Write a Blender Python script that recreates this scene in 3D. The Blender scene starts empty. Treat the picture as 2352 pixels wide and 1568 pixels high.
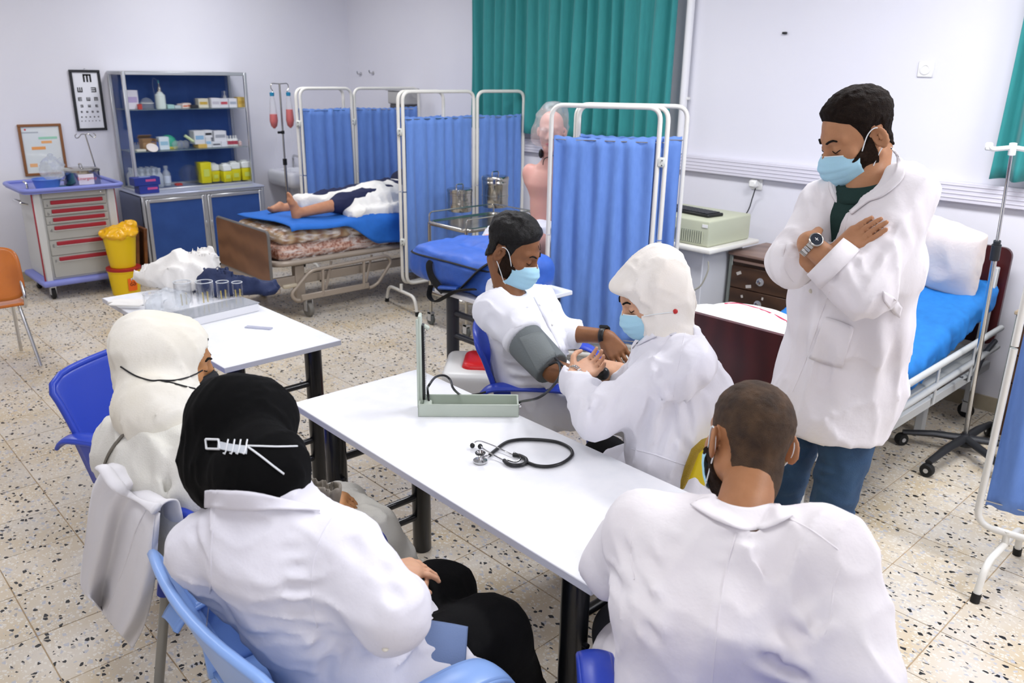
import bpy, bmesh, math, random
import numpy as np
from mathutils import Matrix, Vector
random.seed(7); RNG = np.random.RandomState(7)
SC = bpy.context.scene; COL = SC.collection
PI = math.pi
# ---------------------------------------------------------------- camera, world, lights, exposure
FPX, PITCH, ROLL, YAW = 1872.5, .322, .017, -.818
CAM = np.array([2.8302, -1.9176, 1.8906])
_f = np.array([math.sin(YAW)*math.cos(PITCH), math.cos(YAW)*math.cos(PITCH), -math.sin(PITCH)])
_r = np.array([math.cos(YAW), -math.sin(YAW), 0.]); _u = np.cross(_r, _f)
RT = _r*math.cos(ROLL)+_u*math.sin(ROLL); UP = -_r*math.sin(ROLL)+_u*math.cos(ROLL); FW = _f
cd = bpy.data.cameras.new('camera'); cam = bpy.data.objects.new('camera', cd); COL.objects.link(cam)
cd.sensor_width = 36; cd.lens = FPX/2352*36; cd.clip_start = .05; cd.clip_end = 60
cam.matrix_world = Matrix(((RT[0], UP[0], -FW[0], CAM[0]), (RT[1], UP[1], -FW[1], CAM[1]), (RT[2], UP[2], -FW[2], CAM[2]), (0, 0, 0, 1)))
cd.dof.use_dof = True; cd.dof.focus_distance = 2.6; cd.dof.aperture_fstop = 5.0
SC.camera = cam
w = bpy.data.worlds.new('world'); SC.world = w; w.use_nodes = True
w.node_tree.nodes['Background'].inputs[0].default_value = (.9, .93, 1, 1); w.node_tree.nodes['Background'].inputs[1].default_value = .12
def area(name, loc, rot, sx, sy, power, col=(1, 1, 1), spread=PI):
    l = bpy.data.lights.new(name, 'AREA'); l.shape = 'RECTANGLE'; l.size = sx; l.size_y = sy; l.energy = power; l.color = col; l.spread = spread
    o = bpy.data.objects.new(name, l); o.location = loc; o.rotation_euler = rot; COL.objects.link(o); return o
for lx, ly, pw in ((-3.9, -1.6, 26), (-3.9, 1.4, 30), (-1.2, -1.6, 22), (-1.2, 1.4, 36), (1.6, -1.6, 20), (1.6, 1.6, 62), (3.8, 1.3, 60), (3.9, -3.2, 26)):
    area('ceiling_lamp', (lx, ly, 3.02), (0, 0, 0), 1.3, .45, pw, (.965, .965, 1.0))
SC.view_settings.view_transform = 'Standard'; SC.view_settings.look = 'None'; SC.view_settings.gamma = 1
SC.view_settings.use_curve_mapping = False; SC.view_settings.exposure = .05
# ---------------------------------------------------------------- helpers
def at(px, py, d=None, x=None, y=None, z=None):
    """world point that a pixel of the 2352 frame shows, at a known plane (x, y, z) or at depth d"""
    v = RT*(px-1176)/FPX - UP*(py-784)/FPX + FW
    if d is not None: t = d
    elif z is not None: t = (z-CAM[2])/v[2]
    elif x is not None: t = (x-CAM[0])/v[0]
    else: t = (y-CAM[1])/v[1]
    return CAM+v*t
def lin(c):
    if isinstance(c, str): c = [int(c[i:i+2], 16)/255 for i in (0, 2, 4)]
    return tuple([(v/12.92 if v <= .04045 else ((v+.055)/1.055)**2.4) for v in c])+(1,)
MATS = {}
def mat(name, col, rough=.5, metal=0., var=None, bump=None, spec=.5, trans=0., alpha=1., coat=0., sheen=0., sss=0., ior=1.45, wave=None, emit=0):
    """procedural principled material: var=(scale, second colour, contrast[, stretch]), bump=(scale, strength[, stretch]), wave=(scale, second colour, distortion, axis)"""
    if name in MATS: return MATS[name]
    m = bpy.data.materials.new(name); m.use_nodes = True; nt = m.node_tree; N = nt.nodes; L = nt.links; b = N['Principled BSDF']
    c = lin(col); b.inputs['Base Color'].default_value = c; b.inputs['Roughness'].default_value = rough; b.inputs['Metallic'].default_value = metal
    b.inputs['Specular IOR Level'].default_value = spec; b.inputs['Transmission Weight'].default_value = trans; b.inputs['Alpha'].default_value = alpha
    b.inputs['Coat Weight'].default_value = coat; b.inputs['Sheen Weight'].default_value = sheen; b.inputs['IOR'].default_value = ior
    if sss: b.inputs['Subsurface Weight'].default_value = sss; b.inputs['Subsurface Radius'].default_value = (.02, .008, .004); b.inputs['Subsurface Scale'].default_value = .5
    if emit: b.inputs['Emission Color'].default_value = c; b.inputs['Emission Strength'].default_value = emit
    tc = N.new('ShaderNodeTexCoord')
    def coords(stretch):
        mp = N.new('ShaderNodeMapping'); mp.inputs['Scale'].default_value = stretch or (1, 1, 1); L.new(tc.outputs['Object'], mp.inputs['Vector']); return mp.outputs[0]
    if var:
        n = N.new('ShaderNodeTexNoise'); n.inputs['Scale'].default_value = var[0]; n.inputs['Detail'].default_value = 5
        L.new(coords(var[3] if len(var) > 3 else None), n.inputs['Vector'])
        r = N.new('ShaderNodeValToRGB'); k = var[2]; r.color_ramp.elements[0].position = .5-.5*k; r.color_ramp.elements[1].position = .5+.5*k
        r.color_ramp.elements[0].color = c; r.color_ramp.elements[1].color = lin(var[1]); L.new(n.outputs['Fac'], r.inputs[0]); L.new(r.outputs[0], b.inputs['Base Color'])
    if wave:
        n = N.new('ShaderNodeTexWave'); n.inputs['Scale'].default_value = wave[0]; n.inputs['Distortion'].default_value = wave[2]; n.inputs['Detail'].default_value = 4; n.bands_direction = wave[3]
        L.new(coords(None), n.inputs['Vector']); r = N.new('ShaderNodeValToRGB'); r.color_ramp.elements[0].color = c; r.color_ramp.elements[1].color = lin(wave[1])
        L.new(n.outputs['Fac'], r.inputs[0]); L.new(r.outputs[0], b.inputs['Base Color'])
    if bump:
        n = N.new('ShaderNodeTexNoise'); n.inputs['Scale'].default_value = bump[0]; n.inputs['Detail'].default_value = 4
        L.new(coords(bump[2] if len(bump) > 2 else None), n.inputs['Vector'])
        bp = N.new('ShaderNodeBump'); bp.inputs['Strength'].default_value = bump[1]; bp.inputs['Distance'].default_value = .01
        L.new(n.outputs['Fac'], bp.inputs['Height']); L.new(bp.outputs[0], b.inputs['Normal'])
    MATS[name] = m; return m
def rotz(a): return np.array([[math.cos(a), -math.sin(a), 0], [math.sin(a), math.cos(a), 0], [0, 0, 1.]])
def rotx(a): return np.array([[1., 0, 0], [0, math.cos(a), -math.sin(a)], [0, math.sin(a), math.cos(a)]])
def roty(a): return np.array([[math.cos(a), 0, math.sin(a)], [0, 1., 0], [-math.sin(a), 0, math.cos(a)]])
def nrm(v): v = np.asarray(v, float); return v/(np.linalg.norm(v)+1e-12)
def frame(d, up=(0, 0, 1)):
    """matrix whose columns are right, forward d, up"""
    f = nrm(d); r = nrm(np.cross(f, up)); u = np.cross(r, f); return np.stack([r, f, u], 1)
_bc = {}
def _bevbox(s, b, seg):
    k = (tuple(np.round(s, 5)), b, seg)
    if k not in _bc:
        bm = bmesh.new(); bmesh.ops.create_cube(bm, size=1); bmesh.ops.scale(bm, vec=s, verts=bm.verts)
        if b > 0: bmesh.ops.bevel(bm, geom=bm.edges[:], offset=b, segments=seg, profile=.5, affect='EDGES')
        _bc[k] = (np.array([v.co[:] for v in bm.verts]), [[v.index for v in f.verts] for f in bm.faces]); bm.free()
    return _bc[k]
class MB:
    def __init__(s): s.v = []; s.f = []; s.n = 0
    def add(s, v, f):
        v = np.asarray(v, float); s.v.append(v); s.f += [[i+s.n for i in q] for q in f]; s.n += len(v); return s
    def box(s, c, size, b=0., R=None, seg=1):
        v, f = _bevbox(np.array(size, float), min(b, .45*min(size)) if b else 0, seg)
        if R is not None: v = v@np.asarray(R).T
        return s.add(v+np.array(c, float), f)
    def bx(s, x0, x1, y0, y1, z0, z1, b=0., seg=1): return s.box(((x0+x1)/2, (y0+y1)/2, (z0+z1)/2), (abs(x1-x0), abs(y1-y0), abs(z1-z0)), b, None, seg)
    def tube(s, pts, r, n=10, closed=False, flat=None):
        P = np.array(pts, float); m = len(P); rr = np.full(m, float(r)) if np.isscalar(r) else np.array(r, float)
        if closed: T = np.roll(P, -1, 0)-np.roll(P, 1, 0)
        else: T = np.gradient(P, axis=0) if m > 2 else np.array([P[1]-P[0]]*2)
        T /= np.linalg.norm(T, axis=1)[:, None]+1e-12
        a = np.array([0, 0, 1.]) if abs(T[0][2]) < .9 else np.array([1., 0, 0]); nv = nrm(np.cross(T[0], a)); V = []
        for i in range(m):
            nv = nrm(nv-T[i]*np.dot(nv, T[i])); bv = np.cross(T[i], nv)
            for k in range(n):
                t = 2*PI*k/n; c, d = math.cos(t), math.sin(t)
                if flat: d *= flat
                V.append(P[i]+rr[i]*(c*nv+d*bv))
        F = []
        for i in range(m if closed else m-1):
            j = (i+1) % m
            for k in range(n): F.append([i*n+k, i*n+(k+1) % n, j*n+(k+1) % n, j*n+k])
        if not closed: F.append(list(range(n))[::-1]); F.append([(m-1)*n+k for k in range(n)])
        return s.add(V, F)
    def lathe(s, prof, c=(0, 0, 0), n=24, R=None, cap=True):
        V = []; m = len(prof)
        for r, z in prof:
            for k in range(n): t = 2*PI*k/n; V.append((max(r, 1e-4)*math.cos(t), max(r, 1e-4)*math.sin(t), z))
        F = [[i*n+k, i*n+(k+1) % n, (i+1)*n+(k+1) % n, (i+1)*n+k] for i in range(m-1) for k in range(n)]
        if cap: F.append(list(range(n))[::-1]); F.append([(m-1)*n+k for k in range(n)])
        V = np.array(V)
        if R is not None: V = V@np.asarray(R).T
        return s.add(V+np.array(c, float), F)
    def cyl(s, a, b, r, n=16): return s.tube([a, b], r, n)
    def ell(s, c, r, R=None, n=16, m=10):
        V = [(0, 0, -1.)]+[(math.cos(2*PI*k/n)*math.sin(PI*j/m), math.sin(2*PI*k/n)*math.sin(PI*j/m), -math.cos(PI*j/m)) for j in range(1, m) for k in range(n)]+[(0, 0, 1.)]
        F = [[0, 1+(k+1) % n, 1+k] for k in range(n)]+[[1+(j*n)+k, 1+j*n+(k+1) % n, 1+(j+1)*n+(k+1) % n, 1+(j+1)*n+k] for j in range(m-2) for k in range(n)]
        q = 1+(m-2)*n; F += [[q+k, q+(k+1) % n, q+n] for k in range(n)]
        V = np.array(V)*np.array(r, float)
        if R is not None: V = V@np.asarray(R).T
        return s.add(V+np.array(c, float), F)
    def grid(s, fn, nu, nv, cu=False, thick=0.):
        """surface fn(u,v)->xyz for u,v in 0..1; thick gives it a second skin along the normal"""
        U = np.arange(nu)/(nu if cu else nu-1); Vv = np.arange(nv)/(nv-1)
        G = np.array([[fn(u, v) for u in U] for v in Vv], float)
        q = lambda i, j: j*nu+(i % nu)
        F = [[q(i, j), q(i+1, j), q(i+1, j+1), q(i, j+1)] for j in range(nv-1) for i in range(nu if cu else nu-1)]
        if thick:
            du = (np.roll(G, -1, 1)-np.roll(G, 1, 1)) if cu else np.gradient(G, axis=1); dv = np.gradient(G, axis=0)
            Nn = np.cross(du, dv); Nn /= np.linalg.norm(Nn, axis=2)[..., None]+1e-12
            A = (G+Nn*thick/2).reshape(-1, 3); B = (G-Nn*thick/2).reshape(-1, 3); n = nu*nv
            F2 = F+[[i+n for i in f[::-1]] for f in F]
            if not cu:
                for j in range(nv-1): F2 += [[q(0, j), q(0, j+1), q(0, j+1)+n, q(0, j)+n], [q(nu-1, j+1), q(nu-1, j), q(nu-1, j)+n, q(nu-1, j+1)+n]]
            for i in range(nu if cu else nu-1): F2 += [[q(i+1, 0), q(i, 0), q(i, 0)+n, q(i+1, 0)+n], [q(i, nv-1), q(i+1, nv-1), q(i+1, nv-1)+n, q(i, nv-1)+n]]
            return s.add(np.concatenate([A, B]), F2)
        return s.add(G.reshape(-1, 3), F)
    def prism(s, poly, h0, h1, R=None, c=(0, 0, 0)):
        n = len(poly); V = np.array([(x, y, h0) for x, y in poly]+[(x, y, h1) for x, y in poly], float)
        if R is not None: V = V@np.asarray(R).T
        return s.add(V+np.array(c, float), [list(range(n))[::-1], list(range(n, 2*n))]+[[i, (i+1) % n, n+(i+1) % n, n+i] for i in range(n)])
def rpoly(w, h, r, n=5):
    """rounded rectangle outline centred on 0"""
    P = []
    for cx, cy, a in ((w/2-r, h/2-r, 0), (-w/2+r, h/2-r, PI/2), (-w/2+r, -h/2+r, PI), (w/2-r, -h/2+r, 1.5*PI)):
        for k in range(n+1): t = a+PI/2*k/n; P.append((cx+r*math.cos(t), cy+r*math.sin(t)))
    return P
def rpath(pts, r, n=6, closed=False):
    """polyline with its corners rounded"""
    P = [np.array(p, float) for p in pts]; O = []; m = len(P)
    for i in range(m):
        if not closed and i in (0, m-1): O.append(P[i]); continue
        a, b, c = P[i-1], P[i], P[(i+1) % m]; u, v = nrm(a-b), nrm(c-b); L = min(r, .48*np.linalg.norm(a-b), .48*np.linalg.norm(c-b))
        p0, p1 = b+u*L, b+v*L
        for k in range(n+1): t = k/n; O.append((1-t)**2*p0+2*t*(1-t)*b+t*t*p1)
    return O
def spline(pts, n=8, closed=False):
    P = np.array(pts, float); m = len(P); O = []
    for i in range(m if closed else m-1):
        p0 = P[i-1] if (i > 0 or closed) else P[0]; p1 = P[i]; p2 = P[(i+1) % m]; p3 = P[(i+2) % m] if (i+2 < m or closed) else P[-1]
        for k in range(n): t = k/n; O.append(.5*((2*p1)+(-p0+p2)*t+(2*p0-5*p1+4*p2-p3)*t*t+(-p0+3*p1-3*p2+p3)*t**3))
    if not closed: O.append(P[-1])
    return O
XF = {}
def props(o, label=None, cat=None, group=None, kind=None):
    if label: o['label'] = label
    if cat: o['category'] = cat
    if group: o['group'] = group
    if kind: o['kind'] = kind
    return o
def thing(name, label, cat, loc=(0, 0, 0), rz=0., group=None):
    o = bpy.data.objects.new(name, None); COL.objects.link(o); o.location = [float(v) for v in loc]; o.rotation_euler = (0, 0, rz); o.empty_display_size = .1
    XF[o] = (np.array(loc, float), rotz(rz)); return props(o, label, cat, group)
def part(name, mb, m, parent=None, label=None, world=True, sharp=40, kind=None, smooth=True):
    """link a mesh; world=True: its points are world points, else they are in the parent thing's frame"""
    V = np.concatenate(mb.v) if isinstance(mb, MB) else mb[0]; F = mb.f if isinstance(mb, MB) else mb[1]
    loc, R = XF.get(parent, (np.zeros(3), np.eye(3)))
    if parent is None: loc = (V.min(0)+V.max(0))/2; loc[2] = V[:, 2].min(); V = V-loc
    elif world: V = (V-loc)@R
    me = bpy.data.meshes.new(name)
    if isinstance(F, np.ndarray):
        me.vertices.add(len(V)); me.vertices.foreach_set('co', V.astype(np.float32).ravel()); me.loops.add(F.size); me.loops.foreach_set('vertex_index', F.astype(np.int32).ravel())
        me.polygons.add(len(F)); me.polygons.foreach_set('loop_start', np.arange(0, F.size, F.shape[1], dtype=np.int32)); me.update(calc_edges=True); me.validate()
    else: me.from_pydata(V.tolist(), [], F); me.update()
    if smooth:
        me.polygons.foreach_set('use_smooth', [True]*len(me.polygons))
        if sharp: me.set_sharp_from_angle(angle=math.radians(sharp))
    me.materials.append(m)
    o = bpy.data.objects.new(name, me); COL.objects.link(o)
    if parent is not None: o.parent = parent; XF[o] = (loc, R)
    else: o.location = loc.tolist(); XF[o] = (loc, np.eye(3))
    if label: o['label'] = label
    if kind: o['kind'] = kind
    return o
def solo(name, mb, m, label, cat, group=None, kind=None, sharp=40):
    return props(part(name, mb, m, None, sharp=sharp), label, cat, group, kind)
def dup(root, loc=None, rz=None, label=None, group=None):
    def cp(o, par):
        c = o.copy(); COL.objects.link(c); c.parent = par
        for ch in [x for x in bpy.data.objects if x.parent == o]: cp(ch, c)
        return c
    kids = [x for x in bpy.data.objects if x.parent == root]; r = root.copy(); COL.objects.link(r)
    for ch in kids: cp(ch, r)
    if loc is not None: r.location = [float(v) for v in loc]
    if rz is not None: r.rotation_euler = (0, 0, rz)
    if label: r['label'] = label
    if group: r['group'] = group
    return r
def text_part(name, s, size, R, c, m, parent, depth=.0006, align='CENTER'):
    """flat lettering: text turned into a mesh in the plane given by R's first (right) and third (up) columns"""
    cu = bpy.data.curves.new(name, 'FONT'); cu.body = s; cu.size = size; cu.extrude = depth; cu.align_x = align; cu.align_y = 'CENTER'; cu.resolution_u = 2
    t = bpy.data.objects.new('tmp_text', cu); COL.objects.link(t); dg = bpy.context.evaluated_depsgraph_get(); me = t.evaluated_get(dg).to_mesh()
    V = np.array([v.co[:] for v in me.vertices]); F = [list(p.vertices) for p in me.polygons]; bpy.data.objects.remove(t)
    if not len(V): return
    R = np.asarray(R); V = V[:, :1]*R[:, 0]+V[:, 1:2]*R[:, 2]-V[:, 2:3]*R[:, 1]+np.array(c, float)
    return part(name, (V, F), m, parent, smooth=False)
# ---------------------------------------------------------------- implicit surfaces (bodies, clothes)
def hash3(i, j, k, s):
    n = (i*374761393+j*668265263+k*1274126177+s*974711) & 0xffffffff
    n = ((n ^ (n >> 13))*1103515245) & 0xffffffff; return ((n ^ (n >> 16)) & 0xffff)/32768.-1
def noise(P, sc, seed=0):
    Q = P*sc; I = np.floor(Q).astype(np.int64); f = Q-I; f = f*f*(3-2*f); r = 0
    for a in (0, 1):
        for b in (0, 1):
            for c in (0, 1):
                wt = (f[:, 0] if a else 1-f[:, 0])*(f[:, 1] if b else 1-f[:, 1])*(f[:, 2] if c else 1-f[:, 2])
                r = r+wt*hash3(I[:, 0]+a, I[:, 1]+b, I[:, 2]+c, seed)
    return r
def cone(P, a, b, ra, rb):
    a = np.asarray(a, float); d = np.asarray(b, float)-a; L2 = d@d+1e-12; t = np.clip((P-a)@d/L2, 0, 1)
    return np.linalg.norm(P-a-t[:, None]*d, axis=1)-(ra+(rb-ra)*t)
def ellip(P, c, r, R=None):
    Q = P-np.asarray(c, float)
    if R is not None: Q = Q@R
    r = np.asarray(r, float); k0 = np.linalg.norm(Q/r, axis=1); k1 = np.linalg.norm(Q/(r*r), axis=1); return k0*(k0-1)/(k1+1e-9)
def rbox(P, c, h, r, R=None):
    Q = P-np.asarray(c, float)
    if R is not None: Q = Q@R
    q = np.abs(Q)-(np.asarray(h, float)-r); return np.linalg.norm(np.maximum(q, 0), axis=1)+np.minimum(q.max(1), 0)-r
def smin(a, b, k):
    if k <= 0: return np.minimum(a, b)
    h = np.clip(.5+.5*(b-a)/k, 0, 1); return b+(a-b)*h-k*h*(1-h)
def smax(a, b, k): return -smin(-a, -b, k)
def loft(P, C, Wd, D, S, k=.03):
    """torso-like volume: spine points C, half widths Wd, half depths D, side vectors S, blended"""
    r = None
    for i in range(len(C)-1):
        a, b = np.asarray(C[i], float), np.asarray(C[i+1], float); d = b-a; L2 = d@d; t = np.clip((P-a)@d/L2, 0, 1); Q = P-a-t[:, None]*d
        s = nrm(np.asarray(S[i])+np.asarray(S[i+1])); ax = nrm(d); f = nrm(np.cross(s, ax)); wv = Wd[i]+(Wd[i+1]-Wd[i])*t; dv = D[i]+(D[i+1]-D[i])*t
        qs, qf, qa = Q@s, Q@f, Q@ax; mn = np.minimum(wv, dv); e = np.sqrt((qs/wv)**2+(qf/dv)**2+(qa/mn)**2)
        v = (e-1)*np.where(e > 1e-6, np.sqrt(qs**2+qf**2+qa**2)/(e+1e-9), mn); v = np.where(e < .5, (e-1)*mn, v)
        r = v if r is None else smin(r, v, k)
    return r
def chain(P, pts, rs, k=.0):
    r = None
    for i in range(len(pts)-1):
        v = cone(P, pts[i], pts[i+1], rs[i], rs[i+1]); r = v if r is None else smin(r, v, k)
    return r
def mesh_sdf(fn, lo, hi, h, post=None, coarse=4):
    """surface nets over a sparse grid; returns vertices, quads"""
    lo = np.array(lo, float); hi = np.array(hi, float); n = (np.ceil((hi-lo)/(h*coarse)).astype(int)+1)*coarse+1
    cx = [lo[i]+h*coarse*np.arange((n[i]-1)//coarse+1) for i in range(3)]; cs = tuple(len(c) for c in cx)
    G = np.stack(np.meshgrid(*cx, indexing='ij'), -1).reshape(-1, 3); cv = fn(G).reshape(cs)
    near = np.abs(cv) < h*coarse*2.4; act = np.zeros(tuple(c-1 for c in cs), bool)
    for a in (0, 1):
        for b in (0, 1):
            for c in (0, 1): act |= near[a:cs[0]-1+a, b:cs[1]-1+b, c:cs[2]-1+c]
    V = np.repeat(np.repeat(np.repeat(cv, coarse, 0), coarse, 1), coarse, 2)[:n[0], :n[1], :n[2]].copy()
    m = np.zeros(tuple(n), bool); A = np.repeat(np.repeat(np.repeat(act, coarse, 0), coarse, 1), coarse, 2)
    for a in (0, 1):
        for b in (0, 1):
            for c in (0, 1): m[a:A.shape[0]+a, b:A.shape[1]+b, c:A.shape[2]+c] |= A[:n[0]-a, :n[1]-b, :n[2]-c]
    I = np.argwhere(m); vals = np.concatenate([fn(lo+I[k:k+400000]*h) for k in range(0, len(I), 400000)]); V[I[:, 0], I[:, 1], I[:, 2]] = vals
    S = V < 0; e0 = S[:-1, :-1, :-1]; cnt = np.zeros(e0.shape, np.int8)
    for a in (0, 1):
        for b in (0, 1):
            for c in (0, 1): cnt += S[a:n[0]-1+a, b:n[1]-1+b, c:n[2]-1+c]
    cell = (cnt > 0) & (cnt < 8); CI = np.argwhere(cell); idx = -np.ones(cell.shape, np.int64); idx[cell] = np.arange(len(CI))
    acc = np.zeros((len(CI), 3)); num = np.zeros(len(CI)); cor = [(a, b, c) for a in (0, 1) for b in (0, 1) for c in (0, 1)]
    cvv = {q: V[CI[:, 0]+q[0], CI[:, 1]+q[1], CI[:, 2]+q[2]] for q in cor}
    for q in cor:
        for ax in range(3):
            if q[ax]: continue
            q2 = list(q); q2[ax] = 1; q2 = tuple(q2); a, b = cvv[q], cvv[q2]; x = (a < 0) != (b < 0); t = np.where(x, a/(a-b+1e-12), 0)
            p = np.tile(np.array(q, float), (len(CI), 1)); p[:, ax] = t; acc += p*x[:, None]; num += x
    verts = lo+(CI+acc/num[:, None])*h; F = []
    for ax in range(3):
        u, v = [(1, 2), (2, 0), (0, 1)][ax]; sl = [slice(None)]*3; s2 = [slice(None)]*3; sl[ax] = slice(0, -1); s2[ax] = slice(1, None)
        X = S[tuple(sl)] != S[tuple(s2)]; E = np.argwhere(X); ok = (E[:, u] > 0) & (E[:, v] > 0) & (E[:, u] < n[u]-1) & (E[:, v] < n[v]-1); E = E[ok]
        o = np.zeros((len(E), 4, 3), int)+E[:, None, :]; o[:, 0, u] -= 1; o[:, 0, v] -= 1; o[:, 1, v] -= 1; o[:, 3, u] -= 1
        q = idx[o[..., 0], o[..., 1], o[..., 2]]; flip = ~S[E[:, 0], E[:, 1], E[:, 2]]; q[flip] = q[flip][:, ::-1]; F.append(q)
    F = np.concatenate(F); F = F[(F >= 0).all(1)]
    return verts, F
def sdf_part(name, fn, lo, hi, h, m, parent, label=None, rep=None):
    return part(name, mesh_sdf(fn, lo, hi, h), m, parent, label, sharp=None)
# ---------------------------------------------------------------- materials
WHITE = mat('white_paint_metal', 'e6e4dc', .35, bump=(40, .02)); STEEL = mat('stainless_steel', 'b9b6ae', .18, 1.0, bump=(60, .02, (1, 1, 6)))
CHROME = mat('chrome', 'c9c9c9', .1, 1.0); DARKMETAL = mat('dark_grey_metal', '3a3c42', .45, .3); BLACKP = mat('black_powder_coat', '101114', .3, coat=.3)
ALU = mat('aluminium_profile', 'c9cbce', .35, .7); BLUELAM = mat('blue_laminate', '2c4a88', .55, var=(9, '345598', .6), spec=.3); RUBBER = mat('black_rubber', '151515', .7)
TABLETOP = mat('white_laminate', 'f1f2f6', .3, var=(20, 'eceef3', .3), coat=.2); WALLM = mat('wall_paint', 'e9e9ef', .75, var=(1.3, 'e2e2ec', .7), bump=(30, .05))
TEAL = mat('teal_curtain_fabric', '2a8788', .7, var=(60, '2f9291', .6, (1, 1, .2)), sheen=.2, bump=(180, .1)); SCRBLUE = mat('blue_screen_fabric', '6c93da', .8, var=(50, '6288cf', .6, (1, 1, .3)), sheen=.2, bump=(220, .08))
PLASTICBLUE = mat('royal_blue_plastic', '2f48b8', .32, bump=(90, .02)); LIGHTBLUEP = mat('light_blue_plastic', '8fb4f0', .32, bump=(90, .02))
GREYTUBE = mat('grey_metal_tube', 'a3a29c', .3, .8); WOOD = mat('brown_wood_laminate', '7a5442', .45, wave=(2.2, '5f3e30', 7, 'Z')); GLASS = mat('clear_glass', 'f4fbfb', .02, trans=1., alpha=.28, ior=1.3)
CLEAR = mat('clear_plastic', 'f2f5f8', .08, trans=.6, alpha=.35, ior=1.2); WHITEP = mat('white_plastic', 'eeeeea', .4); BLACKPL = mat('black_plastic', '161719', .4)
SHEET = mat('bright_blue_sheet', '1e72bf', .75, var=(25, '237dca', .5), bump=(120, .1)); YELLOWP = mat('yellow_plastic', 'e6be10', .4); DKRED = mat('dark_mahogany_laminate', '3c1214', .35, wave=(3, '4a191a', 5, 'X'))
LINEN = mat('white_linen', 'eceae6', .85, var=(18, 'e2e0dc', .5), bump=(90, .12))
# ---------------------------------------------------------------- room
XW, YW = -5.4, 3.25
def terrazzo():
    m = bpy.data.materials.new('terrazzo_tile'); m.use_nodes = True; N = m.node_tree.nodes; L = m.node_tree.links; b = N['Principled BSDF']; b.inputs['Roughness'].default_value = .42; b.inputs['Specular IOR Level'].default_value = .4
    g = N.new('ShaderNodeNewGeometry'); oi = N.new('ShaderNodeObjectInfo')
    def warp(amount):
        n = N.new('ShaderNodeTexNoise'); n.inputs['Scale'].default_value = 60; L.new(g.outputs['Position'], n.inputs['Vector'])
        a = N.new('ShaderNodeVectorMath'); a.operation = 'SCALE'; a.inputs[3].default_value = amount; L.new(n.outputs['Color'], a.inputs[0])
        s = N.new('ShaderNodeVectorMath'); s.operation = 'ADD'; L.new(g.outputs['Position'], s.inputs[0]); L.new(a.outputs[0], s.inputs[1]); return s.outputs[0]
    def chips(scale, thr, edge, off):
        mp = N.new('ShaderNodeMapping'); mp.inputs['Location'].default_value = (off, off*1.7, off*.3); mp.inputs['Rotation'].default_value = (0, 0, off); mp.inputs['Scale'].default_value = (1, 1.35, 0.0); L.new(warp(.006), mp.inputs[0])
        v = N.new('ShaderNodeTexVoronoi'); v.inputs['Scale'].default_value = scale; L.new(mp.outputs[0], v.inputs['Vector'])
        e = N.new('ShaderNodeTexVoronoi'); e.feature = 'DISTANCE_TO_EDGE'; e.inputs['Scale'].default_value = scale; L.new(mp.outputs[0], e.inputs['Vector'])
        sp = N.new('ShaderNodeSeparateColor'); L.new(v.outputs['Color'], sp.inputs[0])
        a = N.new('ShaderNodeMath'); a.operation = 'LESS_THAN'; a.inputs[1].default_value = thr; L.new(sp.outputs[0], a.inputs[0])
        ed = N.new('ShaderNodeMath'); ed.operation = 'MULTIPLY_ADD'; ed.inputs[1].default_value = edge; ed.inputs[2].default_value = .06; L.new(sp.outputs[1], ed.inputs[0])
        c = N.new('ShaderNodeMath'); c.operation = 'GREATER_THAN'; L.new(e.outputs['Distance'], c.inputs[0]); L.new(ed.outputs[0], c.inputs[1])
        k = N.new('ShaderNodeMath'); k.operation = 'MULTIPLY'; L.new(a.outputs[0], k.inputs[0]); L.new(c.outputs[0], k.inputs[1]); return k.outputs[0]
    def mix(fac, c1, c2):
        x = N.new('ShaderNodeMix'); x.data_type = 'RGBA'
        for s, i in ((fac, 0), (c1, 6), (c2, 7)):
            if isinstance(s, tuple): x.inputs[i].default_value = s
            elif isinstance(s, float): x.inputs[i].default_value = s
            else: L.new(s, x.inputs[i])
        return x.outputs[2]
    n = N.new('ShaderNodeTexNoise'); n.inputs['Scale'].default_value = 3.5; n.inputs['Detail'].default_value = 6; L.new(g.outputs['Position'], n.inputs['Vector'])
    r = N.new('ShaderNodeValToRGB'); r.color_ramp.elements[0].position = .35; r.color_ramp.elements[1].position = .7; r.color_ramp.elements[0].color = lin('d2cabd'); r.color_ramp.elements[1].color = lin('c9b797'); L.new(n.outputs['Fac'], r.inputs[0])
    base = mix(chips(70, .5, .2, 3.), r.outputs[0], lin('dcd6ca')); base = mix(chips(48, .2, .3, 1.), base, lin('b9b9bd')); base = mix(chips(60, .1, .3, 7.), base, lin('a39f9c'))
    base = mix(chips(50, .15, .2, 5.), base, lin('191a1d'))
    hs = N.new('ShaderNodeHueSaturation'); mr = N.new('ShaderNodeMapRange'); mr.inputs[3].default_value = .95; mr.inputs[4].default_value = 1.04; L.new(oi.outputs['Random'], mr.inputs[0]); L.new(mr.outputs[0], hs.inputs['Value']); L.new(base, hs.inputs['Color'])
    L.new(hs.outputs[0], b.inputs['Base Color']); return m
TER = terrazzo(); GROUT = mat('brown_grout', 'a28a6c', .9, var=(12, 'b6a080', .6))
floor = props(part('floor', MB().bx(XW, 4.6, -4.6, YW, -.12, -.0025), GROUT), kind='structure')
FT = .30; tiles = []
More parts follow.
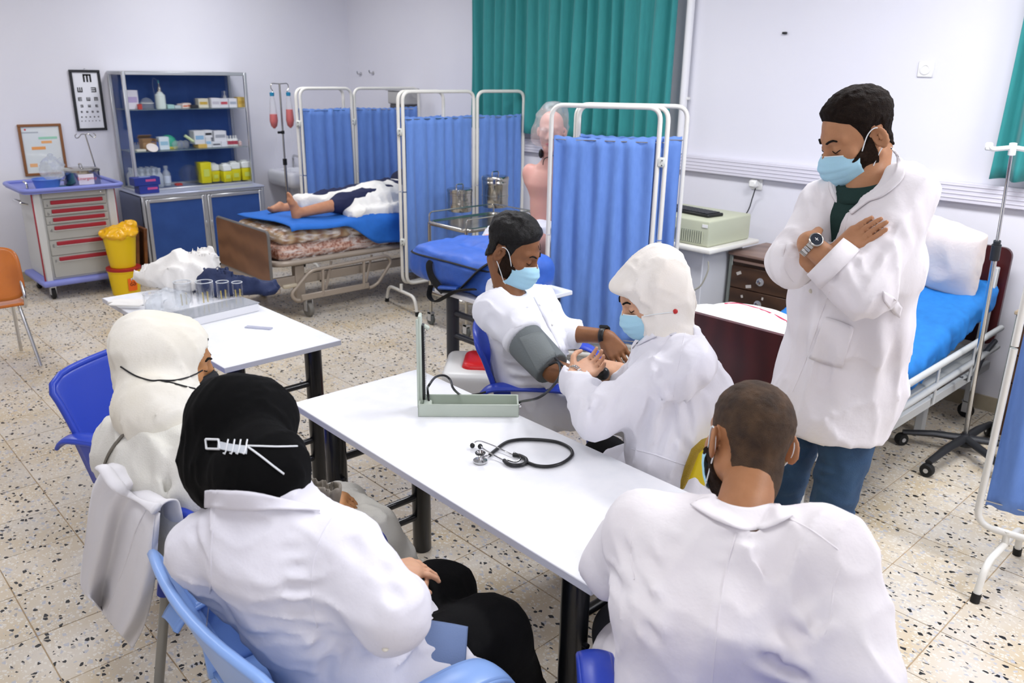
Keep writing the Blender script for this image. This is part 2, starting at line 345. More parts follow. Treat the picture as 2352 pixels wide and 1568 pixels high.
for i in range(-18, 16):
    for j in range(-16, 11):
        x0, x1, y0, y1 = max(i*FT, XW), min((i+1)*FT, 4.6), max(j*FT, -4.6), min((j+1)*FT, YW)
        if x1-x0 < .05 or y1-y0 < .05: continue
        p = np.array([(x0+x1)/2, (y0+y1)/2, 0])-CAM; dz = p@FW; u = 1176+FPX*(p@RT)/max(dz, .1); v = 784-FPX*(p@UP)/max(dz, .1)
        vis = dz > .5 and -60 < u < 2412 and 560 < v < 1640
        full = (x1-x0 > .299 and y1-y0 > .299); tiles.append(((0 if vis and full else 1), dz if dz > 0 else 99, (x0, x1, y0, y1)))
tiles.sort(); shared = None; rest = MB()
tm = MB().bx(-.1482, .1482, -.1482, .1482, -.02, 0, .0012)
for k, (flag, dz, (x0, x1, y0, y1)) in enumerate(tiles):
    if flag == 0 and k < 300:
        zz = RNG.uniform(-.0006, .0006)
        if shared is None:
            shared = part('tile', tm, TER, None, sharp=30); base_tile = shared; shared.parent = floor; shared.matrix_parent_inverse = floor.matrix_world.inverted(); XF[shared] = XF[floor]; o = shared
        else: o = bpy.data.objects.new('tile', base_tile.data); COL.objects.link(o); o.parent = floor
        o.matrix_parent_inverse = Matrix.Identity(4); o.location = Vector(((x0+x1)/2, (y0+y1)/2, zz-.02))-floor.location; o.rotation_euler = (RNG.uniform(-.0015, .0015), RNG.uniform(-.0015, .0015), RNG.uniform(-.004, .004))
    else: rest.bx(x0+.0018, x1-.0018, y0+.0018, y1-.0018, -.02, 0)
part('tile', rest, TER, floor, kind='stuff', smooth=False)
def struct(name, mb, m): return props(part(name, mb, m, smooth=False), kind='structure')
struct('wall_left', MB().bx(XW-.15, XW, -4.6, YW+.15, -.12, 3.2), WALLM); struct('wall_right', MB().bx(XW, 4.75, YW, YW+.15, -.12, 3.2), WALLM)
struct('wall_back', MB().bx(XW-.15, 4.75, -4.75, -4.6, -.12, 3.2), WALLM); struct('wall_front', MB().bx(4.6, 4.75, -4.6, YW, -.12, 3.2), WALLM)
struct('ceiling', MB().bx(XW-.15, 4.75, -4.75, YW+.15, 3.2, 3.3), mat('ceiling_paint', 'f2f2f2', .8, var=(2, 'eeeeee', .5)))
BASEM = mat('baseboard_tile', 'b8ae98', .5, var=(20, 'a79b82', .6))
struct('baseboard_right', MB().bx(XW+.02, 4.6, YW-.015, YW, 0, .09), BASEM); struct('baseboard_left', MB().bx(XW, XW+.015, -4.6, YW-.02, 0, .09), BASEM)
# trunking along the right wall
t = thing('cable_trunking', 'long white ribbed plastic cable trunking running along the right wall', 'trunking', (0, YW-.02, 1.2)); TRK = mat('trunking_plastic', 'dcdae4', .45)
part('trunk', MB().bx(-3.3, 4.55, YW-.045, YW-.001, 1.2, 1.315, .004), TRK, t)
for k in range(4): part('rib', MB().bx(-3.3, 4.55, YW-.049, YW-.044, 1.222+k*.024, 1.230+k*.024, .002), TRK, t)
t = thing('conduit_pipe', 'white vertical conduit pipe on the wall at the right edge of the large teal curtain', 'pipe', (-.86, YW, 1.32))
part('pipe', MB().cyl((-.86, YW-.04, 1.32), (-.86, YW-.04, 3.19), .028, 14), mat('white_pipe', 'f0f0f2', .4), t)
for z in (1.7, 2.4, 3.0): part('clamp', MB().bx(-.895, -.825, YW-.045, YW, z, z+.02, .003), WHITEP, t)
# window behind the big curtain
WF = mat('window_frame_white', 'e4e4e6', .4)
f = part('window_1', MB().bx(-3.05, -2.99, YW-.03, YW+.001, 1.45, 2.9).bx(-1.1, -1.04, YW-.03, YW+.001, 1.45, 2.9).bx(-2.07, -2.03, YW-.03, YW+.001, 1.45, 2.9).bx(-3.05, -1.04, YW-.03, YW+.001, 1.40, 1.46).bx(-3.05, -1.04, YW-.03, YW+.001, 2.88, 2.94), WF); props(f, kind='structure')
part('pane', MB().bx(-2.99, -1.1, YW-.012, YW-.004, 1.46, 2.88), mat('window_glass_dusk', '5f7f8c', .05, spec=.8), f)
def curtain(name, label, x0, x1, z0, z1, y, lam, amp, seed):
    rs = np.random.RandomState(seed); nf = int((x1-x0)/lam); ph = rs.uniform(-.5, .5, nf+3); am = rs.uniform(.6, 1.3, nf+3)
    def fn(u, v):
        s = u*nf; k = int(s); fr = s-k; a = am[k]*(1-fr)+am[k+1]*fr; p = ph[k]*(1-fr)+ph[k+1]*fr
        return (x0+(x1-x0)*u+.01*math.sin(s*3.1+v*2), y+amp*a*math.sin(2*PI*s+p+.3*math.sin(2*v+k))*(1-.25*v)+.006*math.sin(5*v+s), z0+(z1-z0)*v+.004*math.sin(7*s))
    c = thing(name, label, 'curtain', ((x0+x1)/2, y, z0)); part('cloth', MB().grid(fn, nf*12, 24, thick=.003), TEAL, c, sharp=None)
    part('curtain_rod', MB().cyl((x0-.1, y, z1+.01), (x1+.1, y, z1+.01), .014, 12), ALU, c)
    for k in range(nf): part('hook', MB().tube([(x0+(k+.5)*lam+.007*math.cos(t), y, z1+.01+.02*math.sin(t)) for t in np.linspace(0, 2*PI, 9)[:-1]], .002, 5, True), ALU, c)
curtain('curtain', 'large teal pleated curtain covering the window behind the folding screens', -3.17, -.91, 1.37, 3.0, 3.13, .132, .042, 3)
curtain('curtain', 'narrow strip of teal curtain at the far right edge of the wall', 1.29, 2.6, 1.36, 3.0, 3.13, .15, .045, 9)
# small wall things
def wall_socket(name, label, x, z, plug=False):
    t = thing(name, label, 'socket', (x, YW, z)); part('faceplate', MB().bx(x-.045, x+.045, YW-.012, YW, z-.045, z+.045, .006), WHITEP, t)
    part('insert', MB().lathe([(.027, 0), (.03, .002), (.03, .006), (.022, .007), (.021, .003)], (x, YW-.011, z), 20, rotx(PI/2)), WHITEP, t); return t
wall_socket('wall_socket', 'beige wall socket high on the right wall above the standing man', .80, 1.93)
t = wall_socket('wall_socket', 'white wall socket below the trunking with a white plug in it', -.21, 1.165)
part('plug', MB().box((-.215, YW-.04, 1.165), (.055, .055, .05), .01), WHITEP, t)
def wp(px, py): return at(px, py, y=YW-.012)
pts = [at(1735, 433, y=YW-.06), at(1728, 455, y=YW-.03), at(1720, 480, y=YW-.02), wp(1704, 508), wp(1698, 532), wp(1683, 562), wp(1676, 582), at(1660, 603, y=3.1), at(1640, 628, y=3.0), at(1627, 650, y=2.9), at(1618, 700, y=2.8)]
solo('power_cable', MB().tube(spline(pts, 6), .004, 8), RUBBER, 'thin black power cable hanging down the wall from the plugged-in socket', 'cable')
for px, py, lb in ((829, 170, 'small metal wall hook nearer the room corner'), (857, 168, 'small metal wall hook nearer the teal curtain')):
    c = at(px, py, y=YW); t = thing('wall_hook', lb, 'hook', c, 0, 'wall hooks above the far screens'); part('rose', MB().lathe([(.022, 0), (.022, .004), (.012, .01)], c, 16, rotx(PI/2)), CHROME, t, )
    part('pin', MB().tube(rpath([c+(0, -.008, 0), c+(0, -.045, 0), c+(0, -.05, .03)], .02), .007, 8), CHROME, t)
c = at(1804, 76, y=YW); solo('screw_plug', MB().box(c+(0, -.01, 0), (.03, .02, .014), .003), BLACKPL, 'small black wall plug high on the bare right wall', 'plug')
# paper towel dispenser
c = at(925, 230, y=YW-.1); t = thing('towel_dispenser', 'grey towel dispenser on the far wall above the left folding screen', 'dispenser', c)
part('housing', MB().box(c+(0, 0, .03), (.30, .17, .14), .02, seg=3), mat('grey_dispenser', 'b4b3b0', .5), t); part('lid', MB().box(c+(0, -.005, .105), (.33, .2, .03), .01, seg=2), mat('pale_grey_dispenser_lid', 'c8c8c8', .4), t)
part('tray', MB().box(c+(0, 0, -.085), (.26, .15, .1), .012), mat('smoke_grey_plastic', '4c4c50', .4), t)
# ---------------------------------------------------------------- eye chart, framed notice
def framed(name, label, cat, x, y0, y1, z0, z1, fw, fm, paper, dy=0, lean=0.):
    t = thing(name, label, cat, (x, (y0+y1)/2, z0)); q = lambda z: x+.012+lean*(z1-z)
    F = MB()
    for a, b, c, d in ((y0, y1, z0, z0+fw), (y0, y1, z1-fw, z1), (y0, y0+fw, z0+fw, z1-fw), (y1-fw, y1, z0+fw, z1-fw)):
        v, f = _bevbox(np.array((.022, b-a, d-c)), .003, 1); v = v+np.array((0, (a+b)/2, (c+d)/2)); v[:, 0] += x+.012+lean*(z1-v[:, 2]); F.add(v, f)
    part('frame', F, fm, t)
    v, f = _bevbox(np.array((.006, y1-y0-fw, z1-z0-fw)), 0, 1); v = v+np.array((0, (y0+y1)/2, (z0+z1)/2)); v[:, 0] += x+.008+lean*(z1-v[:, 2]); part('sheet', MB().add(v, f), paper, t, smooth=False)
    return t
INK = mat('black_ink', '15151a', .8)
t = framed('eye_chart', 'black-framed tumbling E eye chart hanging on the left wall', 'chart', XW, .365, .62, 1.30, 1.825, .022, mat('black_frame', '1b1d22', .4), mat('chart_paper', 'eceef4', .5))
def tumE(c, s, rot):
    h = s/2; th = s/5; m = MB()
    for (a, b, p, q) in ((-h, -h+th, -h, h), (-h, h, h-th, h), (-h, h, -th/2, th/2), (-h, h, -h, -h+th)):
        P = [(a, p), (b, p), (b, q), (a, q)]; k = {0: 0, 1: PI/2, 2: PI, 3: -PI/2}[rot]
        P = [(x*math.cos(k)-y*math.sin(k), x*math.sin(k)+y*math.cos(k)) for x, y in P]; V = [(XW+.0125, c[0]+x, c[1]+y) for x, y in P]+[(XW+.0135, c[0]+x, c[1]+y) for x, y in P]
        m.add(V, [[0, 1, 2, 3], [4, 5, 6, 7], [0, 1, 5, 4], [1, 2, 6, 5], [2, 3, 7, 6], [3, 0, 4, 7]])
    return m
rows = [(1.755, .068, [.508], [3]), (1.655, .042, [.435, .550], [1, 2]), (1.575, .031, [.425, .495, .560], [0, 1, 3]), (1.515, .022, [.432, .495, .558], [2, 1, 0]), (1.465, .016, [.425, .47, .515, .56], [0, 1, 2, 1]), (1.42, .011, [.42, .455, .49, .525, .56], [0, 1, 3, 2, 0]), (1.385, .008, [.415, .445, .475, .505, .535, .565], [1, 0, 2, 1, 3, 0])]
for z, s, ys, rr in rows:
    for y, r in zip(ys, rr): part('letter', tumE((y, z), s, r), INK, t, smooth=False)
part('nail', MB().cyl((XW, .50, 1.835), (XW+.02, .50, 1.835), .004, 8), CHROME, t)
t = framed('framed_notice', 'brown-framed glossy notice hanging above the drawer trolley', 'notice', XW, -.11, .235, .93, 1.37, .022, mat('brown_frame', '8a5a33', .4), mat('glossy_notice', 'e3e9e6', .06, spec=.8))
for y, z, wd, h, c in ((-.02, 1.30, .13, .012, 'b4bcc0'), (.10, 1.215, .085, .022, 'f0b070'), (.03, 1.165, .11, .026, 'f0a45c'), (.115, 1.25, .15, .02, '9fd6b8'), (-.03, 1.02, .06, .03, 'f0b880')):
    part('printed_strip', MB().bx(XW+.0112, XW+.012, y-wd/2, y+wd/2, z-h/2, z+h/2), mat('print_'+c, c, .5), t, smooth=False)
part('printed_emblem', MB().lathe([(.008, 0), (.008, .0008)], (XW+.0115, -.055, 1.325), 10, roty(PI/2)), mat('print_red', 'd04050', .5), t)
# ---------------------------------------------------------------- medicine cabinet
t = cab = thing('medicine_cabinet', 'aluminium-framed glass medicine cabinet with blue doors against the left wall', 'cabinet', (-5.1, 1.24, 0))
GLS = mat('cabinet_glass', 'dfe9f2', .03, trans=1., alpha=.16, ior=1.15); SIDEM = mat('cabinet_side_grey', '6b7390', .5); DARKB = mat('dark_plinth', '23242a', .6)
part('plinth', MB().bx(-5.38, -4.84, .67, 1.81, 0, .06), DARKB, t)
m = MB().bx(-5.39, -4.82, .65, .665, .06, .74).bx(-5.39, -4.82, 1.815, 1.83, .06, .74).bx(-5.39, -4.82, .665, 1.815, .06, .075).bx(-5.39, -5.375, .665, 1.815, .075, .74); part('carcass', m, SIDEM, t)
m = MB()
for y in (.65, 1.805): m.bx(-4.845, -4.80, y, y+.025, .0, .75, .004)
m.bx(-4.845, -4.80, .675, 1.805, .06, .085, .004).bx(-4.845, -4.80, .675, 1.805, .725, .75, .004).bx(-4.845, -4.80, 1.232, 1.248, .085, .725, .003); part('base_frame', m, ALU, t)
for a, b in ((.678, 1.230), (1.250, 1.803)):
    d = part('door', MB().bx(-4.812, -4.800, a+.03, b-.03, .115, .695), BLUELAM, t)
    part('door_frame', MB().bx(-4.815, -4.79, a, a+.035, .088, .722, .005).bx(-4.815, -4.79, b-.035, b, .088, .722, .005).bx(-4.815, -4.79, a+.035, b-.035, .088, .12, .005).bx(-4.815, -4.79, a+.035, b-.035, .69, .722, .005), ALU, d)
    yy = b-.018 if a < 1 else a+.018; part('door_handle', MB().bx(-4.79, -4.778, yy-.006, yy+.006, .42, .48, .003), ALU, d)
part('worktop', MB().bx(-5.39, -4.795, .645, 1.835, .75, .765, .004), mat('pale_alu_ledge', 'c4cbe0', .35, .4), t)
m = MB()
for x in (-5.39, -5.03):
    for y in (.68, 1.81): m.bx(x, x+.03, y, y+.03, .765, 1.82, .005)
for z in (.765, 1.79):
    for x in (-5.39, -5.03): m.bx(x, x+.03, .71, 1.81, z, z+.03 if z > 1 else z+.02, .004)
    for y in (.68, 1.81): m.bx(-5.36, -5.03, y, y+.03, z, z+.03 if z > 1 else z+.02, .004)
part('upper_frame', m, ALU, t); part('top_panel', MB().bx(-5.36, -5.03, .71, 1.81, 1.8, 1.815), ALU, t)
part('back_panel', MB().bx(-5.385, -5.375, .71, 1.81, .785, 1.79), BLUELAM, t)
for a, b, x in ((.71, 1.27, -5.012), (1.25, 1.81, -5.020)): part('glass_pane', MB().bx(x, x+.004, a, b, .785, 1.79), GLS, t, smooth=False)
for y in (.693, 1.823): part('side_pane', MB().bx(-5.36, -5.03, y, y+.004, .785, 1.79), GLS, t, smooth=False)
SHG = mat('shelf_glass', 'b6cccb', .05, trans=.5, alpha=.5, ior=1.3)
for z in (1.115, 1.485): part('shelf', MB().bx(-5.37, -5.035, .712, 1.808, z, z+.007, .001), SHG, t)
# things inside: y from the pixel column at the shelves' mid depth
def cym(crop, z):  # column in the enlarged study picture -> y
    px = 240+crop*.2041; base = 258 if z > 1.45 else 345 if z > 1.05 else 418; return at(px, base, x=-5.17)[1]
def carton(label, c0, c1, z, h, col, band=None, dx=0, dep=.08, rz=0., grp=None):
    y0, y1 = cym(c0, z), cym(c1, z); x = -5.17+dx; t = thing('carton', label, 'box', (x, (y0+y1)/2, z), rz, grp); w_ = (y1-y0)
    part('box_body', MB().box((0, 0, h/2), (dep, w_, h), .0015), mat('carton_'+col, col, .6), t, world=False)
    if band: part('print_band', MB().box((dep/2+.0004, 0, h*.5), (.0008, w_*.8, h*.3)), mat('carton_'+band, band, .6), t, world=False, smooth=False)
    part('flap', MB().box((0, 0, h+.0006), (dep*.98, w_*.48, .0012)), mat('carton_'+col, col, .6), t, world=False, smooth=False); return t
def bottle(label, c, z, r, h, m, capm, cat='bottle', grp=None, dx=0, neck=.35, liquid=None):
    y = cym(c, z); x = -5.17+dx; t = thing('bottle', label, cat, (x, y, z), 0, grp)
    part('bottle_body', MB().lathe([(r*.9, 0), (r, .004), (r, h*.62), (r*neck, h*.8), (r*neck, h*.88)], (0, 0, 0), 16), m, t, world=False); part('cap', MB().lathe([(r*neck*1.25, h*.86), (r*neck*1.25, h), (r*neck, h*1.005)], (0, 0, 0), 12), capm, t, world=False)
    if liquid: part('paper_label', MB().lathe([(r*1.02, h*.15), (r*1.02, h*.5)], (0, 0, 0), 16, cap=False), liquid, t, world=False)
    return t
S1, S2, S3 = 1.492, 1.122, .785
carton('tall white carton with lilac print at the left of the top shelf', 255, 385, S1, .165, 'e6e2ea', 'b9a8cf', dep=.06); carton('tiny red-capped pack in front of the tall white carton', 350, 395, S1, .045, 'b8423c', dx=.07, dep=.03)
y = cym(487, S1); t = thing('nebuliser_dome', 'clear round plastic dome on the top shelf beside the tall carton', 'container', (-5.17, y, S1)); part('dome', MB().lathe([(.058, 0), (.06, .02), (.055, .06), (.035, .09), (.004, .10)], (0, 0, 0), 20), CLEAR, t, world=False); part('rim', MB().tube([(.06*math.cos(a), .06*math.sin(a), .05) for a in np.linspace(0, 2*PI, 21)[:-1]], .0025, 6, True), WHITEP, t, world=False)
y = cym(636, S1); t = thing('spray_bottle', 'white bottle with a long conical teal-tipped nozzle on the top shelf', 'bottle', (-5.15, y, S1))
part('bottle_body', MB().lathe([(.042, 0), (.045, .01), (.044, .12), (.03, .135), (.02, .15)], (0, 0, 0), 20), mat('milky_plastic', 'dfe8e2', .3), t, world=False); part('nozzle', MB().lathe([(.02, .145), (.013, .19), (.006, .2), (.004, .235)], (0, 0, 0), 14), STEEL, t, world=False); part('tip', MB().lathe([(.006, .225), (.002, .255)], (0, 0, 0), 10), mat('teal_tip', '4fb3b5', .4), t, world=False)
part('tube', MB().tube(spline([(0, -.04, .1), (0, -.055, .2), (0, -.04, .27), (0, -.01, .24), (0, 0, .2)], 5), .002, 6), CLEAR, t, world=False)
carton('low pale green carton right of the spray bottle', 700, 775, S1, .035, 'a9cdc9'); carton('low clear-white packet on the top shelf centre', 780, 850, S1, .025, 'c3cdd0')
carton('white and orange carton lying askew on the top shelf', 850, 920, S1, .04, 'ecdcd4', 'e0764e', rz=.3); a = carton('white and orange carton propped on the askew one', 905, 985, S1, .045, 'ecd8cc', 'e0764e', dx=-.03, rz=-.25)
carton('small black carton on the top shelf', 955, 1030, S1, .03, '26262e', dx=.05, dep=.05); carton('cream carton with yellow print on the top shelf', 1070, 1180, S1, .085, 'ebe4cf', 'd8b24e', dx=-.04)
carton('long row of white medicine cartons printed in grey on the top shelf', 1195, 1290, S1, .09, 'e8e6ea', 'c9c3cd'); carton('white medicine carton with a red stripe on the top shelf', 1292, 1385, S1, .085, 'e6e4ea', 'c85460', dep=.07)
carton('white carton just left of the yellow one on the top shelf', 1392, 1482, S1, .085, 'eceaee', 'b0b6c4'); bottle('thin white dropper bottle standing behind the top shelf cartons', 1412, S1, .016, .15, WHITEP, WHITEP, dx=-.09); carton('amber yellow carton at the right end of the top shelf', 1490, 1590, S1, .095, 'e0bd62', 'cfa648')
for k, c in enumerate((322, 352, 384)): bottle(('leftmost', 'middle', 'rightmost')[k]+' of the three clear glass vials at the left of the middle shelf', c, S2, .014, .075, CLEAR, STEEL, grp='glass vials at the left of the middle shelf')
carton('flat cream tray in front of the glass vials', 320, 425, S2, .018, 'd9d6c6', dx=.08, dep=.05)
y = cym(510, S2); t = thing('open_carton', 'open brown cardboard carton on the middle shelf', 'box', (-5.2, y, S2)); CB = mat('brown_cardboard', 'a98560', .8)
part('box_body', MB().bx(-.05, .05, -.062, -.059, 0, .1).bx(-.05, .05, .059, .062, 0, .1).bx(-.05, -.047, -.06, .06, 0, .1).bx(.047, .05, -.06, .06, 0, .07).bx(-.05, .05, -.06, .06, 0, .003), CB, t, world=False, smooth=False); part('flap', MB().box((-.075, 0, .115), (.055, .12, .003), 0, roty(-.6)), CB, t, world=False, smooth=False)
y = cym(492, S2); solo('lid', MB().lathe([(.05, 0), (.052, .006), (.03, .014), (.002, .016)], (-5.06, y, S2+.028), 20, roty(.75)), mat('off_white_lid', 'e6dcd6', .5), 'round off-white lid leaning in front of the open brown carton', 'lid')
carton('dark blue carton beside the open brown carton', 560, 612, S2, .07, '3f63a8', dx=-.02); carton('white packet with pale blue stripes on the middle shelf', 612, 722, S2, .115, 'dfe9ef', '9ec6da', dep=.07)
y = cym(765, S2); t = thing('resuscitation_mask', 'green and yellow domed breathing mask on the middle shelf', 'mask', (-5.25, y, S2)); part('dome', MB().lathe([(.075, 0), (.074, .05), (.06, .095), (.03, .12), (.004, .125)], (0, 0, 0), 20), mat('sea_green_rubber', '3fae8f', .5), t, world=False); part('collar', MB().lathe([(.077, 0), (.079, .012), (.075, .02)], (0, 0, 0), 20), mat('yellow_rubber', 'd8c94a', .5), t, world=False)
for c, r, w_ in ((795, .04, 'left'), (850, .035, 'middle'), (905, .03, 'right')): y = cym(c, S2); solo('plastic_packet', MB().ell((-5.13, y, S2+.04), (.035, r, .04), None, 14, 10), CLEAR, w_+' one of three crumpled clear plastic packets beside the green mask on the middle shelf', 'packet', 'clear packets on the middle shelf')
y = cym(955, S2); solo('tube_pack', MB().tube([(-5.14, y-.04, S2+.12), (-5.14, y+.04, S2+.06)], .014, 10), mat('pale_lime', 'd9e6b4', .4), 'pale green tube leaning by the grey-white cartons', 'tube')
carton('large off-white carton with blue print on the middle shelf', 1000, 1115, S2+.036, .125, 'dedfe0', '8fb8d8', dep=.12); carton('low ochre carton under the large off-white carton', 1030, 1128, S2, .035, 'd8b25c', dx=.01, dep=.12)
carton('white carton with a blue label right of the ochre carton', 1130, 1195, S2, .09, 'e3e4e6', '9dc3e0'); carton('white carton with a black window on top of the white stack', 1130, 1218, S2+.091, .07, 'e6e6ea', '2b2c33', dx=-.01); carton('low white carton with dark edge on the middle shelf', 1198, 1300, S2, .05, 'dfe0e4', '6b6d76')
carton('white carton lettered in grey near the right of the middle shelf', 1235, 1372, S2+.051, .10, 'e8e8ec', 'a8abb4', dx=-.02, dep=.1); carton('narrow white carton below the lettered one', 1305, 1372, S2, .05, 'e4e4ea')
for k, c in enumerate((1398, 1430, 1462, 1490)): bottle(('first', 'second', 'third', 'fourth')[k]+' from the left of the small red-labelled white bottles on the middle shelf', c, S2, .016, .1, WHITEP, WHITEP, grp='small red-labelled bottles on the middle shelf', liquid=mat('red_label', 'b6485a', .5))
bottle('pinkish ampoule bottle at the far right of the middle shelf', 1530, S2, .018, .055, mat('pink_plastic', 'e0bdb8', .4), WHITEP)
MILK = mat('cloudy_bottle_plastic', 'dde5ee', .12, trans=.3, alpha=.62)
k = 0
for dx, rw in ((.06, 'front'), (-.03, 'middle'), (-.12, 'back')):
    for cn, c in enumerate((345, 410, 475, 540, 600)): bottle('clear infusion bottle, %s row, %s from the left in the bottom shelf cluster' % (rw, ('first', 'second', 'third', 'fourth', 'fifth')[cn]), c+k*3, S3, .032, .175, MILK, MILK, grp='clear bottles on the bottom shelf', dx=dx, neck=.4)
    k += 1
bottle('clear infusion bottle with a blue-white label at the right of the bottle cluster', 705, S3, .036, .185, MILK, MILK, liquid=mat('blue_white_label', 'd3dcea', .5), neck=.4)
y0 = -.0
for lb, a0, a1, zz, xx in (('dark blue glove box lying on the cabinet ledge below another', 380, 605, .766, -4.93), ('dark blue glove box with pink print on top of the other', 335, 630, .838, -4.935)):
    p0, p1 = at(240+a0*.2041, 440, x=-4.9)[1], at(240+a1*.2041, 440, x=-4.9)[1]; t = thing('glove_box', lb, 'box', (xx, (p0+p1)/2, zz), .03, 'glove boxes on the cabinet ledge')
    part('box_body', MB().box((0, 0, .036), (.12, p1-p0, .07), .002), mat('glove_box_blue', '24358a', .5), t, world=False); part('print_band', MB().box((.0605, .03, .045), (.001, .09, .02)), mat('pink_print', 'c2508e', .5), t, world=False, smooth=False); part('opening', MB().prism(rpoly(.05, .1, .02), .0715, .0725), mat('pale_blue_film', 'a9b8e0', .4), t, world=False, smooth=False)
carton('small red carton on the bottom shelf', 768, 838, S3, .02, 'b23c38', dx=.06, dep=.05)
y = cym(975, S3); solo('plastic_bag', MB().ell((-5.2, y, S3+.09), (.07, .1, .09), None, 18, 12), mat('clear_film', 'd5dcea', .2, trans=.8, alpha=.16), 'clear plastic bag standing on the bottom shelf centre', 'bag')
YS = mat('sharps_yellow', 'dcd116', .45); LIDM = mat('sharps_lid_white', 'f1f3ee', .4)
for a0, a1, h, lid, lb, dx in ((1062, 1188, .20, False, 'leftmost yellow sharps container on the bottom shelf, without white lid', 0), (1205, 1300, .105, True, 'yellow sharps container with white lid, second from the left', -.05), (1300, 1395, .105, True, 'yellow sharps container with white lid, third from the left', .03), (1402, 1512, .115, True, 'yellow sharps container with a propped white lid, second from the right', 0), (1522, 1638, .12, True, 'rightmost yellow sharps container with white lid on the bottom shelf', 0)):
    p0, p1 = cym(a0, S3), cym(a1, S3); wd = p1-p0; t = thing('sharps_container', lb, 'container', (-5.15+dx, (p0+p1)/2, S3)); pr = []
    v, f = _bevbox(np.array((.11, wd, h)), .006, 2); v = v.copy(); v[:, 2] += h/2; sc = .86+.14*v[:, 2:3]/h; v[:, :2] *= sc; part('container_body', MB().add(v, f), YS, t, world=False)
    part('hazard_label', MB().box((.0545, 0, h*.5), (.001, wd*.5, h*.35), 0, roty(.04)), mat('green_hazard_label', 'cfd861', .5), t, world=False, smooth=False)
    if lid: part('lid', MB().box((0, 0, h+.032), (.108, wd*.96, .062), .008), LIDM, t, world=False); part('lid_flap', MB().box((0, 0, h+.068), (.05, wd*.6, .008), .002, roty(.15)), LIDM, t, world=False)
# ---------------------------------------------------------------- drawer trolley
TRAY = mat('periwinkle_plastic', '8089cf', .4); GREYD = mat('grey_drawer', 'a9a9a4', .45); LG = mat('light_grey_body', 'c9cac8', .45); RED = mat('red_handle', '9c1f2e', .4)
t = cart = thing('drawer_trolley', 'grey hospital trolley with six red-handled drawers and periwinkle tray top', 'trolley', (-4.85, .03, 0))
X0, X1, Y0, Y1 = -5.13, -4.57, -.27, .36
part('body', MB().bx(X0, X1-.02, Y0+.03, Y1-.03, .16, .885, .01), LG, t)
part('corner_post', MB().bx(X1-.04, X1, Y0, Y0+.065, .15, .89, .012), LG, t); part('corner_post', MB().bx(X1-.04, X1, Y1-.065, Y1, .15, .89, .012), LG, t)
for y in (Y0-.004, Y1-.006): part('red_strip', MB().bx(X1-.035, X1-.008, y, y+.01, .16, .885, .003), RED, t, 'red vertical strip')
part('head_panel', MB().bx(X1-.03, X1-.005, Y0+.07, Y1-.07, .835, .885, .004), GREYD, t); part('lock', MB().lathe([(.008, 0), (.008, .006), (.004, .008)], (X1-.005, Y1-.11, .858), 12, roty(PI/2)), CHROME, t)
z = .83
for k, h in enumerate((.072, .068, .068, .128, .13, .185)):
    d = part('drawer', MB().bx(X1-.03, X1-.004, Y0+.075, Y1-.075, z-h+.003, z, .004), GREYD, t); yb = Y1-.075
    part('drawer_handle', MB().bx(X1-.008, X1+.008, Y0+.125, Y1-.105, z-.044, z-.012, .004), RED, d, 'red bar handle'); part('handle_shelf', MB().bx(X1-.006, X1+.006, Y0+.12, Y1-.10, z-.051, z-.045, .002), mat('light_drawer_edge', 'd5d6d4', .4), d)
    text_part('drawer_letter', 'abcdEF'[k], .035, np.stack([(0, 1., 0), (-1., 0, 0), (0, 0, 1.)], 1), (X1-.0035, Y0+.10, z-.045), mat('grey_ink', '55565a', .7), d); z -= h
part('bottom_rim', MB().bx(X0-.02, X1+.03, Y0-.03, Y1+.03, .115, .165, .02, 3), TRAY, t)
m = MB(); m.prism(rpoly(.64, .76, .06), .885, .905, None, (-4.85, .045, 0)); part('tray_top', m, TRAY, t)
m = MB(); pr = [(-4.85+x, .045+y, .912) for x, y in rpoly(.64, .76, .07)]; m.tube(pr, .017, 10, True); part('tray_rim', m, TRAY, t)
part('push_handle', MB().tube(rpath([(-4.95, Y0-.005, .78), (-4.95, Y0-.06, .80), (-4.72, Y0-.06, .80), (-4.72, Y0-.005, .78)], .02), .009, 8), CHROME, t)
part('side_pin', MB().tube(rpath([(-4.58, -.29, .90), (-4.58, -.29, .97), (-4.62, -.30, .98)], .02), .008, 8), CHROME, t)
def caster(t, x, y, r=.05, m=RUBBER, top=.11, w_=.03):
    c = part('caster', MB().lathe([(r*.3, -w_/2), (r*.9, -w_/2), (r, -w_/4), (r, w_/4), (r*.9, w_/2), (r*.3, w_/2)], (x, y, r), 18, rotx(PI/2)), m, t)
    part('caster_fork', MB().bx(x-.02, x+.02, y-w_*.75, y-w_*.55, r*.8, top).bx(x-.02, x+.02, y+w_*.55, y+w_*.75, r*.8, top).bx(x-.025, x+.025, y-w_*.75, y+w_*.75, top-.012, top), ALU, c); return c
for x in (-5.06, -4.62):
    for y in (-.22, .31): caster(t, x, y)
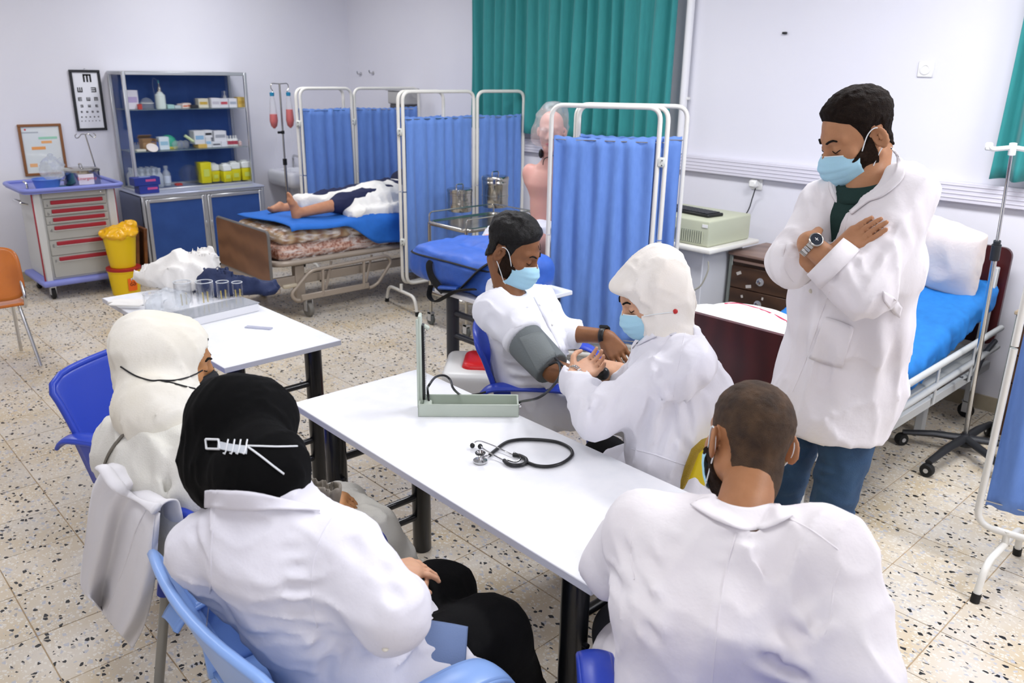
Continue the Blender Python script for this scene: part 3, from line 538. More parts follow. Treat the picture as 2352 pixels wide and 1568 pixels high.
# things on it
t = thing('blue_basin', 'small blue plastic basin on the left of the trolley top', 'basin', (-4.70, -.115, .906)); BB = mat('mid_blue_plastic', '5d86dc', .35)
part('bowl', MB().lathe([(.085, 0), (.105, .07), (.11, .075), (.103, .074), (.08, .006), (.01, .005)], (-4.70, -.115, .906), 28, cap=False), BB, t); part('rim', MB().tube([(-4.70+.109*math.cos(a), -.115+.109*math.sin(a), .981) for a in np.linspace(0, 2*PI, 25)[:-1]], .004, 6, True), BB, t)
FILM = mat('clear_film', 'd5dcea', .2, trans=.8, alpha=.16)
def crumple(c, r, seed, m, h=.009, amp=.35, flat=None):
    c = np.array(c, float); r = np.array(r, float); f = lambda P: (ellip(P, c, r)-r.min()*amp*(noise(P, 16, seed)*1.3+np.abs(noise(P, 34, seed+3))*.8))
    return mesh_sdf(f, c-r*1.5, c+r*1.5, h)
props(part('plastic_bag', crumple((-4.68, -.06, 1.055), (.075, .085, .085), 4, FILM), mat('crumpled_film', 'd8dfe6', .25, trans=.5, alpha=.4), None), 'crumpled clear plastic bag stuffed in the blue basin', 'bag')
c = np.array((-4.72, .16, .906)); t = thing('steel_pot', 'large stainless steel lidded pot with a handwritten paper label on the trolley', 'pot', c)
part('pot_body', MB().lathe([(.135, 0), (.14, .006), (.14, .115), (.143, .12)], c, 32), STEEL, t); part('lid', MB().lathe([(.145, .118), (.146, .132), (.13, .142), (.04, .148), (.005, .149)], c, 32), STEEL, t)
part('lid_handle', MB().tube(rpath([c+(-.035, 0, .147), c+(-.035, 0, .175), c+(.035, 0, .175), c+(.035, 0, .147)], .02), .006, 8), CHROME, t)
part('pot_handle', MB().tube(rpath([c+(.0, -.138, .09), c+(0, -.175, .095), c+(0, -.175, .05), c+(0, -.138, .05)], .02), .005, 8), CHROME, t)
lb = part('paper_label', MB().grid(lambda u, v: c+((.1425)*math.cos(-.45+u*.85), .1425*math.sin(-.45+u*.85), .02+v*.085), 10, 3, thick=.0006), mat('paper_label_white', 'e9e4ee', .6), t)
RR = np.stack([(-.04, 1., 0), (-1., -.04, 0), (0, 0, 1.)], 1); text_part('handwriting', 'Emergency', .034, RR, c+(.1465, .0, .07), mat('red_ink', 'c8485a', .7), lb)
props(part('folded_cloth', MB().box((-4.63, -.07, .911), (.13, .2, .012), .005, rotz(.2)), mat('teal_cloth', '4b84a0', .8)), 'thin folded teal cloth under the blue basin', 'cloth')
t = thing('drip_hook', 'slender steel drip pole with curled twin hooks behind the steel pot', 'pole', (-4.97, .36, .90))
m = MB().tube([(-4.97, .37, .90), (-4.985, .31, 1.30)], .006, 8); part('pole', m, STEEL, t)
for s in (-1, 1): part('hook', MB().tube(spline([(-4.985, .31, 1.298), (-4.985, .31+s*.03, 1.30), (-4.985, .31+s*.055, 1.275), (-4.985, .31+s*.075, 1.27), (-4.985, .31+s*.083, 1.29), (-4.985, .31+s*.068, 1.305)], 4), .004, 7), STEEL, t)
part('clamp', MB().box((-4.965, .37, .915), (.03, .03, .03), .005).tube([(-4.965, .37, .93), (-4.95, .30, .965)], .004, 6), CHROME, t)
# ---------------------------------------------------------------- yellow waste bins, leaning frames
c = np.array((-4.42, .30, 0.)); YB = mat('waste_yellow', 'e8c210', .4)
t = thing('waste_bin', 'lower yellow clinical waste bin with red rim and orange biohazard label', 'bin', c); part('bin_body', MB().lathe([(.105, 0), (.11, .004), (.128, .20), (.134, .205), (.134, .215)], c, 32), YB, t); part('rim', MB().lathe([(.135, .214), (.138, .218), (.138, .236), (.12, .238)], c, 32), mat('rim_red', 'a81f1f', .4), t)
lb = part('biohazard_label', MB().grid(lambda u, v: c+((.1235+.009*v)*math.cos(-.15+u*.62), (.1235+.009*v)*math.sin(-.15+u*.62), .045+v*.11), 10, 3, thick=.0006), mat('orange_label', 'f06a14', .5), t)
a0 = .16; n = np.array((math.cos(a0), math.sin(a0), 0)); s = np.array((-math.sin(a0), math.cos(a0), 0)); q = c+n*.129+(0, 0, .11); m = MB()
for k in range(3):
    a = PI/2+k*2*PI/3; cc = q+s*.014*math.cos(a)+np.array((0, 0, .014*math.sin(a))); m.tube([cc+s*.011*math.cos(b)+np.array((0, 0, .011*math.sin(b))) for b in np.linspace(a-2.4, a+2.4, 13)], .0022, 5)
m.tube([q+s*.010*math.cos(b)+np.array((0, 0, .010*math.sin(b))) for b in np.linspace(0, 2*PI, 15)[:-1]], .0015, 5, True); part('biohazard_symbol', m, INK, lb)
c2 = c+(0, 0, .238); t = thing('waste_bin', 'upper yellow bin with a folded-over yellow bag, stacked on the red-rimmed one', 'bin', c2); part('bin_body', MB().lathe([(.095, 0), (.1, .004), (.128, .255), (.134, .26), (.134, .28)], c2, 32), YB, t)
def bagf(P):
    Q = P-c2; r = ellip(P, c2+(.0, 0, .285), (.145, .145, .045)); r = smin(r, ellip(P, c2+(0, .09, .33), (.045, .06, .055)), .05); r = smin(r, ellip(P, c2+(.03, -.03, .31), (.07, .05, .035)), .04)
    return r-.012*noise(P, 18, 5)-.009*(1-2*np.abs(noise(P, 28, 6)))
part('bin_bag', mesh_sdf(bagf, c2+(-.2, -.2, .2), c2+(.2, .22, .43), .007), mat('yellow_bag', 'efb40c', .25, coat=.3), t, sharp=None)
for k, (y, lbl) in enumerate(((.47, 'brown wooden picture frame leaning between the bins and the cabinet, nearer the bins'), (.54, 'brown wooden picture frame leaning against the blue cabinet side'))):
    t = thing('leaning_frame', lbl, 'frame', (-4.85, y, 0), 0, 'wooden frames leaning beside the cabinet'); WF2 = mat('dark_honey_wood', '7c4a1c', .45, wave=(6, '5d3413', 6, 'X'))
    for x0_, x1_, z0_, z1_ in ((-4.97, -4.93, 0, .5), (-4.66, -4.62, 0, .5), (-4.93, -4.66, 0, .04), (-4.93, -4.66, .46, .5)):
        v, f = _bevbox(np.array((x1_-x0_, .03, z1_-z0_)), .004, 1); v = v+np.array(((x0_+x1_)/2, y, (z0_+z1_)/2)); v[:, 1] += v[:, 2]*.10-.0; part('frame_rail', MB().add(v, f), WF2, t)
    v, f = _bevbox(np.array((.27, .006, .42)), 0, 1); v = v+np.array((-4.795, y, .25)); v[:, 1] += v[:, 2]*.10; part('backing', MB().add(v, f), mat('hardboard', '6b4a30', .8), t, smooth=False)
# ---------------------------------------------------------------- IV stand with two red drip bags
x, y = -4.6, 1.97; t = thing('drip_stand', 'slim steel drip stand near the cabinet holding two red-filled bags', 'stand', (x, y, 0))
part('pole', MB().cyl((x, y, .08), (x, y, 1.0), .013, 12).cyl((x, y, 1.0), (x, y, 1.73), .009, 12), STEEL, t); part('collar', MB().cyl((x, y, .97), (x, y, 1.03), .02, 12), BLACKPL, t); part('knob', MB().cyl((x, y, 1.28), (x, y-.05, 1.28), .012, 10).cyl((x, y, 1.265), (x, y, 1.295), .016, 10), BLACKPL, t)
for k in range(5):
    a = 2*PI*k/5; part('foot', MB().tube(rpath([(x, y, .09), (x+.2*math.cos(a), y+.2*math.sin(a), .075), (x+.24*math.cos(a), y+.24*math.sin(a), .05)], .03), .011, 8), STEEL, t); part('caster', MB().lathe([(.006, -.01), (.024, -.01), (.024, .01), (.006, .01)], (x+.24*math.cos(a), y+.24*math.sin(a), .024), 12, rotx(PI/2)), RUBBER, t)
for s in (-1, 1): part('hanger', MB().tube(rpath([(x, y, 1.725), (x, y+s*.085, 1.73), (x, y+s*.095, 1.69), (x, y+s*.07, 1.66), (x, y+s*.085, 1.64)], .02), .0045, 8), STEEL, t)
for s, lb in ((-1, 'drip bag half filled with red fluid on the left hanger'), (1, 'longer drip bag filled with red fluid on the right hanger')):
    yy = y+s*.085; zt = 1.63; t = thing('drip_bag', lb, 'drip bag', (x, yy, 1.33), 0, 'red drip bags on the steel stand'); prof = [(.012, 1.63), (.02, 1.60), (.028, 1.55), (.036, 1.45), (.04, 1.39), (.03, 1.34), (.008, 1.315)]
    part('bag_film', MB().lathe([(r, z_) for r, z_ in prof][::-1], (x, yy, 0), 16, cap=False), mat('drip_bag_film', 'eef0f2', .15, trans=.6, alpha=.4), t); part('cap', MB().lathe([(.02, 1.615), (.022, 1.645), (.012, 1.65)], (x, yy, 0), 12), mat('teal_cap', '1f7fa6', .4), t)
    top = 1.45 if s < 0 else 1.49; part('red_fluid', MB().lathe([(.006, 1.32), (.027, 1.342), (.037, 1.39), (.034 if s < 0 else .032, top), (.001, top)], (x, yy, 0), 16), mat('red_fluid', 'dd2f22', .3), t, 'bright red fluid')
    part('drip_line', MB().tube(spline([(x, yy, 1.318), (x+.01, yy+.01, 1.25), (x, yy+.005, 1.15), (x+.01, yy-.02, 1.05), (x, yy-.03, .9)], 6), .0025, 6), CLEAR, t)
# ---------------------------------------------------------------- sink
c = np.array((-4.93, 2.52, 0)); t = thing('wash_basin', 'white ceramic wash basin in the corner behind the drip stand', 'sink', c); CER = mat('white_ceramic', 'e6e8ee', .15, coat=.5)
def sinkf(P):
    r = smax(rbox(P, (-5.13, 2.45, .78), (.27, .30, .10), .08), P[:, 2]-.85, .02); r = smax(r, -ellip(P, (-5.11, 2.45, .86), (.2, .23, .12)), .02); return r
part('bowl', mesh_sdf(sinkf, (-5.45, 2.1, .62), (-4.8, 2.8, .92), .015), CER, t, sharp=None)
part('pedestal', MB().lathe([(.12, 0), (.1, .1), (.085, .4), (.13, .70)], (-5.2, 2.45, 0), 20), CER, t); part('tap', MB().tube(rpath([(-5.33, 2.45, .85), (-5.33, 2.45, .98), (-5.18, 2.45, .97)], .04), .012, 10), CHROME, t)
part('hose', MB().tube(spline([(-4.9, 2.35, .66), (-4.93, 2.28, .5), (-4.9, 2.3, .3), (-4.95, 2.35, .1)], 6), .008, 8), mat('grey_hose', '55585e', .5), t)
# ---------------------------------------------------------------- wooden chair, left edge
OW = mat('orange_brown_plywood', 'c9701f', .35, wave=(3, 'b05f18', 6, 'X'), coat=.3)
t = thing('wooden_chair', 'orange-brown plywood chair with chromed tube legs at the left edge', 'chair', (-3.2, -.95, 0))
def rbackfn(u, v):
    a = (u-.5)*2; b = (v-.5)*2; k = 1/max(1e-6, (abs(a)**5+abs(b)**5)**.2) if (a or b) else 1; s = max(abs(a), abs(b)); aa, bb = a*k*s, b*k*s; return (-2.86+.05*aa*aa-.06*(bb*.5+.5), -.985+aa*.205, .645+bb*.165)
part('backrest', MB().grid(rbackfn, 22, 18, thick=.012), OW, t, sharp=None)
part('seat', MB().grid(lambda u, v: (-3.28+.43*v, -1.19+.41*u, .445-.02*math.sin(PI*u)*math.sin(PI*v)-.012*(1-v)**2), 14, 14, thick=.014), OW, t, sharp=None)
for s in (-1, 1):
    y = -.985+s*.19; part('leg', MB().tube(rpath([(-2.89, y, .70), (-2.80, y, .50), (-2.82, y, .43), (-3.0, y, .425), (-3.2, y, .425), (-3.26, y+s*.01, .40), (-3.30, y+s*.02, .01)], .05), .011, 10), CHROME, t)
    part('leg', MB().tube([(-3.04, y, .42), (-2.97, y+s*.02, .22), (-2.90, y+s*.04, .008)], .011, 10), CHROME, t)
V3_ = lambda *a: np.array(a, float)
# ---------------------------------------------------------------- folding screens
def screen(name, label, panels, feet, zt=1.70, zb=.20, ct=1.53, cb=.29, seeds=0, r=.0135, hinge=()):
    """panels: list of ((x,y),(x,y)); feet: list of ((x,y), angle, half length)"""
    c = np.mean([p for a in panels for p in a], 0); t = thing(name, label, 'folding screen', (c[0], c[1], 0))
    for k, (a, b) in enumerate(panels):
        a = np.array(a, float); b = np.array(b, float); P = [(a[0], a[1], (zt+zb)/2), (a[0], a[1], zt), (b[0], b[1], zt), (b[0], b[1], zb), (a[0], a[1], zb)]
        pts = rpath([P[0], P[1], P[2], P[3], P[4], P[0]][:5]+[(a[0], a[1], (zt+zb)/2-.01)], .075, 7); part('panel_frame', MB().tube(pts, r, 12), WHITE, t)
        d = nrm(np.append(b-a, 0)); nn = np.array((-d[1], d[0], 0)); L = np.linalg.norm(b-a)-2*r-.012; rs = np.random.RandomState(seeds+k); nf = max(5, int(L/.084)); ph = rs.uniform(-1, 1, nf+3); am = rs.uniform(.3, 1.4, nf+3)
        A0 = np.append(a, 0)+d*(r+.006)
        def fn(u, v, A0=A0, d=d, nn=nn, L=L, nf=nf, ph=ph, am=am):
            s = u*nf; q = int(s); f = s-q; al = am[q]*(1-f)+am[q+1]*f; p_ = ph[q]*(1-f)+ph[q+1]*f; sag = .010*math.sin(PI*u)*(v**3)
            return A0+d*(u*L)+nn*(al*.0125*math.sin(2*PI*s+p_+.5*math.sin(3*v+q))*(.55+.45*math.sin(PI*min(1, v*1.0)))+.006*math.sin(4*s+6*v))+np.array((0, 0, cb+(ct-cb)*v-sag+.003*math.sin(9*s)*(1 if v in (0, 1) else 0)))
        cl = part('cloth_panel', MB().grid(fn, nf*9, 22, thick=.002), SCRBLUE, t, sharp=None)
        for z in (ct-.022, cb+.022): part('tension_wire', MB().cyl(A0+d*(-.012)+np.array((0, 0, z)), A0+d*(L+.012)+np.array((0, 0, z)), .003, 6), CHROME, cl)
        part('hem', MB().grid(lambda u, v, fn=fn, nn=nn: fn(u, .958+.034*v)+nn*.0028*(1 if v else 1), nf*9, 2), mat('blue_hem', '4a72c4', .8), cl, sharp=None)
    for (x, y) in hinge:
        for z in (zt-.30, zb+.35): h = part('hinge', MB().box((x, y, z), (.045, .045, .055), .008, rotz(.6)), mat('hinge_plastic', 'cfd2cc', .4), t); part('hinge_pin', MB().cyl((x+.02, y-.02, z-.015), (x+.024, y-.024, z-.015), .004, 8).cyl((x+.02, y-.02, z+.012), (x+.024, y-.024, z+.012), .004, 8), DARKMETAL, h)
    for (x, y), ang, hl in feet:
        dx, dy = math.cos(ang), math.sin(ang); q = lambda s, z: (x+dx*s, y+dy*s, z)
        f = part('foot', MB().tube(rpath([q(-hl, .015), q(-hl+.04, .15), q(hl-.04, .15), q(hl, .015)], .07), r, 12).cyl((x, y, .14), (x, y, zb+.01), r*.95, 10), WHITE, t)
        part('rubber_tip', MB().cyl(q(-hl-.001, .0), q(-hl+.006, .035), r*1.25, 12).cyl(q(hl+.001, .0), q(hl-.006, .035), r*1.25, 12), RUBBER, f)
    return t
screen('folding_screen', 'farthest blue folding screen, standing against the wall beyond the occupied bed', [((-3.95, 1.82), (-3.95, 2.345)), ((-3.95, 2.375), (-3.93, 3.10)), ((-3.99, 1.80), (-4.02, 2.30))], [((-3.95, 1.80), 0, .22), ((-3.93, 3.08), 0, .22)], seeds=1, hinge=((-3.965, 1.80), (-3.95, 2.36)))
screen('folding_screen', 'blue folding screen between the occupied bed and the steel trolley', [((-2.52, 1.90), (-2.50, 2.60)), ((-2.49, 2.63), (-2.45, 3.12)), ((-2.56, 1.885), (-2.60, 2.36))], [((-2.52, 1.84), -.12, .26), ((-2.46, 3.05), 0, .22)], zt=1.715, seeds=5, hinge=((-2.54, 1.885),))
screen('folding_screen', 'tall blue folding screen standing behind the seated man in the blood pressure cuff', [((-.60, 1.58), (-.085, 1.93)), ((-.06, 1.97), (-.56, 1.77)), ((-.60, 1.79), (-.11, 2.22))], [((-.56, 1.66), 2.2, .2), ((-.10, 2.02), 2.2, .24)], seeds=11, hinge=((-.07, 1.945),))
screen('folding_screen', 'blue folding screen cut by the right edge of the picture', [((2.01, 1.40), (2.66, 1.52)), ((2.68, 1.56), (2.1, 1.72))], [((2.12, 1.42), 1.57, .24), ((2.58, 1.52), 1.57, .24)], seeds=15, hinge=((2.67, 1.54),))
# ---------------------------------------------------------------- far bed
BEIGE = mat('taupe_bed_enamel', 'a3978a', .4, .2); GREYEDGE = mat('grey_edge_trim', '6c6a68', .4)
bx0, bx1, by0, by1 = -3.66, -2.78, .86, 3.05
t = farbed = thing('hospital_bed', 'old hospital bed with brown wood-grain footboard, holding the lying patient', 'bed', ((bx0+bx1)/2, 1.9, 0))
WG = mat('footboard_woodgrain', '7d573f', .45, wave=(1.6, '664431', 9, 'Z'))
fb = part('footboard', MB().prism(rpoly(bx1-bx0, .385, .03), -.011, .011, rotx(PI/2), ((bx0+bx1)/2, by0-.02, .52)), WG, t); part('edge_trim', MB().tube([((bx0+bx1)/2+x, by0-.02, .52+z) for x, z in rpoly(bx1-bx0, .385, .03)], .012, 8, True), GREYEDGE, fb)
hb = part('headboard', MB().prism(rpoly(bx1-bx0, .45, .03), -.011, .011, rotx(PI/2), ((bx0+bx1)/2, by1+.03, .62)), WG, t)
m = MB().tube(rpath([(bx0+.06, by0+.02, .455), (bx1-.01, by0+.02, .455), (bx1-.01, by1, .455), (bx0+.06, by1, .455)], .13, 8, True), .024, 10); part('deck_rim', m, BEIGE, t)
part('deck', MB().bx(bx0+.07, bx1-.03, by0+.04, by1-.02, .44, .46), BEIGE, t)
for q in ((bx1-.09, bx1-.05), (bx0+.05, bx0+.09)): part('side_beam', MB().bx(q[0], q[1], by0+.02, by1, .27, .34, .005), BEIGE, t)
for q in ((by0-.04, by0+.05), (by1-.05, by1+.02)): part('cross_beam', MB().bx(bx0, bx1, q[0], q[1], .23, .32, .01), BEIGE, t)
for q in ((bx1-.1, by0+.2), (bx0+.04, by0+.2), (bx1-.1, by1-.4)): part('leg_bracket', MB().bx(q[0], q[0]+.06, q[1], q[1]+.08, .12, .42, .005), BEIGE, t)
for k, y in enumerate((1.15, 2.75)):
    for x in (bx1-.03, bx0+.06): caster(t, x, y, .062, mat('grey_tyre', '77746e', .6), .17, .04)
gr = part('guard_rail', MB().tube(rpath([(bx1+.015, by0+.16, .16), (bx1+.015, by0+.12, .22), (bx1+.015, by0+.30, .38), (bx1+.015, by0+1.02, .40), (bx1+.015, by0+1.06, .34), (bx1+.015, by0+.92, .18), (bx1+.015, by0+.86, .155)], .05, 6, True), .014, 10), BEIGE, t)
part('rail_plate', MB().box((bx1+.015, by0+.52, .175), (.012, .62, .05), .005), BEIGE, gr)
for y in (by0+.40, by0+.78): part('rail_bar', MB().tube([(bx1+.015, y, .17), (bx1+.015, y+.01, .39)], .012, 8), BEIGE, gr)
for y in (by0+.46, by0+.84): part('rail_link', MB().tube([(bx1-.01, y-.02, .20), (bx1-.02, y+.05, .42)], .012, 6, flat=.5), BEIGE, gr)
part('rail_latch', MB().box((bx1+.012, by0+.12, .285), (.03, .12, .03), .008), mat('latch_cream', 'b8ad98', .4), t)
for q in (bx0+.3, bx1-.3): part('push_latch', MB().bx(q, q+.07, by0-.09, by0-.04, .24, .27, .005), ALU, t)
# mattress wrapped in clear plastic, folded
MT = mat('brown_patterned_mattress', '9a5c44', .6, var=(45, 'd2ab98', .18), bump=(30, .1)); MT2 = mat('tan_cream_mattress', '9a6a3c', .6, wave=(3.2, 'd8be94', 3, 'Y'))
t = thing('mattress', 'brown patterned mattress wrapped in loose clear plastic on the far bed', 'mattress', (-3.2, 1.9, .465))
part('lower_layer', MB().box((-3.20, 1.95, .525), (.80, 2.05, .115), .05, seg=3), MT, t, 'red-brown speckled lower layer'); part('upper_layer', MB().box((-3.215, 1.97, .635), (.76, 2.0, .11), .045, seg=3), MT2, t, 'tan layer with cream stripes')
WRAP = mat('mattress_wrap', 'eae6e4', .15, bump=(14, .6)); N_ = WRAP.node_tree.nodes; L_ = WRAP.node_tree.links; n_ = N_.new('ShaderNodeTexNoise'); n_.inputs['Scale'].default_value = 7; n_.inputs['Detail'].default_value = 3; n_.inputs['Distortion'].default_value = 1.2
r_ = N_.new('ShaderNodeMapRange'); r_.inputs[1].default_value = .45; r_.inputs[2].default_value = .68; r_.inputs[3].default_value = .06; r_.inputs[4].default_value = .75; L_.new(n_.outputs['Fac'], r_.inputs[0]); L_.new(r_.outputs[0], N_['Principled BSDF'].inputs['Alpha'])  # opacity noise paints whitish highlights into the clear plastic
def wrapf(P):
    r = rbox(P, (-3.195, 1.60, .567), (.412, .66, .120), .06); r = smin(r, rbox(P, (-3.15, 1.12, .585), (.35, .16, .10), .06), .05); return r-.012*noise(P*np.array([1, 1, 1.6]), 9, 4)-.012*(1-2*np.abs(noise(P, 16, 8)))
wv, wf = mesh_sdf(wrapf, (-3.7, .85, .40), (-2.68, 2.35, .78), .014); wv[:, 0] = np.minimum(wv[:, 0], -2.755); wv[:, 1] = np.maximum(wv[:, 1], by0+.005); part('plastic_wrap', (wv, wf), WRAP, t, sharp=None)
# blue sheet over the far bed
BS2 = mat('deep_blue_sheet', '1f66be', .75, var=(20, '236ecb', .5), bump=(100, .1))
def sheetf(u, v):
    y = 1.0+2.0*v; fall = np.clip((y-1.45)/.35, 0, 1); fall = fall*fall*(3-2*fall); x0 = -3.62; top = .735; w_ = .86; L = w_+.03+fall*.20; s = u*L
    if s < w_: x = x0+s; z = top+.012*math.sin(9*y+x*5)+(.02*math.sin(PI*u))
    else: q = s-w_; x = x0+w_+.02*min(1, q/.03)+.014*math.sin(11*y+q*14)*min(1, q/.1); z = top-q+.01*math.sin(8*y)
    if y < 1.05: z -= (1.05-y)*.2
    return (min(x, -2.725), y+.02*math.sin(6*x)*(1-v), z)
solo('bed_sheet', MB().grid(sheetf, 44, 70, thick=.006), BS2, 'bright blue sheet draped over the plastic-wrapped mattress under the lying patient', 'sheet', sharp=None)
# ---------------------------------------------------------------- steel trolley with two drums
x0, x1, y0, y1 = -2.02, -1.59, 1.76, 2.40
t = thing('steel_trolley', 'stainless steel two-shelf trolley with rails holding two sterilising drums', 'trolley', ((x0+x1)/2, (y0+y1)/2, 0))
for x in (x0, x1):
    for y in (y0, y1): part('leg', MB().cyl((x, y, .1), (x, y, .80), .013, 12), STEEL, t); caster(t, x, y, .042, mat('grey_caster_tyre', '5c605f', .6), .1, .025)
for z, nm in ((.79, 'upper_shelf'), (.26, 'lower_shelf')):
    s_ = part(nm, MB().bx(x0, x1, y0, y1, z, z+.012, .003), STEEL, t); part('shelf_rim', MB().tube([((x0+x1)/2+a, (y0+y1)/2+b, z+.006) for a, b in rpoly(x1-x0+.02, y1-y0+.02, .06)], .017, 10, True), STEEL, s_)
    zz = z+.085; part('gallery_rail', MB().tube(rpath([(x1, y0, z+.01), (x1, y0, zz), (x1, y1, zz), (x1, y1, z+.01)], .04), .006, 8).tube(rpath([(x0, y0, z+.01), (x0, y0, zz), (x0, y1, zz), (x0, y1, z+.01)], .04), .006, 8).tube(rpath([(x0, y1, zz), (x1, y1, zz)], .0), .006, 8), STEEL, s_)
part('tray', MB().bx(x0+.08, x1-.06, y0+.1, y1-.15, .275, .30, .006), mat('dark_tray', '2c3a58', .5), t)
def drum(label, px, py, r, h):
    c = at(px, py, z=.803); t = thing('sterilising_drum', label, 'drum', c, 0, 'steel drums on the trolley')
    part('drum_body', MB().lathe([(r*.97, 0), (r, .004), (r, h*.32), (r*1.03, h*.33), (r*1.03, h*.38), (r, h*.39), (r, h*.7), (r*1.02, h*.71), (r*1.02, h*.80), (r, h*.81), (r, h*.86)], c, 36), STEEL, t)
    l = part('drum_lid', MB().lathe([(r*1.04, h*.84), (r*1.05, h*.86), (r*1.05, h*.93), (r*.98, h*.97), (r*.3, h), (.003, h)], c, 36), STEEL, t)
    part('lid_handle', MB().tube(rpath([c+(0, -.035, h*.98), c+(0, -.035, h+.028), c+(0, .035, h+.028), c+(0, .035, h*.98)], .025), .005, 8), CHROME, l)
    part('clasp', MB().box(c+(r*.74, -r*.74, h*.84), (.02, .02, .045), .004, rotz(-PI/4)).tube([c+(-.01+r*.74, -r*.77, h*.6), c+(-.01+r*.74, -r*.77, h*.75)], .003, 6), CHROME, t); return t
drum('shorter stainless sterilising drum on the left of the steel trolley', 1056, 484, .098, .185); drum('taller stainless sterilising drum on the right of the steel trolley', 1137, 474, .108, .26)
# ---------------------------------------------------------------- table with the blue bag
GT = mat('charcoal_table_leg', '3c3e45', .35, .2)
t = thing('work_table', 'white-topped table with charcoal legs under the big blue bag', 'table', (-.39, 1.02, 0))
part('tabletop', MB().bx(-.66, -.12, .755, 1.30, .715, .74, .004), TABLETOP, t)
for x in (-.585, -.20):
    for y in (.825, 1.235): part('leg', MB().cyl((x, y, 0), (x, y, .715), .036, 20), GT, t)
for y in (.825, 1.235): part('stretcher', MB().cyl((-.585, y, .60), (-.20, y, .60), .017, 10), GT, t); part('stretcher', MB().cyl((-.585, y, .47), (-.20, y, .47), .017, 10), GT, t)
BAGB = mat('blue_nylon', '3560bb', .5, var=(30, '3b69c8', .5), bump=(140, .12)); STRAP = mat('black_webbing', '141519', .8, bump=(300, .1))
A = at(945, 645, z=.83); 
t = thing('duffel_bag', 'big blue nylon duffel bag with black straps lying on the white table', 'bag', (-.55, 1.0, .742))
def bagf2(P):
    r = rbox(P, (-.57, 1.01, .84), (.385, .235, .098), .07); r = smin(r, ellip(P, (-.55, 1.12, .94), (.22, .08, .05)), .05)
    r = r-.010*noise(P*np.array([1, 2, 1.]), 7, 3)-.008*(1-2*np.abs(noise(P, 12, 9))); g = np.abs(P[:, 2]-.895-.012*np.sin(P[:, 0]*5)); fr = P[:, 1] < .9; r = r+np.where(fr, .006*np.exp(-(g/.008)**2), 0); return r
V, F = mesh_sdf(bagf2, (-1.05, .70, .70), (-.08, 1.36, 1.05), .011); V[:, 2] = np.where((V[:, 0] > -.68), np.maximum(V[:, 2], .743), V[:, 2]); part('bag_body', (V, F), BAGB, t, sharp=None)
part('zip', MB().tube(spline([(-.955, .95, .89), (-.935, .82, .893), (-.86, .775, .895), (-.7, .771, .897), (-.5, .771, .90), (-.3, .775, .90), (-.22, .81, .9)], 6), .009, 6, flat=.5), STRAP, t)
q = lambda px, py, y: at(px, py, y=y)
m = MB()
for P_ in ([q(1000, 592, .82), q(986, 605, .765), q(990, 632, .757), q(1005, 655, .757), q(1018, 668, .757)], [q(1130, 600, .80), q(1100, 620, .765), q(1075, 645, .757), q(1052, 665, .757), q(1018, 668, .757)]): m.tube(spline(P_, 6), .021, 8, flat=.3)
part('carry_strap', m, STRAP, t); part('strap_grip', MB().tube([q(1012, 660, .752), q(1054, 663, .752)], .022, 8, flat=.55), BAGB, t)
part('shoulder_strap', MB().tube(spline([q(990, 655, .755), q(986, 680, .745), q(1000, 692, .735), q(1025, 680, .73), q(1050, 668, .735), q(1090, 664, .75)], 6), .019, 8, flat=.3), STRAP, t)
part('rear_strap', MB().tube(spline([q(1075, 590, .98), q(1100, 578, .97), q(1130, 592, .95)], 6), .016, 8, flat=.25), STRAP, t)
# ---------------------------------------------------------------- simulator case on the floor
c = at(1128, 885, z=.28); c[2] = 0; CW = mat('case_white', 'd9d9d6', .35)
t = thing('training_case', 'white and red moulded plastic training case with a dark lower half beside the blue chair', 'case', c)
def casef(z0, z1, slope, w_=.25, d_=.20):
    def f(P):
        r = rbox(P, c+(0, 0, (z0+z1)/2), (w_, d_, (z1-z0)/2), .05, rotz(.78)); Q = (P-c)@rotz(.78)
        if slope: r = smax(r, (P[:, 2]-(z1-.01)+np.maximum(Q[:, 0]+.02, 0)*.45), .02)
        return r
    return f
for nm, f_, m_, lb in (('base_shell', casef(.02, .24, 0, .235, .185), mat('case_red', 'b01c22', .35), 'dark red lower shell'), ('middle_band', casef(.19, .285, 0, .24, .19), mat('case_black', '1b1d22', .4), 'black middle band'), ('rim', casef(.27, .315, 0, .262, .21), CW, None), ('upper_shell', casef(.26, .425, 1), CW, None), ('lid', casef(.36, .455, 1, .15, .13), mat('case_lid_red', 'cf1c22', .35), 'bright red lid')):
    part(nm, mesh_sdf(f_, c+(-.36, -.36, 0), c+(.36, .36, .56), .012), m_, t, lb, sharp=None)
part('lid_vent', MB().lathe([(.035, 0), (.03, .008), (.004, .009)], c+(.02, -.03, .435), 16, roty(.4)), CW, t)
# ---------------------------------------------------------------- instrument cabinet and keyboard
DEV = mat('sage_beige_enamel', 'bfc3a9', .45); DEVD = mat('vent_grey', '8f9486', .5)
ya, yb = 2.47, 2.95; xa, xb = -.62, -.05
t = thing('instrument_unit', 'sage-beige instrument unit with a vent grille on the white trolley behind the screen', 'machine', ((xa+xb)/2, (ya+yb)/2, .835))
part('housing', MB().bx(xa, xb, ya, yb, .835, 1.005, .014, 3), DEV, t); g = part('vent_grille', MB().bx(xa+.03, xb-.05, ya-.003, ya+.002, .855, .935, .001), DEVD, t)
for k in range(30): x = xa+.04+k*.0165; part('slat', MB().bx(x, x+.006, ya-.008, ya-.002, .858, .932), DEV, g, smooth=False)
part('type_label', MB().bx(xb-.055, xb-.015, ya-.004, ya, .96, .98), WHITEP, t)
t = thing('equipment_trolley', 'white enamel equipment trolley with a side cable behind the tall screen', 'trolley', ((xa+xb)/2, 2.7, 0))
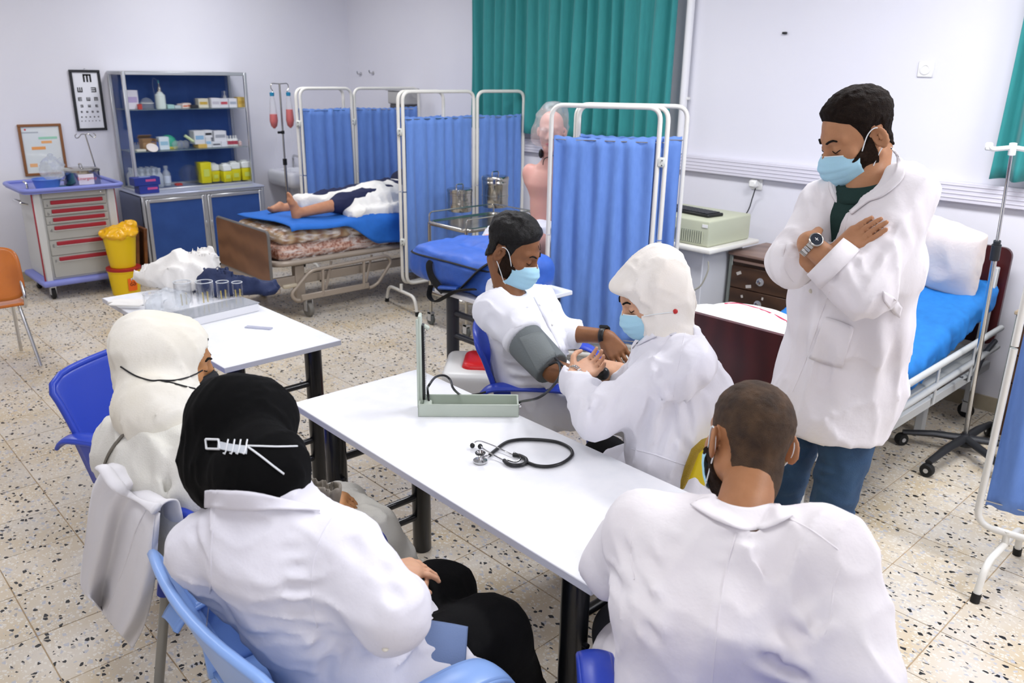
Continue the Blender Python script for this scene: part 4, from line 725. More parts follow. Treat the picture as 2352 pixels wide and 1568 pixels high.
part('top_shelf', MB().bx(xa-.06, xb+.05, ya-.05, yb+.05, .805, .835, .01, 2), WHITE, t); part('cabinet_body', MB().bx(xa, xb-.04, ya+.02, yb, .12, .805, .006), mat('pale_grey_enamel', 'd3d5da', .5), t); part('bottom_shelf', MB().bx(xa-.03, xb+.03, ya-.02, yb+.03, .1, .125, .01), WHITE, t)
for x in (xa+.03, xb-.05):
    for y in (ya+.05, yb-.05): caster(t, x, y, .042, RUBBER, .1, .025)
part('side_cable', MB().tube(spline([at(1627, 600, y=2.46), at(1626, 622, y=2.46), at(1610, 655, y=2.46), at(1590, 668, y=2.46)], 6), .005, 7), mat('putty_cable', 'b5b3a4', .5), t)
t = thing('keyboard', 'black computer keyboard lying on the sage-beige unit', 'keyboard', (-.33, 2.68, 1.006)); R = rotz(-.12)
part('keyboard_base', MB().box((-.33, 2.66, 1.016), (.42, .15, .02), .004, R), BLACKPL, t); KM = mat('key_charcoal', '26282d', .45); m = MB(); 
for i in range(14):
    for j in range(5): m.box(np.array((-.33, 2.66, 1.029))+R@np.array((-.19+i*.0285, -.055+j*.026, 0)), (.023, .021, .007), .0015, R)
part('keys', m, KM, t)
# white charging cable by trolley
solo('white_cable', MB().tube(spline([at(1625, 640, y=2.6), at(1612, 675, y=2.6), at(1604, 705, y=2.6), at(1600, 740, y=2.6)], 6), .006, 7), WHITEP, 'white cable hanging beside the equipment trolley near the dark footboard', 'cable')
# ---------------------------------------------------------------- bedside cabinets
WN = mat('walnut_veneer', '4d3423', .45, wave=(2.5, '3a2618', 8, 'Z')); WNT = mat('taupe_laminate_top', '8d7468', .4, wave=(2, '7d655a', 6, 'Y')); GRF = mat('grey_green_frame', '7f857f', .45, .2)
def bedside(label, x0, x1, y0, y1, h, topm, front='y', taped=True):
    t = thing('bedside_cabinet', label, 'cabinet', ((x0+x1)/2, (y0+y1)/2, 0))
    for x in (x0, x1-.025):
        for y in (y0, y1-.025): part('frame_post', MB().bx(x, x+.025, y, y+.025, .06, h-.02, .002), GRF, t)
    part('carcass', MB().bx(x0+.012, x1-.012, y0+.012, y1-.012, .08, h-.02), WN, t); part('top_panel', MB().bx(x0-.01, x1+.01, y0-.01, y1+.01, h-.02, h, .004), topm, t)
    part('pull_out_board', MB().bx(x0+.03, x1-.03, y0-.002, y0+.02, h-.06, h-.045), WNT, t); z = h-.085
    for k, dh in enumerate((.15, .15, .30)):
        d = part('drawer', MB().bx(x0+.028, x1-.028, y0-.006, y0+.01, z-dh+.006, z, .002), WN, t); cx_, cz = (x0+x1)/2, z-dh/2
        part('knob_rose', MB().lathe([(.026, 0), (.026, .003), (.01, .005)], (cx_, y0-.006, cz), 20, rotx(PI/2)), ALU, d); part('knob', MB().lathe([(.007, .0), (.007, .015), (.014, .02), (.012, .028), (.003, .03)], (cx_, y0-.008, cz), 16, rotx(PI/2)), CHROME, d)
        if taped and k < 2:
            for sx, sz, ww in (((-.16, .03, .035), (-.08, -.045, .04), (.14, .02, .045)) if k == 0 else ((-.12, .03, .015), (.03, .045, .012))): part('tape_scrap', MB().box((cx_+sx, y0-.007, cz+sz), (ww, .0012, .02 if k == 0 else .018), 0, roty(.3*sx*10)), mat('tape_scrap_white', 'c9c2ba', .7), d)
        z -= dh
    for x in (x0+.02, x1-.02):
        for y in (y0+.02, y1-.02): part('caster', MB().lathe([(.005, -.008), (.022, -.008), (.022, .008), (.005, .008)], (x, y, .022), 12, rotx(PI/2)).cyl((x, y, .02), (x, y, .07), .008, 8), RUBBER, t)
    return t
bedside('dark walnut bedside cabinet with steel knobs and torn tape, left of the blue bed', -.06, .43, 2.75, 3.2, .775, WNT)
bedside('walnut bedside cabinet half hidden behind the right folding screen', 1.66, 2.15, 2.72, 3.18, .76, mat('beige_laminate_top', 'b8a68c', .4, wave=(2, 'a8967c', 6, 'X')), taped=False)
# ---------------------------------------------------------------- right bed
x0, x1 = .60, 1.46; EN = mat('grey_white_enamel', 'c4c6c4', .4)
t = thing('hospital_bed', 'hospital bed with dark mahogany boards and grey-white side rails by the right wall', 'bed', (1.03, 2.05, 0))
part('footboard', MB().prism(rpoly(.90, .47, .04), -.013, .013, rotx(PI/2), (1.03, 1.0, .665)), DKRED, t); part('headboard', MB().prism(rpoly(.90, .56, .05), -.013, .013, rotx(PI/2), (1.03, 3.12, .72)), DKRED, t)
part('deck_frame', MB().bx(x0, x0+.04, 1.03, 3.10, .36, .41, .004).bx(x1-.04, x1, 1.03, 3.10, .36, .41, .004).bx(x0, x1, 1.02, 1.06, .36, .41, .004).bx(x0, x1, 3.06, 3.10, .36, .41, .004), EN, t)
part('deck', MB().bx(x0+.04, x1-.04, 1.06, 3.06, .40, .41), EN, t)
for x in (x0+.03, x1-.03):
    for y in (1.06, 3.04): part('leg', MB().bx(x-.02, x+.02, y-.02, y+.02, .10, .9 if y > 2 and x > 1 else .42, .004), EN, t); caster(t, x, y, .045, RUBBER, .11, .025)
part('leg', MB().bx(1.32, 1.36, 2.58, 2.64, .0, .37, .003), EN, t, 'grey inner support leg'); part('leg', MB().bx(.70, .74, 2.58, 2.64, .0, .37, .003), EN, t, 'grey inner support leg')
part('crank_linkage', MB().tube([(.9, 1.1, .30), (.9, 2.3, .28)], .012, 8).tube([(1.1, 2.2, .28), (1.2, 2.75, .40)], .014, 8).box((1.2, 2.5, .28), (.06, .3, .05), .01), DARKMETAL, t)
part('lower_beam', MB().bx(x1+.02, x1+.045, 1.50, 3.04, .318, .368, .003).tube([(x1+.035, 1.06, .33), (x1+.035, 1.52, .34)], .017, 10), EN, t)
for z in (.545, .435): part('guard_rail', MB().tube(rpath([(x1+.055, 1.05, z-.02), (x1+.055, 3.06, z+.02)], .0), .0165, 12), EN, t)
for y in (1.25, 1.72, 2.2, 2.68): part('rail_upright', MB().cyl((x1+.055, y, .34), (x1+.055, y, .545), .007, 8), EN, t)
part('rail_arm', MB().tube(spline([(x1+.03, 2.62, .36), (x1+.04, 2.80, .34), (x1+.05, 2.86, .44), (x1+.055, 3.0, .50)], 6), .015, 8), mat('dark_grey_rail_arm', '4a4c50', .4), t)
def mattf(P):
    zc = np.interp(P[:, 1], [1.0, 2.1, 3.1], [.485, .50, .74]); Q = P.copy(); Q[:, 2] -= zc; r = rbox(Q, (1.03, 2.06, 0), (.425, 1.03, .075), .05); return r
t = thing('mattress', 'mattress covered with a bright blue fitted sheet on the mahogany bed', 'mattress', (1.03, 2.06, .41)); part('core', mesh_sdf(mattf, (.55, .98, .36), (1.5, 3.14, .88), .02), LINEN, t, sharp=None)
def fitf(P):
    r = mattf(P)-.012; z = P[:, 2]-np.interp(P[:, 1], [1.0, 2.1, 3.1], [.485, .50, .74]); side = np.clip((.06-z)/.08, 0, 1)
    n1 = 1-np.abs(noise((P@rotz(.9))*np.array([1.6, .35, 1])+.04*noise(P, 4, 9)[:, None], 9, 2)); n2 = 1-np.abs(noise((P@rotz(.6))*np.array([2.5, .4, 1]), 14, 5)); wr = .008*(2*n1**4-.8)+.0045*(2*n2**4-.8); return r-wr*(.5+.5*side)
part('fitted_sheet', mesh_sdf(fitf, (.5, .93, .34), (1.56, 3.16, .92), .013), SHEET, t, 'bright blue sheet', sharp=None)
R = frame((.0, .35, 1.)); PIL = mat('cream_pillowcase', 'ede6df', .8, var=(6, 'e9d9d2', .5), bump=(60, .15))
pc = at(2150, 578, y=2.84)+(0, 0, -.01); PR = rotz(-.10)@roty(.16)@rotx(.32)
def pilf(P):
    Q = (P-pc)@PR; u, v = Q[:, 0]/.25, Q[:, 2]/.21; e = np.clip(1-np.abs(u)**2.6, 0, 1)*np.clip(1-np.abs(v)**2.6, 0, 1); th = .008+.085*e**.45; b = np.maximum(np.abs(Q[:, 0])-.25, np.abs(Q[:, 2])-.205)
    b += .03*np.exp(-((np.abs(u)-1)**2+(np.abs(v)-1)**2)*8)*0; r = smax(np.abs(Q[:, 1])-th, b, .02)*.7; return r-.006*(1-2*np.abs(noise(P*np.array([1, 1, .6]), 9, 6)))
solo_p = part('pillow', mesh_sdf(pilf, pc-.42, pc+.42, .011), PIL, None, sharp=None); props(solo_p, 'cream pillow propped upright against the mahogany headboard', 'pillow')
def blanket(P):
    r = rbox(P, (1.0, 1.40, .66), (.42, .33, .12), .08); r = smin(r, ellip(P, (.80, 1.28, .72), (.26, .24, .13)), .08); return r-.016*noise(P, 6, 4)-.012*(1-2*np.abs(noise(P@rotz(.5)*np.array([1, 2.4, 1.]), 5, 7)))
t = thing('folded_blanket', 'white blanket with a red stripe heaped at the foot of the blue bed', 'blanket', (.98, 1.42, .58)); BV, BF = mesh_sdf(blanket, (.45, 1.016, .46), (1.56, 1.95, .95), .013); bl = part('blanket_body', (BV, BF), LINEN, t, sharp=None)
pq = spline([V3_(a, b, 0) for a, b in ((1664, 698), (1690, 697), (1720, 703), (1750, 712), (1780, 724), (1812, 741))], 5)
pp = []
for q in pq:
    v_ = RT*(q[0]-1176)/FPX-UP*(q[1]-784)/FPX+FW; T_ = np.linspace(2.6, 4.6, 160); vv = blanket(CAM+v_*T_[:, None]); k_ = int(np.argmax(vv < 0)) if (vv < 0).any() else int(np.argmin(vv)); pp.append(CAM+v_*T_[k_])
part('red_stripe', MB().tube(pp, .0055, 6), mat('crimson_stripe', 'b8385a', .7), t, 'thin red stripe')
# ---------------------------------------------------------------- right drip stand
x, y = 1.60, 2.52; t = thing('drip_stand', 'tall chrome drip stand on a black five-arm caster base by the blue bed', 'stand', (x, y, 0))
tx, ty, tz = at(2325, 345, d=3.62); BLK = mat('black_base_plastic', '26272a', .45)
e = np.array((x, y, .09)); T_ = np.array((tx, ty, tz)); mid = e+(T_-e)*(at(2283, 590, d=3.7)[2]-.09)/(tz-.09)
part('lower_pole', MB().cyl(e, mid, .0125, 14), CHROME, t); part('upper_pole', MB().cyl(mid, T_, .008, 12), CHROME, t); dd = nrm(T_-e); part('collar', MB().cyl(mid-dd*.045, mid+dd*.03, .021, 16).cyl(mid+dd*.03, mid+dd*.05, .016, 16), BLK, t)
part('hanger_head', MB().cyl(T_-dd*.02, T_+dd*.03, .016, 12).tube(rpath([T_+(-.085, -.04, .02), T_+(-.07, -.04, .0), T_+(0, 0, .012), T_+(.08, .04, .0), T_+(.095, .045, .02)], .02), .011, 8).box(T_+(-.085, -.04, .012), (.03, .02, .035), .005, rotz(.4)), WHITEP, t)
part('hub', MB().lathe([(.05, .05), (.055, .06), (.045, .09), (.02, .105), (.016, .12)], (x, y, 0), 20), BLK, t)
for k, (fx, fy) in enumerate(((1.58, 2.10), (1.34, 2.37), (1.62, 2.86), (1.92, 2.66), (1.90, 2.26))):
    e_ = np.array((fx, fy, .075)); part('base_arm', MB().tube([(x, y, .085), (x+(fx-x)*.5, y+(fy-y)*.5, .088), e_], [.026, .023, .018], 10, flat=.75), BLK, t)
    c_ = part('caster', MB().lathe([(.01, -.02), (.03, -.02), (.034, -.01), (.034, .01), (.03, .02), (.01, .02)], (fx, fy, .034), 18, rotz(k*1.1)@rotx(PI/2)), RUBBER, t); part('caster_cap', MB().lathe([(.012, -.021), (.012, .021)], (fx, fy, .034), 12, rotz(k*1.1)@rotx(PI/2)), ALU, c_)
# ---------------------------------------------------------------- the two white tables in front
def white_table(label, c, L, Wd, rz, legs, h=.735):
    t = thing('white_table', label, 'table', (c[0], c[1], 0), rz); part('tabletop', MB().bx(-L/2, L/2, -Wd/2, Wd/2, h-.024, h, .002), TABLETOP, t, world=False)
    part('edge_band', MB().bx(-L/2-.001, L/2+.001, -Wd/2-.001, Wd/2+.001, h-.0235, h-.0015, .001), mat('grey_edge_band', 'bcbdc6', .4), t, world=False)
    for x in legs:
        for y in (-Wd/2+.09, Wd/2-.09):
            l = part('leg', MB().lathe([(.036, .0), (.038, .004), (.038, h-.024)], (x, y, 0), 24), BLACKP, t, world=False)
            for zz in (.35, .47): part('leg_bolt', MB().cyl((x+.036, y, zz), (x+.052, y, zz), .008, 8), BLACKP, l, world=False)
        for z in (.25, .16, .53): part('crossbar', MB().cyl((x, -Wd/2+.09, z), (x, Wd/2-.09, z), .0145, 12), BLACKP, t, world=False)
    return t
white_table('long white table with black legs in the middle, carrying the stethoscope', (1.04, -.365), 1.46, .555, -.012, (-.60, .60)); MTZ = .735
white_table('white table at left carrying the acrylic beakers and piled coats', (-.895, -.405), 1.39, .545, .02, (-.57, .60))
def mt(px, py, dz=0.): return at(px, py, z=MTZ+dz)
# sphygmomanometer
SG = mat('sage_grey_enamel', 'bfc9bd', .4); t = thing('sphygmomanometer', 'grey-green mercury sphygmomanometer standing open on the long white table', 'instrument', mt(1075, 950))
a, b = mt(960, 957), mt(1192, 958); u = nrm(b-a); u[2] = 0; v = np.array((-u[1], u[0], 0)); L = np.linalg.norm(b-a); o = a+v*.0; R = np.stack([u, v, (0, 0, 1.)], 1); Wd = .10
def Lc(x, y, z): return o+u*x+v*y+np.array((0, 0, z))
m = MB(); m.box(Lc(L/2, Wd/2, .003), (L, Wd, .006), .002, R)
for y in (.004, Wd-.004): m.box(Lc(L/2, y, .024), (L, .006, .045), .002, R)
for x in (.004, L-.004): m.box(Lc(x, Wd/2, .024), (.006, Wd, .045), .002, R)
part('case_tray', m, SG, t); part('tray_liner', MB().box(Lc(L/2+.03, Wd/2, .0085), (L-.07, Wd-.02, .003), 0, R), mat('sage_dark_liner', '9aa698', .6), t)
HT = .325; lx = .016
part('case_lid', MB().box(Lc(.008, .062, HT/2+.03), (.012, .05, HT), .005, R, 2).box(Lc(.0, .035, HT/2+.02), (.008, .004, HT), .001, R), SG, t); gm = part('gauge_column', MB().box(Lc(.018, .058, HT/2+.02), (.010, .03, HT-.05), .002, R), mat('gauge_black', '101010', .35), t)
m = MB(); 
for k in range(30): m.box(Lc(.0235, .058-.004*(k % 5 != 0), .05+k*.0085), (.001, .020 if k % 5 == 0 else .010, .0016), 0, R)
part('gauge_mark', m, mat('gauge_white', 'e8e8e8', .5), gm, smooth=False); part('mercury_tube', MB().cyl(Lc(.026, .05, .03), Lc(.026, .05, .30), .0025, 8), GLASS, gm); part('lid_catch', MB().box(Lc(.03, .06, HT-.015), (.022, .018, .012), .003, R@roty(.5)), SG, t)
part('hinge', MB().box(Lc(.03, .05, .02), (.03, .05, .03), .004, R), SG, t); part('latch', MB().cyl(Lc(L, .03, .03), Lc(L+.008, .03, .03), .008, 12), CHROME, t)
TB = mat('black_tubing', '17181a', .35)
hose = spline([Lc(.035, .06, .03), Lc(.03, .07, .075), at(985, 885, d=2.72), at(1000, 866, d=2.80), at(1020, 862, d=2.85), at(1034, 872, d=2.85), at(1042, 893, d=2.78), at(1062, 908, z=MTZ+.008), at(1090, 906, z=MTZ+.008), at(1115, 900, z=MTZ+.008)], 6)
part('hose', MB().tube(hose, .0042, 8), TB, t)
# stethoscope
t = thing('stethoscope', 'black and chrome stethoscope lying on the long white table', 'stethoscope', mt(1200, 1040))
P_ = [(1212, 1062), (1232, 1069), (1258, 1071), (1284, 1066), (1303, 1056), (1314, 1044), (1312, 1033), (1300, 1023), (1280, 1015), (1255, 1011), (1225, 1009), (1196, 1009), (1170, 1013), (1155, 1020), (1140, 1032), (1124, 1045)]
part('tubing', MB().tube(spline([mt(px, py, .007) for px, py in P_], 5), .0055, 10), TB, t)
part('yoke', MB().tube(spline([mt(px, py, .008) for px, py in ((1178, 1044), (1192, 1046), (1204, 1051), (1209, 1057), (1206, 1064), (1194, 1068), (1178, 1068), (1166, 1064), (1158, 1057))], 5), .0065, 10), TB, t)
part('ear_tube', MB().tube(spline([mt(1180, 1045, .008), mt(1160, 1036, .008), mt(1140, 1026, .012), mt(1120, 1018, .018), mt(1104, 1013, .022), mt(1093, 1014, .02), mt(1086, 1021, .014)], 5), .0022, 8), CHROME, t)
part('ear_tube', MB().tube(spline([mt(1159, 1058, .008), mt(1140, 1048, .01), mt(1122, 1038, .016), mt(1110, 1030, .02), mt(1104, 1025, .018)], 5), .0022, 8), CHROME, t)
part('spring_clip', MB().tube(spline([mt(1180, 1039, .010), mt(1192, 1045, .012), mt(1196, 1054, .012), mt(1184, 1061, .010), mt(1166, 1056, .010)], 5), .0016, 6, flat=2.2), CHROME, t)
for px, py in ((1085, 1023), (1103, 1025)): part('ear_tip', MB().ell(mt(px, py, .013), (.008, .008, .009), None, 14, 10), TB, t)
c = mt(1103, 1062, .0); cp = part('chest_piece', MB().lathe([(.020, .002), (.0225, .005), (.022, .009), (.01, .012), (.006, .020), (.012, .026), (.0155, .033), (.0145, .034), (.011, .027), (.003, .026)], c, 28), CHROME, t); part('chest_ring', MB().lathe([(.0155, .031), (.0165, .034), (.0135, .036)], c, 24, cap=False), TB, cp); part('stem', MB().tube([c+(0, 0, .018), mt(1124, 1045, .008)], .003, 8), CHROME, t)
# left table things
T2 = .735
def t2(px, py, dz=0.): return at(px, py, z=T2+dz)
t = thing('beaker_rack', 'white tray rack of four clear acrylic cylinders with yellow sticks', 'rack', t2(520, 710))
a = t2(596, 714); b = t2(360, 770); ud = nrm(b-a); ud[2] = 0; vd = np.array((ud[1], -ud[0], 0))
if (vd@np.array((RT[0], RT[1], 0))) > 0: vd = -vd
R = np.stack([ud, np.cross((0, 0, 1.), ud), (0, 0, 1.)], 1); L = .50; ww = .15; cR = a+ud*L/2+R[:, 1]*ww/2*(1 if R[:, 1]@FW > 0 else -1)
sgn = 1 if R[:, 1]@FW > 0 else -1
part('rack_base', MB().box(cR+(0, 0, .02), (L, ww, .04), .003, R), mat('frosted_white_acrylic', 'e9eaee', .3), t); part('rack_plate', MB().box(cR+(0, 0, .0425), (L+.006, ww+.006, .004), .001, R), mat('clear_plate_edge', 'c3c7cd', .1, trans=.4, alpha=.7), t)
ACR = mat('clear_acrylic_tube', 'eef3fa', .04, trans=1., alpha=.3, ior=1.25); ACRR = mat('acrylic_rim', 'eef2f6', .08, trans=.3, alpha=.8); STK = mat('yellow_stick', 'dcc46a', .5)
for k, (px, py, r, h) in enumerate(((424, 700, .042, .115), (473, 694, .042, .105), (514, 686, .031, .088), (547, 681, .026, .075))):
    c = t2(px, py, .045); cy_ = part('cylinder', MB().lathe([(r, 0), (r, h), (r-.0025, h), (r-.0025, 0)], c, 28, cap=False), ACR, t); part('rim', MB().tube([c+(r*math.cos(q)*.97, r*math.sin(q)*.97, h) for q in np.linspace(0, 2*PI, 29)[:-1]], .0022, 6, True), ACRR, cy_)
    for s in (-1, 1): part('stick', MB().tube([c+ud*s*.011+(0, 0, 0), c+ud*s*.013+(0, 0, h*.5)], .0028, 6), STK, cy_)
BT = part('plastic_bag', mesh_sdf(lambda P, c=t2(385, 700, .06): ellip(P, c, (.10, .09, .06))-.02*noise(P, 20, 3)-.012*(1-2*np.abs(noise(P, 30, 1))), t2(385, 700, .06)-.17, t2(385, 700, .06)+.17, .009), mat('crumpled_film', 'd8dfe6', .25, trans=.5, alpha=.4), None, sharp=None); props(BT, 'crumpled clear plastic bag beside the acrylic cylinders', 'bag')
c = t2(354, 712); t = thing('acrylic_box', 'clear square acrylic jar at the left end of the beaker rack', 'container', c)
part('jar_wall', MB().lathe([(.045, 0), (.045, .085), (.0425, .085), (.0425, 0)], c, 24, cap=False), ACR, t); part('rim', MB().tube([c+(.044*math.cos(q), .044*math.sin(q), .085) for q in np.linspace(0, 2*PI, 25)[:-1]], .002, 6, True), ACRR, t)
solo('folded_cloth', MB().box(t2(298, 693, .008), (.20, .07, .015), .006, rotz(.75), 2).box(t2(290, 699, .02), (.16, .05, .008), .003, rotz(.78)), LINEN, 'folded cream cloth strip lying near the left end of the left table', 'cloth')
solo('acrylic_strip', MB().box(t2(594, 752, .0035), (.13, .03, .005), .002, rotz(.62)), mat('clear_strip', 'c9cde2', .15, trans=.3, alpha=.6), 'thin clear plastic strip lying on the left white table', 'strip')
def heap(c, parts, ns, seed, fold=.014, k=.04):
    def f(P):
        r = None
        for o, rad, an in parts: v = ellip(P, c+np.array(o), rad, rotz(an)); r = v if r is None else smin(r, v, k)
        n1 = 1-np.abs(noise(P@rotz(.6)*np.array([1, 2.2, 1.2])+.03*noise(P, 5, 3)[:, None], ns, seed)); n2 = 1-np.abs(noise(P, ns*2.2, seed+1)); r = r-fold*1.6*(2*n1**3-.8)-fold*.7*(2*n2**3-.8); return smax(r, (T2+.001)-P[:, 2], .004)
    return f
c = t2(430, 652, .02); V, F = mesh_sdf(heap(c, [((0, 0, .06), (.17, .12, .10), .5), ((.03, .10, .11), (.07, .06, .08), 0), ((-.03, -.03, .11), (.06, .05, .07), .4), ((-.12, -.07, .03), (.15, .09, .06), .8)], 6, 11), c-(.36, .36, .1), c+(.36, .36, .30), .011)
props(part('white_coat', (V, F), mat('white_coat_cloth', 'eeece8', .85, bump=(80, .12)), None, sharp=None), 'crumpled white coat piled at the back of the left table', 'coat')
c = t2(500, 668, .01); NAVY = mat('navy_cloth', '1d2b52', .7, bump=(80, .15)); V, F = mesh_sdf(heap(c, [((0, 0, .035), (.14, .10, .075), .4), ((.10, .10, .02), (.14, .08, .055), .9), ((.17, .19, .0), (.05, .05, .045), 0)], 7, 21), c-(.34, .34, .1), c+(.34, .38, .2), .011)
props(part('navy_garment', (V, F), NAVY, None, sharp=None), 'crumpled navy blue garment lying on the coats behind the cylinders', 'garment')
# ---------------------------------------------------------------- plastic armchairs
def armchair(label, loc, rz, m, legm, group=None, sc=1.):
    """faces local +y; seat 0.44 high, back top .82, arms .65"""
    t = thing('plastic_armchair', label, 'chair', loc, rz, group); P = lambda nm, mb, mm, lb=None: part(nm, mb, mm, t, lb, world=False, sharp=50)
    part('seat', MB().grid(lambda u, v: ((u-.5)*.46*(1-.06*v), -.21+.44*v, .44-.022*math.sin(PI*u)*math.sin(PI*v)-.02*max(0, v-.85)/.15), 16, 14, thick=.012), m, t, world=False, sharp=None)
    def back(u, v):
        a = (u-.5)*2; w_ = .245+.045*v; cor = (abs(a)**9)*.04*(v**8); return (a*w_, -.19-.13*v-.045*(1-a*a)+.03, .43+.41*v-cor)
    part('backrest', MB().grid(back, 22, 16, thick=.014), m, t, world=False, sharp=None)
    rim = [back(0, v) for v in np.linspace(.1, .94, 8)]+[back(u, 1.0) for u in np.linspace(.03, .97, 12)]+[back(1, v) for v in np.linspace(.94, .1, 8)]; part('back_rim', MB().tube(rim, .012, 8), m, t, world=False, sharp=None)
    for s in (-1, 1):
        arm = spline([(0, -.275, .60), (0, -.22, .64), (0, -.05, .655), (0, .10, .652), (0, .185, .62), (0, .222, .55), (0, .215, .45)], 6); na = len(arm)
        def af(u, v, s=s): q = arm[int(round(v*(na-1)))]; b = (u-.5)*2; wd = .030+.006*math.sin(PI*v); return (s*.285+s*.012*math.sin(PI*v)+b*wd, q[1], q[2]-.008*b*b)
        part('armrest', MB().grid(af, 9, na, thick=.015), m, t, world=False, sharp=None); part('arm_edge', MB().tube([af(0 if s > 0 else 1, k/(na-1)) for k in range(na)], .008, 8).tube([af(1 if s > 0 else 0, k/(na-1)) for k in range(na)], .008, 8), m, t, world=False, sharp=None)
        def side(u, v, s=s):
            y = -.22+.44*u; z = .43+(.20+.01*math.sin(PI*u))*v; return (s*(.232+.062*v), y+.01*v, z)
        part('side_panel', MB().grid(lambda u, v: side(u*.42+.0, v), 8, 8, thick=.012), m, t, world=False, sharp=None)
        for y, ty in ((-.19, -.25), (.19, .24)):
            part('leg', MB().cyl((s*.23, y, .40), (s*.265, ty, .0), .0155, 12), legm, t, world=False); part('leg_socket', MB().cyl((s*.228, y, .43), (s*.238, y+(ty-y)*.25, .33), .022, 12), m, t, world=False)
    return t
LEGM = mat('matt_grey_leg', '9b9a94', .4, .5)
# ---------------------------------------------------------------- people: toolkit
def near(P, c, R, fn, far=.05):
    """evaluate fn only inside a ball"""
    d = np.linalg.norm(P-np.asarray(c, float), axis=1); m = d < R; o = d-R+far
    if m.any(): o[m] = fn(P[m])
    return o
def head_local(Q, ears=True, brow=1.):
    r = smin(ellip(Q, (0, -.014, .045), (.076, .097, .084)), ellip(Q, (0, .022, -.02), (.060, .070, .094)), .035)
    A = Q.copy(); A[:, 0] = np.abs(A[:, 0])
    r = smin(r, cone(A, (.050, -.012, -.045), (.018, .060, -.098), .024, .020), .03); r = smin(r, ellip(Q, (0, .066, -.101), (.026, .022, .021)), .025)
    r = smin(r, ellip(A, (.043, .056, -.018), (.024, .022, .022)), .025); r = smin(r, cone(A, (.006, .086, .030), (.045, .066, .032), .009, .009), .018)
    r = smin(r, cone(Q, (0, .086, .022), (0, .109, -.026), .008, .0135), .012); r = smin(r, ellip(A, (.014, .098, -.033), (.0085, .011, .009)), .008)
    r = smax(r, -ellip(A, (.031, .101, .010), (.020, .017, .012)), .014); r = smin(r, ellip(A, (.031, .0765, .008), (.0155, .0135, .0125)), .004)
    r = smin(r, cone(A, (0, .089, -.058), (.020, .078, -.060), .0075, .004), .006); r = smin(r, cone(A, (0, .086, -.071), (.016, .076, -.069), .0085, .005), .008)
    if ears:
        E = A-np.array((.085, -.020, -.001)); R = rotz(.62)@rotx(-.18); e = ellip(E@R, (0, 0, 0), (.0072, .021, .034)); e = smax(e, -ellip(E@R, (.0085, .003, .003), (.011, .013, .024)), .002); e = smin(e, ellip(E@R, (.003, .0, .001), (.004, .005, .011)), .004)
        r = smin(r, e, .006)
    return r
class Head:
    def __init__(s, c, yaw, pitch=0., tilt=0., sc=1.):
        s.c = np.array(c, float); s.R = rotz(math.radians(yaw)-PI/2)@rotx(-math.radians(pitch))@roty(math.radians(tilt)); s.s = sc
    def Q(s, P): return (P-s.c)@s.R/s.s
    def W(s, q): return s.c+s.R@(np.array(q, float)*s.s)
    def sdf(s, P, **k): return near(P, s.W((0, 0, 0)), .20*s.s, lambda X: head_local(s.Q(X), **k)*s.s)
    def part(s, name, fn, r0, m, parent, label=None, h=.004, c=(0, 0, 0)):
        cc = s.W(c); return part(name, mesh_sdf(lambda P: fn(s.Q(P))*s.s, cc-r0, cc+r0, h), m, parent, label, sharp=None)
    def front(s, x, z, off=0.):
        y = np.linspace(.14, 0, 141); q = np.stack([np.full(141, x), y, np.full(141, z)], 1); v = head_local(q); k = int(np.argmax(v < 0)); return (x, y[max(k-1, 0)]+off, z)
def hair_fn(top=.016, side=.004, nz=.003, nape=-.058, fine=70):
    def f(Q):
        x, y, z = Q[:, 0], Q[:, 1], Q[:, 2]; t = np.clip((z-.015)/.085, 0, 1); t = t*t*(3-2*t); off = side+(top-side)*t
        b = smin(ellip(Q, (0, -.014, .045), (.076, .097, .084)), ellip(Q, (0, .022, -.02), (.060, .070, .094)), .035); b = smin(b, cone(Q, (0, -.035, -.045), (0, -.052, -.13), .056, .055), .03)
        n = nz*noise(Q*np.array([1, .35, 1]), fine, 3)+nz*.7*noise(Q, fine*1.9, 5)
        F1 = y-np.interp(z, [-.02, .01, .04, .062, .078, .092, .14], [.020, .023, .030, .040, .062, .078, .12])+.012*np.exp(-(x/.022)**2)*0
        G = np.interp(y, [-.12, -.080, -.050, -.042, -.006, .0, .03, .2], [nape-.004, nape, nape+.035, .025, .028, -.018, -.018, -.018])-z; reg = np.maximum(F1, G)*.75; reg = np.maximum(reg, (np.abs(x)-np.interp(z, [-.11, -.06, -.03, -.01], [.012, .05, .085, .2]))*.8)
        off = off*np.clip(-reg/.022, .25, 1); return smax(b-off-n*np.clip(-reg/.015, .2, 1), reg, .006)
    return f
def beard_fn(off=.005, nz=.003):
    def f(Q):
        b = smin(head_local(Q, ears=False), cone(Q, (0, -.035, -.05), (0, -.05, -.16), .054, .056), .02); y, z = Q[:, 1], Q[:, 2]; reg = np.maximum(np.maximum(z-.008+.62*np.maximum(y, -.01), -.128-z+.25*np.maximum(.03-y, 0)), -.006-y-.3*np.minimum(z+.04, 0)*0); return smax(b-off-nz*noise(Q, 90, 2), reg, .006)
    return f
MASKB = mat('surgical_mask_blue', 'a9d6ea', .8, bump=(260, .1), sss=.05); MASKW = mat('mask_white', 'e9eef0', .8); 
